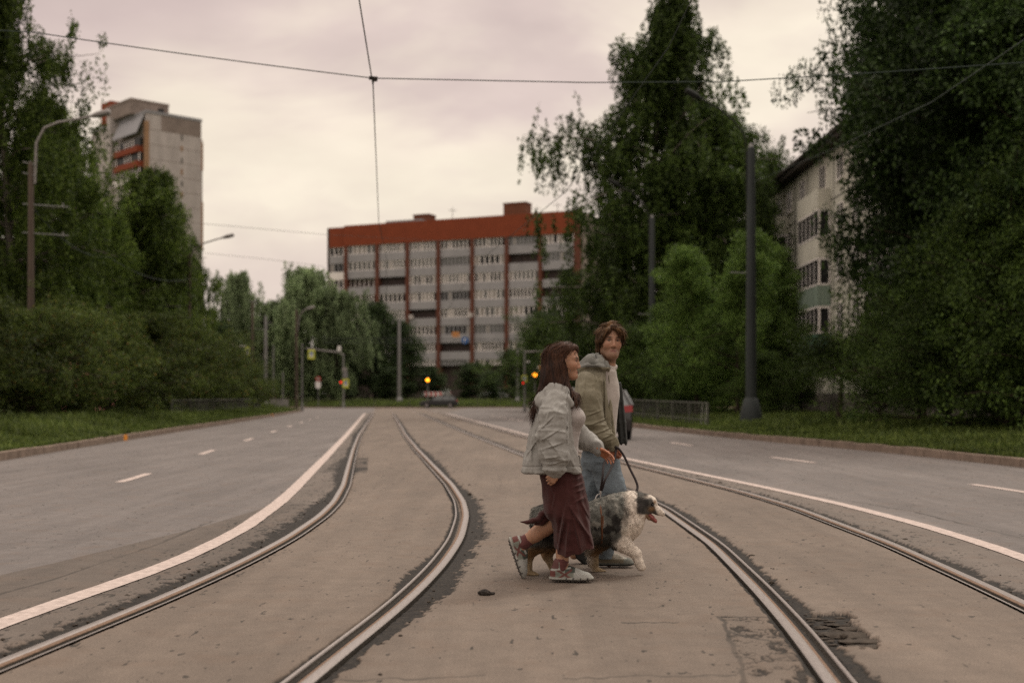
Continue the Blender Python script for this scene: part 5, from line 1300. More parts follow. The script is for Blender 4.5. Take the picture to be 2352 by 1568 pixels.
def axes(f, u):
    f = nrm(f); u = nrm(np.array(u, float) - f * np.dot(u, f)); return f, np.cross(u, f), u
def head(v, c, f, u, s=1.0, male=True):
    f, l, u = axes(f, u); A = np.array([f, l, u]); P = lambda a, b, d: np.array(c) + (f * a + l * b + u * d) * s
    E = lambda q, r, k=.02, mode='u': v.ell(P(*q), np.array(r) * s, k * s, mode, A)
    E((-.005, 0, .032), (.098, .077, .095)); E((.030, 0, -.035), (.066, .062, .080), .03)
    if male: v.cap(P(.0, .050, -.072), P(.066, .020, -.108), .020 * s, .020 * s, .03 * s); v.cap(P(.0, -.050, -.072), P(.066, -.020, -.108), .020 * s, .020 * s, .03 * s)
    E((.080, 0, -.104), (.021, .026, .019), .03); v.cap(P(.0, 0, -.075), P(.06, 0, -.100), .035 * s, .03 * s, .03 * s)
    for q in (-1, 1):
        E((.062, q * .040, -.028), (.028, .026, .030), .02)
        v.cap(P(.088, q * .012, .022), P(.070, q * .050, .020), .011 * s, .010 * s, .015 * s)
        E((.100, q * .031, .000), (.014, .017, .009), .010, 's')
        v.cap(P(.085, q * .018, .0105), P(.078, q * .044, .0085), .0062 * s, .006 * s, .006); v.cap(P(.084, q * .020, -.0085), P(.078, q * .043, -.008), .0048 * s, .0045 * s, .006)
        E((.100, q * .013, -.044), (.011, .008, .008), .006)
        E((-.008, q * .078, -.012), (.020, .008, .032), .008)
    v.cap(P(.090, 0, .016), P(.107, 0, -.036), .0085 * s, .0125 * s, .010 * s)
    v.cap(P(.092, -.016, -.070), P(.092, .016, -.070), .0075 * s, None, .006 * s); v.cap(P(.090, -.014, -.081), P(.090, .014, -.081), .0085 * s, None, .006 * s)
    v.cap(P(.102, -.018, -.0755), P(.102, .018, -.0755), .003 * s, None, .004 * s, 's')
    return P, (f, l, u)
def head_col(V, c, ax, s, skin, lips, brow, beard=None, male=True):
    q = V - np.array(c); f, l, u = ax; a, b, d = q @ f / s, q @ l / s, q @ u / s
    C = np.tile(np.array(skin), (len(V), 1)); hd = (np.abs(a) < .14) & (np.abs(b) < .11) & (np.abs(d) < .16)
    mixc = lambda m, c: C.__setitem__(slice(None), C * (1 - m[:, None]) + np.array(c) * m[:, None])
    ck = np.exp(-(((np.abs(b) - .042) / .022) ** 2 + ((d + .035) / .025) ** 2)) * (a > .03) + np.exp(-((b / .014) ** 2 + ((d + .036) / .02) ** 2)) * (a > .08)
    mixc(np.clip(ck * .35, 0, 1) * hd, (skin[0] * 1.05, skin[1] * .72, skin[2] * .65))
    if beard is not None: mixc(np.clip(sstep(-.045, -.085, d) * sstep(-.01, .03, a) * .62 + np.exp(-(((d + .058) / .008) ** 2 + (b / .03) ** 2)) * (a > .07) * .6, 0, .8) * hd, beard)
    mixc(np.exp(-((b / .024) ** 2 + ((d + .0757) / .010) ** 2) ** 2) * (a > .075) * .85, lips)
    mixc(np.exp(-((b / .020) ** 2 + ((d + .0757) / .0025) ** 2) ** 2) * (a > .07) * .8, (.05, .015, .012))
    mixc(np.exp(-(((np.abs(b) - .033) / .021) ** 2 + ((d - .0215) / .0078) ** 2) ** 2) * (a > .05) * .92, brow)
    mixc(np.exp(-(((np.abs(b) - .031) / .020) ** 2 + ((d - .003) / .0095) ** 2) ** 2) * (a > .05) * .7, (.075, .038, .026))
    return C
def eyes(P, ax, look, root, s=1.0, rr=.0125):
    for q in (-1, 1):
        mb = MB(); V, Fc = lump((1, 1, 1), 1, 2); V = V / np.linalg.norm(V, axis=1)[:, None]; c = P(.0765, q * .031, .0)
        mb.add(V * rr * s + c, Fc, 0); mb.add(V * rr * .66 * s + c + nrm(look) * rr * .50 * s, Fc, 1)
        mb.build('eye', [M['eye_white'], M['eye_dark']], root, True)
def strands(nm, V, Q, C, parent, n, flow, L, w, lift, seed, curv):
    # locks of hair combed along the flow, lying on the hair volume
    r = np.random.default_rng(seed); a, b, c = V[Q[:, 0]], V[Q[:, 1]], V[Q[:, 2]]; nn = np.cross(b - a, c - a); nn /= np.linalg.norm(nn, axis=1)[:, None] + 1e-9
    pk = r.choice(len(Q), n); p, nv = a[pk], nn[pk]; out = [p - nv * .002]; d = None
    for q in range(4):
        f = flow(out[-1]) + r.normal(size=p.shape) * .10; f = f - nv * (f * nv).sum(1)[:, None] * (1 if q < 2 else .8); f /= np.linalg.norm(f, axis=1)[:, None] + 1e-9
        st = L * r.uniform(.6, 1.3, n) / 4; acc = st if q == 0 else acc + st
        out.append(out[-1] + (f + nv * (lift * (.6 if q < 2 else .1) - curv(p) * acc)[:, None]) * st[:, None])
    s_ = np.cross(out[1] - out[0], nv); s_ /= np.linalg.norm(s_, axis=1)[:, None] + 1e-9
    FV = []; ww = w * r.uniform(.6, 1.3, n)
    for q, k in enumerate((.8, 1, .8, .55, .15)): FV += [out[q] - s_ * (ww * k)[:, None], out[q] + s_ * (ww * k)[:, None]]
    FV = np.stack(FV, 1).reshape(-1, 3); i = np.arange(n) * 10
    FF = np.concatenate([np.stack([i + 2 * q, i + 2 * q + 1, i + 2 * q + 3, i + 2 * q + 2], 1) for q in range(4)])
    cc = np.repeat(C[Q[pk, 0]] * r.uniform(.55, 1.5, (n, 1)), 10, 0)
    return FV, FF, cc
def hair_obj(h, nm, parent, colfn, n, flow, L, w, lift, seed, curv):
    V, Q = h.mesh(); C = np.clip(colfn(V), 0, 1); FV, FF, cc = strands(nm, V, Q, C, parent, n, flow, L, w, lift, seed, curv)
    VV = np.concatenate([V, FV]); QQ = np.concatenate([Q, FF + len(V)])
    return link(nm, mkmesh(nm, VV - org(parent), QQ, True, {'col': np.clip(np.concatenate([C, cc]), 0, 1)}, None, [M['hair']]), parent)
def lines(segs, amp, wid, ymax):
    # straight pressed creases of the cloth, given as line segments on the near side
    def fn(x, y, z):
        r = 0
        for (a, b), k in segs:
            vx, vz = b[0] - a[0], b[2] - a[2]; t = np.clip(((x - a[0]) * vx + (z - a[2]) * vz) / (vx * vx + vz * vz), 0, 1)
            d = (x - a[0] - t * vx) * vz / math.hypot(vx, vz) - (z - a[2] - t * vz) * vx / math.hypot(vx, vz); e = np.hypot(x - a[0] - t * vx, z - a[2] - t * vz)
            r = r - k * np.exp(-(e / wid) ** 2) * (.5 - np.tanh(d / (wid * .35)) * .9) * np.sin(np.pi * np.clip(t, .04, .96)) ** .5
        return amp * r * (y < ymax)
    return fn
def hand(v, w, d, n, t, curl=(.4, .5, .4), s=1.0, thumb=.6, spread=.03, tcurl=.4):
    """w wrist, d towards the fingers, n palm side, t thumb side"""
    d = nrm(d); n = nrm(np.array(n) - d * np.dot(n, d)); t = nrm(np.array(t) - d * np.dot(t, d) - n * np.dot(t, n)); w = np.array(w, float)
    kn = []
    for o, L in ((-.030, .078), (-.011, .086), (.010, .090), (.030, .087)):
        k = w + d * L * s + t * o * s; kn.append(k); v.cap(w + t * o * .55 * s, k, .0145 * s, .0115 * s, .012, flat=(n, 1.15))
    for j, (o, L, r) in enumerate(((-.030, (.034, .020, .017), .0072), (-.011, (.042, .026, .019), .0083), (.010, (.046, .028, .020), .0086), (.030, (.042, .025, .019), .0083))):
        p = kn[j]; a = 0; dd = nrm(d + t * o * spread / .03)
        for q in range(3):
            a += curl[q] * (1 + .12 * (1.5 - j) * (1 if q == 0 else 0)); e = p + (dd * math.cos(a) + n * math.sin(a)) * L[q] * s
            v.cap(p, e, (r - .0007 * q) * s, (r - .0007 * (q + 1)) * s, .004); p = e
    p = w + d * .022 * s + t * .020 * s; dd = nrm(d * .75 + t * thumb + n * .35)
    for L, r in ((.042, .0125), (.032, .0098), (.024, .0085)):
        e = p + dd * L * s; v.cap(p, e, r * s, (r - .0015) * s, .008); p = e; dd = nrm(dd + d * tcurl * .6 + n * tcurl * .5 - t * tcurl * .5)
def shoe(v, heel, f, u, L, W=.047, hi=True):
    f, l, u = axes(f, u); k = L / .28; P = lambda a, b, d: np.array(heel) + (f * a + l * b + u * d) * k
    A = np.array([f, l, u])
    for a, w, h in ((.045, .036, .016), (.10, .036, .015), (.16, .042, .014), (.215, .043, .015), (.245, .036, .018)): v.ell(P(a, 0, h), (.055 * k, w * k * W / .043, .017 * k), .012, 'u', A)
    v.ell(P(.045, 0, .050), (.046 * k, .037 * k, .045 * k), .02, 'u', A); v.ell(P(.12, 0, .048), (.07 * k, .039 * k, .042 * k), .02, 'u', A); v.ell(P(.205, 0, .036), (.075 * k, .043 * k, .030 * k), .02, 'u', A)
    if hi: v.cap(P(.050, 0, .08), P(.060, 0, .118), .041 * k, .040 * k, .02)
    v.cap(P(.12, 0, .088), P(.20, 0, .062), .016 * k, .012 * k, .02)
    return (lambda V: ((V - np.array(heel)) @ f / k, (V - np.array(heel)) @ l / k, (V - np.array(heel)) @ u / k)), P
def folds(seed, amp, fr, st=(1, 1, 1), sharp=True):
    def fn(x, y, z):
        wx = fbm(x * 4, y * 4, z * 4, seed + 3, 2) * .18
        n = vn(x * fr * st[0] + wx * 3, y * fr * st[1] + wx * 3, z * fr * st[2] + wx * 2, seed)
        m = vn(x * fr * 2.1 * st[0], y * fr * 2.1 * st[1], z * fr * 2.1 * st[2] + wx * 6, seed + 9)
        r = (1 - np.abs(n) * 2.2) if sharp else n
        return -amp * (r * .75 + .45 * (1 - 2 * np.abs(m)))
    return fn
def tint(V, base, seed, amt=.08, fr=6):
    return np.array(base)[None, :] * (1 + amt * fbm(V[:, 0] * fr, V[:, 1] * fr, V[:, 2] * fr, seed, 3))[:, None]
# ------------------------------------------------------------------ the woman
def woman():
    yc = 8.08; root = thing('person', 'woman walking in a pale grey hooded jacket and long maroon skirt, brown hair loose', 'person', (.36, yc, 0))
    hc = z1(665, 475, yc); ax0 = ((1, -.10, -.06), (0.05, 0, 1))
    v = Vol((-.15, 7.69, -.01), (.92, 8.53, 1.66), .0045)
    P, ax = head(v, hc, *ax0, .98, False)
    nb = z1(600, 800, yc); v.cap(hc + np.array([-.03, 0, -.06]), nb, .052, .058, .03)
    # trunk under the clothes, hips and thighs
    hip = z2(720, 230, yc); v.cap(nb + [0, 0, -.14], hip, .085, .075, .05); v.cap(nb + [0, -.10, -.09], nb + [0, .10, -.09], .045, .045, .04)
    sh, el, wr = z1(590, 880, yc - .16), z1(545, 1200, yc - .205), z2(668, 235, yc - .205)
    v.chain([sh, el, wr], [.045, .036, .024], .03)
    hand(v, z2(668, 250, yc - .205), (-.60, .05, -.80), (-.35, 1, -.2), (.75, 0, -.6), (.95, 1.05, .7), .86, .35, .004)
    sh2, el2, wr2 = z1(610, 880, yc + .18), z1(760, 1190, yc + .235), z1(985, 1335, yc + .15)
    v.chain([sh2, el2, wr2], [.045, .036, .025], .03)
    hand(v, z1(990, 1345, yc + .145), (.84, -.10, -.50), (-.25, -.75, -.45), (.35, -.3, .9), (.4, .4, .3), .88, .4, .014, .2)
    k1 = z2(660, 800, yc + .05); an = z2(335, 1005, yc + .10)
    v.chain([hip + [0, .06, -.02], k1, z2(520, 870, yc + .08), z2(430, 940, yc + .09), an, z2(255, 1120, yc + .105)], [.07, .056, .053, .046, .036, .03], .03)
    k2 = z2(830, 760, yc - .05); an2 = z2(720, 1230, yc - .06)
    v.chain([hip + [0, -.06, -.02], k2, z2(775, 960, yc - .055), z2(728, 1130, yc - .06), an2, z2(760, 1390, yc - .06)], [.07, .055, .046, .040, .036, .03], .03)
    skin = (.34, .185, .115)
    def col(V):
        C = head_col(V, hc, ax, .98, skin, (.30, .10, .08), (.06, .03, .018), None, False)
        hd = ((V - z1(1050, 1400, yc + .145)) ** 2).sum(1) < .13 ** 2; C[hd] = C[hd] * [1.0, .74, .62]
        return C * (1 + .06 * fbm(V[:, 0] * 30, V[:, 1] * 30, V[:, 2] * 30, 5, 2))[:, None]
    v.obj('body', M['skin'], root, col)
    eyes(P, ax, nrm((1, -.25, -.1)), root, .98, .0105)
    # hair
    h = Vol(z1(300, 1060, yc) - [0, .2, 0], z1(880, 230, yc) + [0, .2, 0], .0045)
    h.ell(z1(648, 448, yc), (.104, .090, .106), .03); h.ell(z1(600, 490, yc), (.088, .088, .110), .03); h.ell(z1(690, 372, yc), (.062, .072, .056), .03)
    face = Vol.cap
    h.op(z1(640, 790, yc) - [0, .25, 0], z1(990, 330, yc) + [0, .25, 0], lambda X, Y, Z: np.sqrt(((X - z1(812, 575, yc)[0]) / .112) ** 2 + ((Z - z1(812, 575, yc)[2]) / .148) ** 2 + 0 * Y) * .112 - .112, .012, 's')
    h.chain([z1(575, 450, yc), z1(562, 640, yc), z1(520, 800, yc), z1(465, 900, yc), z1(405, 990, yc)], [.082, .082, .076, .050, .012], .04)
    h.chain([z1(600, 560, yc - .03), z1(620, 700, yc - .05), z1(650, 780, yc - .05)], [.075, .062, .045], .03)
    h.chain([z1(650, 720, yc - .06), z1(700, 790, yc - .07), z1(745, 832, yc - .07), z1(785, 842, yc - .06), z1(800, 815, yc - .055)], [.045, .034, .028, .022, .012], .03)
    h.chain([z1(700, 360, yc - .01), z1(775, 358, yc), z1(795, 392, yc + .02)], [.035, .018, .006], .02)
    h.chain([z1(405, 900, yc - .05), z1(378, 960, yc - .06), z1(366, 1000, yc - .05)], [.035, .02, .008], .02)
    def hd(x, y, z):
        a = np.arctan2(y - yc, x - hc[0]); w = fbm(x * 6, y * 6, z * 5, 3, 2)
        return -.0022 * np.sin(a * 44 + w * 12 + z * 6) - .0035 * vn(x * 55, y * 55, z * 6, 4) - .006 * vn(x * 16, y * 16, z * 6, 8)
    h.disp(hd)
    def hcol(V):
        n = vn(V[:, 0] * 60 + V[:, 2] * 9, V[:, 1] * 60, V[:, 2] * 8, 5); t = np.clip(.35 + .5 * n, 0, 1)[:, None]
        C = np.array((.014, .006, .004)) * (1 - t) + np.array((.052, .021, .010)) * t
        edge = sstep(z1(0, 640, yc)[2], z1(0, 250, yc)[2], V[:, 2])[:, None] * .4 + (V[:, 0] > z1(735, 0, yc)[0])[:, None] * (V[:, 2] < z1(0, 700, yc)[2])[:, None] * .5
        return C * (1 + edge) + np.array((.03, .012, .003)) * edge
    def wflow(p):
        x = p[:, 0] - hc[0]; z = p[:, 2] - hc[2]; top = sstep(.02, .11, z)
        return np.stack([-.9 * top - .12 + .0 * x, .5 * top * np.sign(p[:, 1] - yc), -1 + .75 * top], 1)
    hair_obj(h, 'hair', root, hcol, 6500, wflow, .10, .0015, .01, 3, lambda p: 10.5 * sstep(hc[2] - .12, hc[2] + .02, p[:, 2]))
    # shirt
    s = Vol((.1, 7.81, .75), (.8, 8.36, 1.32), .006)
    rows = [(780, 520, 650), (840, 500, 735), (890, 480, 785), (960, 470, 833), (1030, 470, 862), (1090, 480, 852), (1160, 490, 830), (1240, 500, 812), (1400, 500, 800), (1560, 480, 800)]
    s.loft([(z1(0, y, yc)[2], z1(a, y, yc)[0], z1(b, y, yc)[0], yc, .105 if y > 800 else .07) for y, a, b in rows], .02)
    s.ell(z1(790, 1030, yc - .06), (.05, .06, .055), .05); s.ell(z1(790, 1030, yc + .06), (.05, .06, .055), .05)
    s.disp(folds(31, .0022, 16, (1, 1, 1.6)))
    s.obj('shirt', M['cloth'], root, lambda V: tint(V, (.36, .325, .305), 4, .06))
    # jacket
    j = Vol((-.12, 7.66, .68), (.72, 8.51, 1.36), .0042)
    rows = [(800, 470, 650), (850, 430, 710), (900, 415, 742), (1000, 392, 765), (1100, 360, 785), (1200, 330, 808), (1300, 312, 830), (1400, 298, 855), (1500, 286, 882), (1556, 276, 892)]
    wb = {800: .12, 850: .145, 900: .155}
    j.loft([(z1(0, y, yc)[2], z1(a, y, yc)[0], z1(b, y, yc)[0], yc, wb.get(y, .165)) for y, a, b in rows], .02, 'u', 2.4)
    j.chain([z1(590, 880, yc - .115), z1(560, 1010, yc - .165), z1(548, 1200, yc - .18), z1(580, 1400, yc - .19), z2(640, 190, yc - .20), z2(668, 232, yc - .205)], [.078, .088, .092, .084, .064, .048], .009)
    j.cap(z2(640, 236, yc - .2), z2(724, 246, yc - .2), .019, .016, .012)
    j.chain([z1(600, 880, yc + .14), z1(770, 1180, yc + .225), z1(900, 1265, yc + .205), z1(985, 1318, yc + .165)], [.085, .078, .058, .042], .03)
    j.cap(z1(980, 1300, yc + .165), z1(1000, 1345, yc + .16), .040, .036, .008)
    # open front: cut a wedge in front of the chest so the shirt shows between the panels
    def wedge(X, Y, Z):
        xr = np.interp(Z.ravel(), [z1(0, 1560, yc)[2], z1(0, 1200, yc)[2], z1(0, 950, yc)[2], z1(0, 830, yc)[2]], [z1(800, 0, yc)[0], z1(725, 0, yc)[0], z1(690, 0, yc)[0], z1(640, 0, yc)[0]])[None, None, :]
        return np.maximum(xr - X, np.abs(Y - yc) - np.interp(Z.ravel(), [z1(0, 1560, yc)[2], z1(0, 850, yc)[2]], [.13, .125])[None, None, :])
    j.op((.2, yc - .2, .7), (.72, yc + .2, 1.3), wedge, .008, 's')
    # hood lying on the back and round the neck
    j.chain([z1(690, 835, yc - .10), z1(650, 775, yc - .10), z1(590, 745, yc - .085), z1(530, 775, yc - .07), z1(470, 830, yc - .05)], [.022, .036, .040, .042, .04], .02)
    j.chain([z1(690, 835, yc + .10), z1(650, 775, yc + .10), z1(590, 745, yc + .085), z1(530, 775, yc + .07), z1(470, 830, yc + .05)], [.022, .036, .040, .042, .04], .02)
    j.ell(z1(470, 880, yc), (.058, .115, .06), .03); j.chain([z1(440, 900, yc - .06), z1(395, 945, yc - .03), z1(395, 945, yc + .03), z1(440, 900, yc + .06)], [.03, .024, .024, .03], .02)
    j.chain([z1(520, 800, yc - .115), z1(535, 838, yc - .14), z1(620, 838, yc - .155), z1(690, 838, yc - .135), z1(735, 900, yc - .125)], [.018, .014, .015, .016, .012], .012)
    f1, f2, f3 = folds(41, .014, 7.0, (1.3, 1.3, .45)), folds(47, .005, 17, (1.2, 1.2, .6)), folds(53, .009, 9, (.5, .5, 1.7))
    def wr_(x, y, z):
        arm = sstep(yc - .15, yc - .19, y); low = sstep(1.0, .75, z)
        return f1(x, y, z) * (.55 + .5 * low) + f2(x, y, z) * .8 + f3(x, y, z) * arm * 1.1
    j.disp(wr_)
    L_ = lambda a, b, c, d, k=1.: ((z1(a, b, yc), z1(c, d, yc)), k)
    j.disp(lines([L_(430, 1140, 560, 1010), L_(440, 1250, 610, 1140), L_(450, 1330, 640, 1270, 1.2), L_(500, 1250, 570, 1340), L_(420, 1330, 500, 1470, .8), L_(500, 1480, 660, 1440), L_(470, 1420, 600, 1400, .8),
        L_(520, 900, 470, 1080, .8), L_(600, 880, 560, 1060, .7), L_(690, 900, 680, 1470, 1.1), L_(740, 1000, 800, 1380, .5), L_(345, 1180, 330, 1480, .8), L_(380, 1060, 360, 1300, .7), L_(300, 1400, 400, 1250, .7)], .0080, .010, yc))
    hem = z1(0, 1556, yc)[2]
    # piped hem: a shallow groove a couple of centimetres above the edge
    j.disp(lambda x, y, z: .0035 * np.exp(-((z - hem - .028 - .012 * np.sin(x * 5)) / .005) ** 2))
    def jcol(V):
        C = tint(V, (.262, .256, .236), 7, .10, 5)
        ins = (np.abs(V[:, 1] - yc) < .128) & (V[:, 0] > z1(640, 0, yc)[0]) & (V[:, 2] < z1(0, 850, yc)[2]) & (V[:, 1] > yc - .11)
        C[ins] *= .8; return C
    j.obj('jacket', M['shell'], root, jcol)
    # skirt
    k = Vol((.02, 7.79, .12), (.72, 8.39, .86), .0055)
    rows = [(200, 470, 900), (250, 462, 925), (350, 493, 952), (450, 506, 972), (560, 512, 994), (690, 520, 1012), (800, 598, 1025), (900, 634, 1036), (1000, 640, 1048), (1150, 642, 1066)]
    k.loft([(z2(0, y, yc)[2], z2(a, y, yc)[0], z2(b, y, yc)[0], yc - .01 * (y > 600), np.interp(y, [200, 500, 800, 1150], [.13, .165, .175, .165])) for y, a, b in rows], .02, 'u', 2.2)
    a, b = z2(640, 1146, yc), z2(1066, 1046, yc)
    k.op((.0, 7.8, .1), (.8, 8.6, .4), lambda X, Y, Z: np.where(X < z2(800, 0, yc)[0], z2(0, 1143, yc)[2], z2(0, 1143, yc)[2] + (X - z2(800, 0, yc)[0]) * .36) - Z + 0 * Y, .006, 'i')
    cav = lambda X, Y, Z: np.maximum(np.sqrt(((X - z2(850, 0, yc)[0]) / .115) ** 2 + ((Y - yc) / .145) ** 2) * .115 - .115, Z - z2(0, 1000, yc)[2])
    k.op((.1, 7.9, .12), (.7, 8.45, z2(0, 1000, yc)[2]), cav, .008, 's')
    # wrap seam and soft folds fanning down from the hip
    def sk(x, y, z):
        t = np.clip((z2(0, 200, yc)[2] - z) / .6, 0, 1); u_ = (x - z2(760, 0, yc)[0]) / (.5 + t * .8); ph = u_ * 95 + fbm(x * 5, y * 5, z * 3, 61, 2) * 5 + y * 12
        return -.012 * t * np.sin(ph) * (.6 + .4 * vn(x * 6, y * 6, z * 3, 66)) - .004 * (1 - np.abs(vn(x * 13 + z * 9, y * 13, z * 15, 63)) * 2)
    k.disp(sk)
    sx0, sz0, sx1, sz1 = *z2(790, 600, yc)[[0, 2]], *z2(1050, 1040, yc)[[0, 2]]
    def seam(x, y, z):
        t = np.clip((z - sz0) / (sz1 - sz0), -.2, 1); xx = sx0 + (sx1 - sx0) * t ** 1.2 if False else sx0 + (sx1 - sx0) * np.clip(t, 0, 1) ** 1.15
        return -.006 * sstep(-.012, .0, x - xx) * sstep(.05, .0, x - xx) * (t > 0) * (y < yc)
    k.disp(seam)
    L_ = lambda a, b, c, d, q=1.: ((z2(a, b, yc), z2(c, d, yc)), q)
    k.disp(lines([L_(930, 300, 800, 330), L_(945, 360, 820, 400), L_(960, 420, 860, 450), L_(970, 500, 840, 560), L_(760, 520, 680, 900, .9), L_(720, 640, 660, 1120, 1.2), L_(800, 640, 990, 930, 1.3), L_(830, 760, 900, 1080, 1.1), L_(640, 420, 600, 640, .8), L_(560, 320, 640, 560, .7), L_(760, 820, 740, 1130, 1.1), L_(900, 560, 1010, 760, .8)], .011, .012, yc))
    k.chain([z2(545, 690, yc + .02), z2(500, 720, yc + .01), z2(470, 770, yc + .0), z2(400, 790, yc), z2(340, 806, yc + .01), z2(262, 800, yc + .0)], [.02, .022, .020, .017, .012, .003], .012, flat=((0, 1, 0), .55))
    k.chain([z2(540, 760, yc + .02), z2(500, 800, yc + .01), z2(430, 825, yc + .02)], [.03, .024, .010], .012)
    k.obj('skirt', M['cloth'], root, lambda V: tint(V, (.046, .0135, .012), 8, .16, 7))
    # socks and shoes
    for nm, c in (('sock', [z2(365, 988, yc + .096), an, z2(300, 1040, yc + .10)]), ('sock', [z2(724, 1168, yc - .06), z2(718, 1240, yc - .06), z2(710, 1300, yc - .06)])):
        q = Vol(np.min(c, 0) - .09, np.max(c, 0) + .09, .005); q.chain(c, [.040, .040, .042], .02)
        d = nrm(c[0] - c[2]); q.op(np.min(c, 0) - .08, np.max(c, 0) + .08, lambda X, Y, Z: (X - c[0][0]) * d[0] + (Y - c[0][1]) * d[1] + (Z - c[0][2]) * d[2], .004, 'i')
        q.disp(folds(71, .002, 30, (1, 1, 1.5))); q.obj(nm, M['cloth'], root, lambda V: tint(V, (.105, .038, .036), 9, .15, 20))
    for heel, toe, up, hy in ((z2(128, 985, yc + .105), z2(270, 1402, yc + .10), (.93, 0, .36), yc + .105), (z2(592, 1432, yc - .09), z2(1042, 1432, yc - .115), (0, 0, 1), yc - .06)):
        d = toe - heel; L = np.linalg.norm(d) * 1.0
        if hy < yc: heel = heel.copy(); heel[1] = yc - .06; heel[2] = .012; d = np.array([1, -.06, .0])
        q = Vol(np.minimum(heel, heel + nrm(d) * L) - .16, np.maximum(heel, heel + nrm(d) * L) + .16, .0045)
        loc, _ = shoe(q, heel, d, up, L)
        def tread(x, y, z):
            a, b, h = loc(np.stack([x, y, z], 1)); return .003 * np.sign(np.sin(a * 260)) * sstep(.010, .002, h)
        q.disp(tread)
        def scol(V):
            a, b, h = loc(V); C = tint(V, (.175, .185, .155), 3, .1, 20)
            C[(a > .16)] = (.30, .30, .275); C[(a > .10) & (a < .17) & (h > .058)] = (.055, .065, .055)
            x1 = np.abs((h - .015) - (a - .05) * .62); x2 = np.abs((h - .075) + (a - .05) * .62)
            C[((x1 < .008) | (x2 < .008)) & (a > .02) & (a < .15) & (h > .016) & (h < .085)] = (.115, .045, .038)
            C[(a < .035) & (h > .03) & (h < .075)] = (.13, .05, .043); C[(a < .06) & (h > .085)] = (.10, .045, .04)
            C[(np.abs(h - .080 - .1 * (a - .05)) < .006) & (a > .0) & (a < .14)] = (.33, .33, .30)
            C[h < .024] = (.29, .285, .255); C[h < .010] = (.05, .045, .04)
            C[(h < .024) & (np.sin(a * 130) > .75) & (a > .1)] = (.06, .055, .05); return C
        q.obj('shoe', M['shoe'], root, scol)
    return root
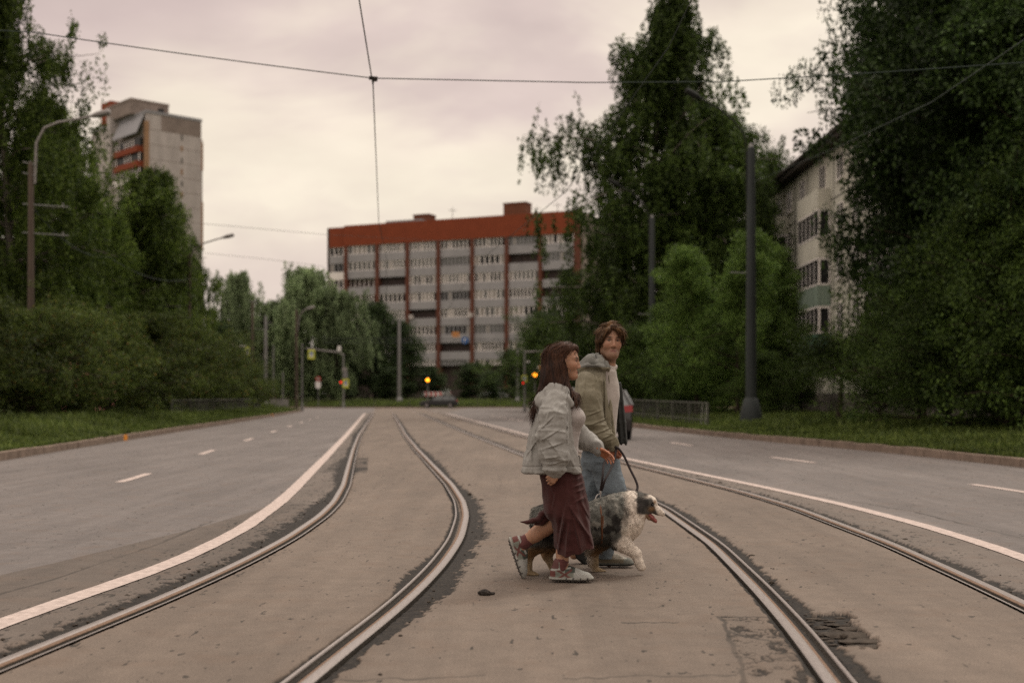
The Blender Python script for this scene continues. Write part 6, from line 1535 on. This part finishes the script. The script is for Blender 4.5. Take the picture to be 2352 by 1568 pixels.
# ------------------------------------------------------------------ the man
def man():
    yc = 8.82; root = thing('person', 'man in olive grey jacket and jeans turning his face to us, holding the leash', 'person', (.62, yc, 0))
    hc = z1(1117, 285, yc - .03); fwd, up = (.20, -1, .02), (.03, 0, 1)
    v = Vol((.1, 8.4, -.01), (1.15, 9.2, 1.84), .0045)
    P, ax = head(v, hc, fwd, up, 1.03, True)
    nb = z1(1070, 590, yc); v.cap(hc + np.array([-.005, .03, -.07]), nb, .060, .066, .03)
    v.cap(z1(1128, 450, yc - .05), z1(1122, 560, yc - .045), .03, .034, .03)
    hip = z2(1130, 60, yc); v.cap(nb + [-.03, 0, -.15], hip, .10, .105, .05); v.cap(nb + [-.06, -.12, -.11], nb + [-.06, .12, -.11], .05, .05, .05)
    sh, el, wr = z1(905, 720, yc - .17), z1(940, 1080, yc - .225), z1(1118, 1300, yc - .18)
    v.chain([sh, el, wr], [.05, .042, .029], .03)
    hand(v, z1(1118, 1305, yc - .18), (.34, -.03, -.94), (.55, .8, .1), (.55, -.75, .1), (1.0, 1.2, .7), .92, .35, .0, .6)
    v.chain([nb + [-.03, .2, -.1], z1(1000, 1000, yc + .28), z1(1090, 1290, yc + .24)], [.05, .042, .03], .03)
    hand(v, z1(1092, 1300, yc + .24), (.3, 0, -.95), (.3, -.9, 0), (.9, .2, .2), (.5, .6, .4), 1.02)
    kn, an = z2(1270, 540, yc - .08), z2(1178, 1130, yc - .09)
    v.chain([hip + [0, -.08, -.02], kn, an, z2(1230, 1240, yc - .09)], [.09, .06, .04, .034], .03)
    v.chain([hip + [0, .08, -.02], z2(1085, 600, yc + .08), z2(800, 1060, yc + .09), z2(850, 1160, yc + .09)], [.09, .06, .04, .034], .03)
    skin = (.33, .185, .118)
    def col(V):
        C = head_col(V, hc, ax, 1.03, skin, (.27, .115, .09), (.05, .028, .016), (.135, .075, .045))
        hd = ((V - z1(1135, 1360, yc - .2)) ** 2).sum(1) < .11 ** 2; C[hd] = C[hd] * [.9, .6, .5]
        return C * (1 + .06 * fbm(V[:, 0] * 30, V[:, 1] * 30, V[:, 2] * 30, 6, 2))[:, None]
    v.obj('body', M['skin'], root, col)
    eyes(P, ax, nrm((.12, -1, .0)), root, 1.03, .0125)
    h = Vol(hc - .2, hc + .2, .0042)
    h.ell(hc + np.array([-.002, .012, .038]), (.098, .112, .092), .03); h.ell(hc + np.array([0, .05, -.01]), (.088, .08, .115), .03)
    h.chain([hc + np.array([-.072, -.02, .06]), hc + np.array([-.082, -.015, .0]), hc + np.array([-.080, .01, -.07]), hc + np.array([-.070, .03, -.10])], [.032, .026, .024, .016], .02)
    h.chain([hc + np.array([.068, -.02, .065]), hc + np.array([.082, -.005, .02]), hc + np.array([.080, .01, -.02])], [.032, .022, .012], .02)
    f = np.array(ax[0]); fc = hc + f * .115 + np.array([.006, 0, -.022])
    h.ell(fc, (.080, .118, .116), .012, 's')
    h.ell(hc + f * .13 + np.array([.012, 0, -.10]), (.082, .12, .12), .012, 's')
    h.chain([hc + f * .085 + np.array([-.01, 0, .10]), hc + f * .098 + np.array([-.045, 0, .072]), hc + f * .085 + np.array([-.072, 0, .03]), hc + f * .06 + np.array([-.083, 0, -.01])], [.018, .019, .016, .008], .015)
    h.chain([hc + f * .085 + np.array([.0, 0, .10]), hc + f * .10 + np.array([.035, 0, .078]), hc + f * .085 + np.array([.068, 0, .05]), hc + f * .06 + np.array([.082, 0, .01])], [.018, .019, .017, .008], .015)
    h.chain([hc + np.array([-.02, -.05, .118]), hc + np.array([.01, -.055, .130]), hc + np.array([.035, -.05, .118])], [.022, .016, .014], .015)
    h.disp(lambda x, y, z: -.0018 * np.sin((x - hc[0]) * 420 + fbm(x * 9, y * 9, z * 9, 3, 2) * 9 + (z - hc[2]) * np.sign(x - hc[0]) * 160) - .004 * vn(x * 30, y * 30, z * 12, 8))
    def hcol(V):
        n = vn(V[:, 0] * 90, V[:, 1] * 60, V[:, 2] * 22, 5); t = np.clip(.4 + .55 * n, 0, 1)[:, None]
        C = np.array((.032, .017, .009)) * (1 - t) + np.array((.145, .078, .034)) * t
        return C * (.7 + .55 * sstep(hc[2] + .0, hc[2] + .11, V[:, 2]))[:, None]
    def mflow(p):
        x = p[:, 0] - hc[0]; z = p[:, 2] - hc[2]; top = sstep(.03, .12, z)
        return np.stack([np.sign(x + .005) * (.15 + 1.0 * top), .25 * (p[:, 1] - hc[1]) / .1 * top, -1 + .8 * top], 1)
    hair_obj(h, 'hair', root, hcol, 5000, mflow, .055, .0014, .02, 4, lambda p: 9 + 0 * p[:, 2])
    # t-shirt with a ribbed crew neck
    s = Vol((.3, 8.5, .8), (1.05, 9.15, 1.56), .006)
    rows = [(545, 1020, 1172), (580, 985, 1178), (640, 960, 1186), (720, 940, 1204), (830, 930, 1210), (950, 930, 1194), (1100, 930, 1180), (1400, 920, 1170)]
    s.loft([(z1(0, y, yc)[2], z1(a, y, yc)[0], z1(b, y, yc)[0], yc, .085 if y < 560 else .12) for y, a, b in rows], .02)
    s.chain([z1(1010, 500, yc + .0), z1(1060, 520, yc - .07), z1(1120, 548, yc - .085), z1(1168, 545, yc - .04), z1(1172, 530, yc)], [.014] * 5, .01)
    s.disp(folds(33, .0025, 15, (1, 1, .6)))
    s.obj('shirt', M['cloth'], root, lambda V: tint(V, (.40, .36, .325), 4, .06))
    # jacket
    j = Vol((.22, 8.42, .84), (1.02, 9.22, 1.62), .0042)
    rows = [(555, 860, 1085), (600, 815, 1105), (680, 792, 1120), (800, 785, 1150), (900, 785, 1172), (1050, 790, 1196), (1200, 800, 1218), (1338, 812, 1240)]
    wb = {555: .10, 600: .155, 680: .175}
    j.loft([(z1(0, y, yc)[2], z1(a, y, yc)[0], z1(b, y, yc)[0], yc, wb.get(y, .185)) for y, a, b in rows], .02, 'u', 2.3)
    def wedge(X, Y, Z):
        zz = [z1(0, q, yc)[2] for q in (1345, 1100, 900, 700, 560, 480)]; xr = np.interp(Z.ravel(), zz, [z1(q, 0, yc)[0] for q in (1150, 1120, 1090, 1050, 1010, 960)])[None, None, :]
        hw = np.interp(Z.ravel(), zz, [.165, .155, .15, .14, .125, .11])[None, None, :]
        return np.maximum(xr - X, np.abs(Y - yc - .005) - hw)
    j.op((.3, yc - .25, .84), (1.05, yc + .25, 1.6), wedge, .008, 's')
    # far front panel swinging open
    pts = [z1(1180, 700, yc + .17), z1(1205, 880, yc + .18), z1(1232, 1080, yc + .19), z1(1245, 1270, yc + .19)]
    for w in (-.02, .0, .012): j.chain([p + [w, 0, 0] for p in pts], [.012, .014, .014, .014], .012)
    j.chain([z1(910, 690, yc - .135), z1(905, 850, yc - .18), z1(940, 1075, yc - .20), z1(1030, 1200, yc - .20), z1(1110, 1275, yc - .18)], [.084, .092, .086, .068, .048], .009)
    j.cap(z1(1105, 1278, yc - .18), z1(1135, 1312, yc - .18), .040, .036, .006)
    j.chain([nb + [-.05, .19, -.1], z1(980, 1000, yc + .25), z1(1085, 1275, yc + .235)], [.09, .078, .05], .03)
    # hood heaped behind the neck
    j.chain([z1(1090, 545, yc - .115), z1(1010, 510, yc - .115), z1(935, 495, yc - .09), z1(870, 535, yc - .06)], [.02, .036, .045, .042], .02)
    j.chain([z1(1100, 545, yc + .115), z1(1010, 500, yc + .115), z1(935, 480, yc + .09), z1(870, 535, yc + .06)], [.02, .036, .045, .042], .02)
    j.ell(z1(890, 540, yc), (.06, .12, .05), .03); j.chain([z1(990, 420, yc - .06), z1(1005, 450, yc - .09), z1(1055, 505, yc - .11), z1(1095, 550, yc - .10)], [.018, .018, .016, .012], .012)
    j.chain([z1(830, 560, yc - .10), z1(900, 520, yc - .145), z1(990, 520, yc - .165), z1(1080, 552, yc - .155)], [.014, .014, .014, .012], .012)
    f1, f2, f3 = folds(141, .014, 6.5, (1.3, 1.3, .4)), folds(147, .005, 17, (1.2, 1.2, .5)), folds(153, .011, 10, (.6, .6, 1.6))
    def wr_(x, y, z):
        arm = sstep(yc - .16, yc - .21, y); fr_ = sstep(z1(1040, 0, yc)[0], z1(1090, 0, yc)[0], x) * (1 - arm)
        return f1(x, y, z) * (.8 - .3 * fr_) + f2(x, y, z) + f3(x, y, z) * arm * sstep(1.25, 1.0, z) - .005 * fr_ * np.sin(x * 170 + z * 14)
    j.disp(wr_)
    L_ = lambda a, b, c, d, k=1.: ((z1(a, b, yc), z1(c, d, yc)), k)
    j.disp(lines([L_(880, 1010, 1010, 960), L_(900, 1100, 1060, 1040, 1.1), L_(960, 1180, 1090, 1130, 1.2), L_(1000, 1240, 1110, 1190, 1.1), L_(890, 1180, 960, 1250), L_(1040, 1260, 1130, 1230), L_(850, 620, 830, 820, .8), L_(960, 600, 990, 840, .8),
        L_(1045, 640, 1050, 1080, 2.0), L_(1090, 620, 1100, 1300, .8), L_(1010, 640, 1030, 900, .6)], .0080, .010, yc))
    hem = z1(0, 1338, yc)[2]; j.disp(lambda x, y, z: .0035 * np.exp(-((z - hem - .028) / .005) ** 2))
    def jcol(V):
        C = tint(V, (.165, .147, .098), 7, .12, 4)
        up_ = sstep(z1(0, 700, yc)[2], z1(0, 560, yc)[2], V[:, 2])[:, None]; C = C * (1 - .25 * up_) + np.array((.185, .17, .135)) * .25 * up_
        hood = (V[:, 2] > z1(0, 545, yc)[2]) ; C[hood] = tint(V[hood], (.15, .15, .135), 8, .2, 12)
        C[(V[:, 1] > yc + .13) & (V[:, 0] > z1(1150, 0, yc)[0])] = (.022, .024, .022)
        return C
    j.obj('jacket', M['shell'], root, jcol)
    # jeans
    k = Vol((.28, 8.5, .06), (1.08, 9.15, .96), .0055)
    k.loft([(z2(0, y, yc)[2], z2(a, y, yc)[0], z2(b, y, yc)[0], yc, .155) for y, a, b in ((-10, 950, 1300), (60, 955, 1312), (150, 960, 1330), (220, 990, 1335))], .03, 'u', 2.3)
    k.chain([z2(1175, 140, yc - .075), z2(1262, 430, yc - .085), z2(1275, 560, yc - .085), z2(1215, 830, yc - .09), z2(1180, 1100, yc - .09)], [.112, .094, .088, .078, .066], .03)
    k.cap(z2(1182, 1100, yc - .09), z2(1182, 1165, yc - .09), .066, .064, .008)
    k.chain([z2(1090, 140, yc + .075), z2(1080, 420, yc + .08), z2(1075, 600, yc + .085), z2(930, 850, yc + .09), z2(815, 1045, yc + .095)], [.112, .095, .088, .078, .066], .03)
    k.disp(lambda x, y, z: folds(211, .006, 8, (1, 1, 1.2))(x, y, z) * (.5 + .9 * np.exp(-((z - .55) / .14) ** 2) + .9 * sstep(.35, .1, z)) + folds(217, .003, 19, (.6, .6, 1.2))(x, y, z))
    k.obj('jeans', M['denim'], root, lambda V: tint(V, (.115, .138, .155), 8, .22, 5) * (1 + .35 * np.exp(-(((V[:, 2] - .62) / .2) ** 2)))[:, None])
    for heel, d, up, L, dk in ((z2(1078, 1296, yc - .09), (1, -.06, 0.0), (0, 0, 1), .272, 0), (z2(735, 1075, yc + .095), (.78, 0, -.66), (.66, 0, .78), .27, 1)):
        heel = heel.copy()
        if not dk: heel[2] = .012
        q = Vol(np.minimum(heel, heel + nrm(d) * L) - .16, np.maximum(heel, heel + nrm(d) * L) + .16, .0045); loc, _ = shoe(q, heel, d, up, L, .048, False)
        def scol(V):
            a, b, hh = loc(V); C = tint(V, (.150, .130, .092), 3, .2, 18) if not dk else tint(V, (.03, .03, .028), 3, .2, 18)
            if not dk:
                C[(a > .215)] = (.14, .145, .125); C[(np.abs(np.sin(a * 210)) > .7) & (hh > .055) & (a > .11) & (a < .24)] = (.42, .39, .34)
            C[hh < .024] = (.085, .09, .08) if not dk else (.02, .02, .02); C[hh < .010] = (.02, .018, .017); return C
        q.obj('shoe', M['shoe'], root, scol)
    return root
# ------------------------------------------------------------------ the dog
def dog():
    yc = 8.42; root = thing('dog', 'blue merle shepherd dog with white ruff and tan legs trotting on a leash, mouth open', 'dog', (.62, yc, 0))
    v = Vol((.02, 8.11, -.005), (1.16, 8.75, .72), .0045); z = lambda x, y, o=0: z2(x, y, yc + o)
    v.chain([z(1230, 775), z(1080, 805), z(850, 805), z(620, 795), z(540, 790)], [.146, .140, .134, .122, .112], .05)
    v.ell(z(1330, 790), (.135, .125, .165), .05); v.ell(z(1250, 640), (.11, .085, .075), .05)
    v.chain([z(1330, 690), z(1470, 630), z(1570, 605)], [.125, .098, .076], .05)
    v.chain([z(1520, 700), z(1440, 830), z(1390, 930)], [.075, .09, .07], .05)
    v.ell(z(1452, 800), (.055, .085, .095), .04)
    # head
    hd = z(1638, 592); v.ell(hd, (.060, .055, .056), .03); v.ell(z(1685, 600), (.04, .046, .046), .03)
    v.chain([z(1700, 635), z(1760, 680), z(1812, 712)], [.036, .026, .0185], .02, flat=((0, 1, 0), 1.1))
    v.ell(z(1660, 660), (.042, .043, .035), .02)
    v.chain([z(1625, 700), z(1680, 760), z(1726, 795)], [.026, .016, .010], .012)
    v.chain([z(1640, 705), z(1700, 765), z(1760, 775)], [.012, .013, .006], .006, 's')
    for q in (-1, 1):
        v.ell(z(1700, 612, q * .040), (.010, .008, .008), .008, 's')
        v.chain([z(1618, 520, q * .045), z(1572, 560, q * .066), z(1556, 640, q * .072), z(1580, 690, q * .070)], [.020, .025, .024, .010], .012, flat=((0, 1, 0), 1.6))
    # legs: near fore lifted, far fore planted, near hind pushing off, far hind swinging forward
    v.chain([z(1350, 900, -.065), z(1345, 1020, -.075), z(1440, 1085, -.078), z(1530, 1150, -.078), z(1556, 1240, -.078), z(1578, 1292, -.078)], [.075, .058, .043, .032, .028, .026], .03)
    v.chain([z(1578, 1290, -.078), z(1600, 1302, -.078)], [.026, .020], .015)
    v.chain([z(1180, 980, .07), z(1060, 1090, .085), z(1055, 1210, .085), z(1078, 1320, .085)], [.08, .046, .034, .028], .03)
    v.chain([z(1075, 1340, .085), z(1120, 1345, .085), z(1175, 1352, .085)], [.027, .026, .020], .012)
    v.chain([z(560, 850, -.055), z(560, 960, -.075), z(480, 1040, -.080), z(385, 1120, -.085), z(352, 1180, -.085), z(355, 1345, -.088)], [.110, .085, .060, .038, .029, .027], .03)
    v.chain([z(365, 1378, -.088), z(410, 1382, -.088), z(445, 1388, -.088)], [.028, .025, .019], .012)
    v.chain([z(620, 860, .055), z(640, 1010, .075), z(560, 1120, .08), z(555, 1170, .08), z(622, 1310, .08)], [.105, .072, .040, .030, .026], .03)
    v.chain([z(635, 1340, .08), z(690, 1348, .08)], [.026, .02], .012)
    v.chain([z(470, 720), z(432, 690)], [.05, .028], .03)
    for cx, o, cy, dx in ((1165, .085, 1352, 1), (440, -.088, 1388, 1), (1600, -.078, 1302, 1)):
        for t in (-.012, .0, .012): v.cap(z(cx - 22, cy - 4, o + t), z(cx + 12, cy + 2, o + t), .0085, .007, .004)
    v.op((.0, 8.0, -.01), (1.2, 8.8, .012), lambda X, Y, Z: .0015 - Z + 0 * X + 0 * Y, .004, 'i')
    ruff = lambda x, y, zz: sstep(z(1180, 0)[0], z(1320, 0)[0], x) * sstep(z(1640, 0)[0], z(1560, 0)[0], x) * sstep(.22, .32, zz)
    v.disp(lambda x, y, zz: -(.003 + .003 * ruff(x, y, zz)) * vn(x * 34 + zz * 10, y * 34, zz * 22, 301) * sstep(.06, .2, zz) - .003 * vn(x * 70, y * 70, zz * 40, 302) * sstep(.05, .15, zz))
    def col(V):
        x, y = inv2(V, yc); n1 = fbm(V[:, 0] * 9, V[:, 1] * 9, V[:, 2] * 9, 311, 3); n2 = fbm(V[:, 0] * 22, V[:, 1] * 22, V[:, 2] * 22, 312, 3); n3 = vn(V[:, 0] * 60, V[:, 1] * 60, V[:, 2] * 30, 313)
        x, y = x + n2 * 45 * sstep(1620, 1500, x), y + n1 * 45 * sstep(1620, 1500, x)
        W, G, K, T = np.array((.60, .53, .45)), np.array((.105, .105, .092)), np.array((.022, .020, .018)), np.array((.17, .095, .042))
        m = lambda C, a, c: C * (1 - a[:, None]) + c * a[:, None]
        C = np.tile(G, (len(V), 1)) * (1 + .3 * n2 + .12 * n3)[:, None]
        C = m(C, sstep(.08, .22, n1), K); C = m(C, sstep(.12, .3, n2 - .2 * n1) * .5, np.array((.26, .245, .21)))
        C = m(C, sstep(880, 990, y) * .7, K * 1.2)
        C = m(C, sstep(1010, 1110, y) * sstep(1260, 1180, x), T * .8)                     # tan lower legs
        C = m(C, sstep(1130, 1250, y) * sstep(1260, 1200, x), np.array((.27, .20, .12)))
        C = m(C, sstep(930, 1040, y) * sstep(1100, 1000, x) * sstep(860, 940, x), W * .8)
        ru = sstep(1360, 1430, x + .10 * (y - 600)) * sstep(0, 1, np.ones_like(x)); C = m(C, ru * sstep(1100, 1000, y), W)
        C = m(C, sstep(.0, .1, n1) * ru * sstep(560, 760, y) * sstep(1430, 1380, x) * .6, G)
        C = m(C, np.exp(-(((x - 1410) / 34) ** 2 + ((y - 680) / 85) ** 2)) * .95, K)
        C = m(C, sstep(780, 920, y) * ru * .3, np.array((.40, .33, .24)))
        C = m(C, sstep(930, 1010, y + .35 * (x - 1300)) * sstep(1255, 1330, x), W * .95)   # white foreleg
        head_ = sstep(1500, 1530, x) * sstep(735, 700, y + .25 * (1620 - x))
        C = m(C, head_ * sstep(1745, 1715, x - .5 * (y - 620)), np.array((.062, .058, .050)))
        C = m(C, np.exp(-(((x - 1570) / 55) ** 2 + ((y - 610) / 85) ** 2) ** 2), K * 1.6)
        C = m(C, np.exp(-(((x - 1625) / 30) ** 2 + ((y - 570) / 70) ** 2) ** 2), K)
        C = m(C, np.exp(-(((x - 1690) / 40) ** 2 + ((y - 655) / 28) ** 2)), T); C = m(C, np.exp(-(((x - 1725) / 14) ** 2 + ((y - 580) / 16) ** 2)), T * 1.5)
        C = m(C, np.exp(-(((x - 1700) / 16) ** 2 + ((y - 618) / 14) ** 2) ** 2), K * .7)
        C = m(C, np.exp(-(((x - 1660) / 50) ** 2 + ((y - 522) / 16) ** 2)) * .9, W)       # white blaze
        C = m(C, sstep(1715, 1740, x - .4 * (y - 640)) * (y > 610), W)
        C = m(C, sstep(1600, 1630, x) * sstep(705, 725, y - .2 * (x - 1650)), np.array((.25, .16, .10)))
        return C
    V, Q = v.mesh(); C = np.clip(col(V), 0, 1)
    body = link('body', mkmesh('body', V - org(root), Q, True, {'col': C}, None, [M['fur']]), root)
    # coat: tapered hairs lying along the body, longer on ruff, chest, breeches and forelegs
    me = body.data; nn = np.zeros(len(V) * 3); me.vertices.foreach_get('normal', nn); nn = nn.reshape(-1, 3)
    x, y = inv2(V, yc); ok = (y < 1290) & ~((x > 1690) & (y > 560)) & ~((x > 1600) & (y > 690))
    pk = RNG.choice(np.argwhere(ok).ravel(), 24000); p = V[pk]; x, y = x[pk], y[pk]
    Ln = .013 + .007 * sstep(1250, 1400, x) * sstep(1560, 1500, x) * sstep(1050, 950, y) + .02 * sstep(930, 1060, y) * sstep(1280, 1180, x) * sstep(640, 760, x) + .012 * sstep(1050, 1130, y) * (x > 930) * (x < 1100) + .012 * (x < 620) * (y < 1050)
    Ln = Ln * np.where(x > 1560, .5, 1) * np.where(y > 1130, .5, 1)
    fl = np.stack([-.75 - .1 * np.sin(y * .02), 0 * x, -.75 + 0 * x], 1); fl = fl - nn[pk] * (fl * nn[pk]).sum(1)[:, None]; fl /= np.linalg.norm(fl, axis=1)[:, None] + 1e-6
    d = fl + nn[pk] * RNG.uniform(.1, .38, len(pk))[:, None] + RNG.normal(size=p.shape) * .16; d /= np.linalg.norm(d, axis=1)[:, None]
    sd = np.cross(d, nn[pk]); sd /= np.linalg.norm(sd, axis=1)[:, None] + 1e-6; Ln = Ln * RNG.uniform(.6, 1.3, len(pk)); w = .0022
    p0 = p - nn[pk] * .002; mid = p0 + d * (Ln * .55)[:, None]; tip = p0 + d * Ln[:, None] + np.array([0, 0, -.25]) * Ln[:, None]
    FV = np.stack([p0 - sd * w, p0 + sd * w, mid + sd * w * .8, tip, mid - sd * w * .8], 1).reshape(-1, 3); i = np.arange(len(pk)) * 5
    FF = np.concatenate([np.stack([i, i + 1, i + 2], 1), np.stack([i, i + 2, i + 4], 1), np.stack([i + 4, i + 2, i + 3], 1)])
    cc = np.repeat(C[pk] * RNG.uniform(.9, 1.12, (len(pk), 1)), 5, 0)
    link('coat', mkmesh('coat', FV - org(root), FF, False, {'col': np.clip(cc, 0, 1)}, None, [M['fur']]), root)['kind'] = 'stuff'
    mb = MB(); L_, Fc = lump((1, 1, 1), 1, 2); L_ = L_ / np.linalg.norm(L_, axis=1)[:, None]
    mb.add(L_ * [.013, .015, .012] + z(1818, 710), Fc); mb.build('nose', M['nose'], root, True)
    for q in (-1, 1):
        mb = MB(); mb.add(L_ * .0085 + z(1703, 614, q * .037), Fc); mb.build('eye', M['nose'], root, True)
    t = Vol(z(1600, 850) - [0, .06, 0], z(1800, 640) + [0, .06, 0], .0035); t.chain([z(1650, 705), z(1700, 755), z(1735, 790), z(1742, 806)], [.016, .015, .012, .006], .01, flat=((0, 1, 0), .6)); t.obj('tongue', M['tongue'], root)
    # harness: a girth strap and a back strap lying on the coat
    mb = MB(); P = []
    for a in np.linspace(0, 2 * np.pi, 41):
        c = z(1135, 800); P.append(c + np.array([.012 * math.sin(a) - .02 * math.cos(a) * 0 + (.018 if math.sin(a) < 0 else -.018) * abs(math.sin(a)), math.cos(a) * .150, math.sin(a) * .150]))
    mb.tube(P, .0075, 6, cap=False); mb.build('harness_strap', M['harness'], root, True)
    mb = MB(); P = [z(1085, 580, -.01), z(1130, 578, -.012), z(1190, 545, -.012), z(1235, 532, -.01)]; mb.tube(P, .008, 6); mb.build('harness_strap', M['harness'], root, True)
    mb = MB(); mb.tube([z(1160, 735, -.146), z(1162, 790, -.149), z(1160, 850, -.146)], .009, 6); mb.build('harness_buckle', M['harness'], root, True)
    return root
def smooth(P, n=8):
    P = [np.array(p, float) for p in P]; P = [2 * P[0] - P[1]] + P + [2 * P[-1] - P[-2]]; out = []
    for i in range(1, len(P) - 2):
        a, b, c, d = P[i - 1:i + 3]
        for q in range(n):
            t = q / n; out.append(.5 * (2 * b + (c - a) * t + (2 * a - 5 * b + 4 * c - d) * t * t + (3 * b - a - 3 * c + d) * t ** 3))
    return out + [P[-2]]
def leash():
    root = thing('leash', 'dark brown leash looping from the man\'s hand to the harness of the dog', 'leash', z2(1300, 40, 8.62))
    yh, yd = 8.60, 8.42
    mb = MB()
    mb.tube(smooth([z2(1300, -20, yh), z2(1306, 40, yh), z2(1270, 180, 8.52), z2(1190, 340, 8.40), z2(1150, 462, yd)]), .0085, 7)
    mb.tube(smooth([z2(1240, 60, yh), z2(1178, 165, 8.5), z2(1160, 320, 8.42), z2(1138, 462, yd)]), .0085, 7)
    mb.tube(smooth([z2(1300, -20, yh), z2(1340, 8, yh), z2(1400, 95, yh), z2(1460, 225, yh - .02), z2(1520, 345, yh - .05), z2(1542, 425, yh - .07), z2(1515, 490, yh - .1), z2(1470, 560, yh - .12), z2(1380, 600, yh - .13)]), .0088, 7)
    mb.build('strap', M['leather'], root, True)
    mb = MB(); mb.tube(smooth([z2(1142, 490, yd), z2(1105, 508, yd), z2(1086, 548, yd), z2(1096, 585, yd), z2(1128, 580, yd), z2(1140, 530, yd), z2(1142, 490, yd)]), .0048, 7); mb.tube([z2(1140, 492, yd), z2(1138, 462, yd)], [.007, .008], 8); mb.tube([z2(1070, 582, yd), z2(1135, 588, yd)], .006, 7)
    mb.build('carabiner', M['steel'], root, True)
woman(); man(); dog(); leash()
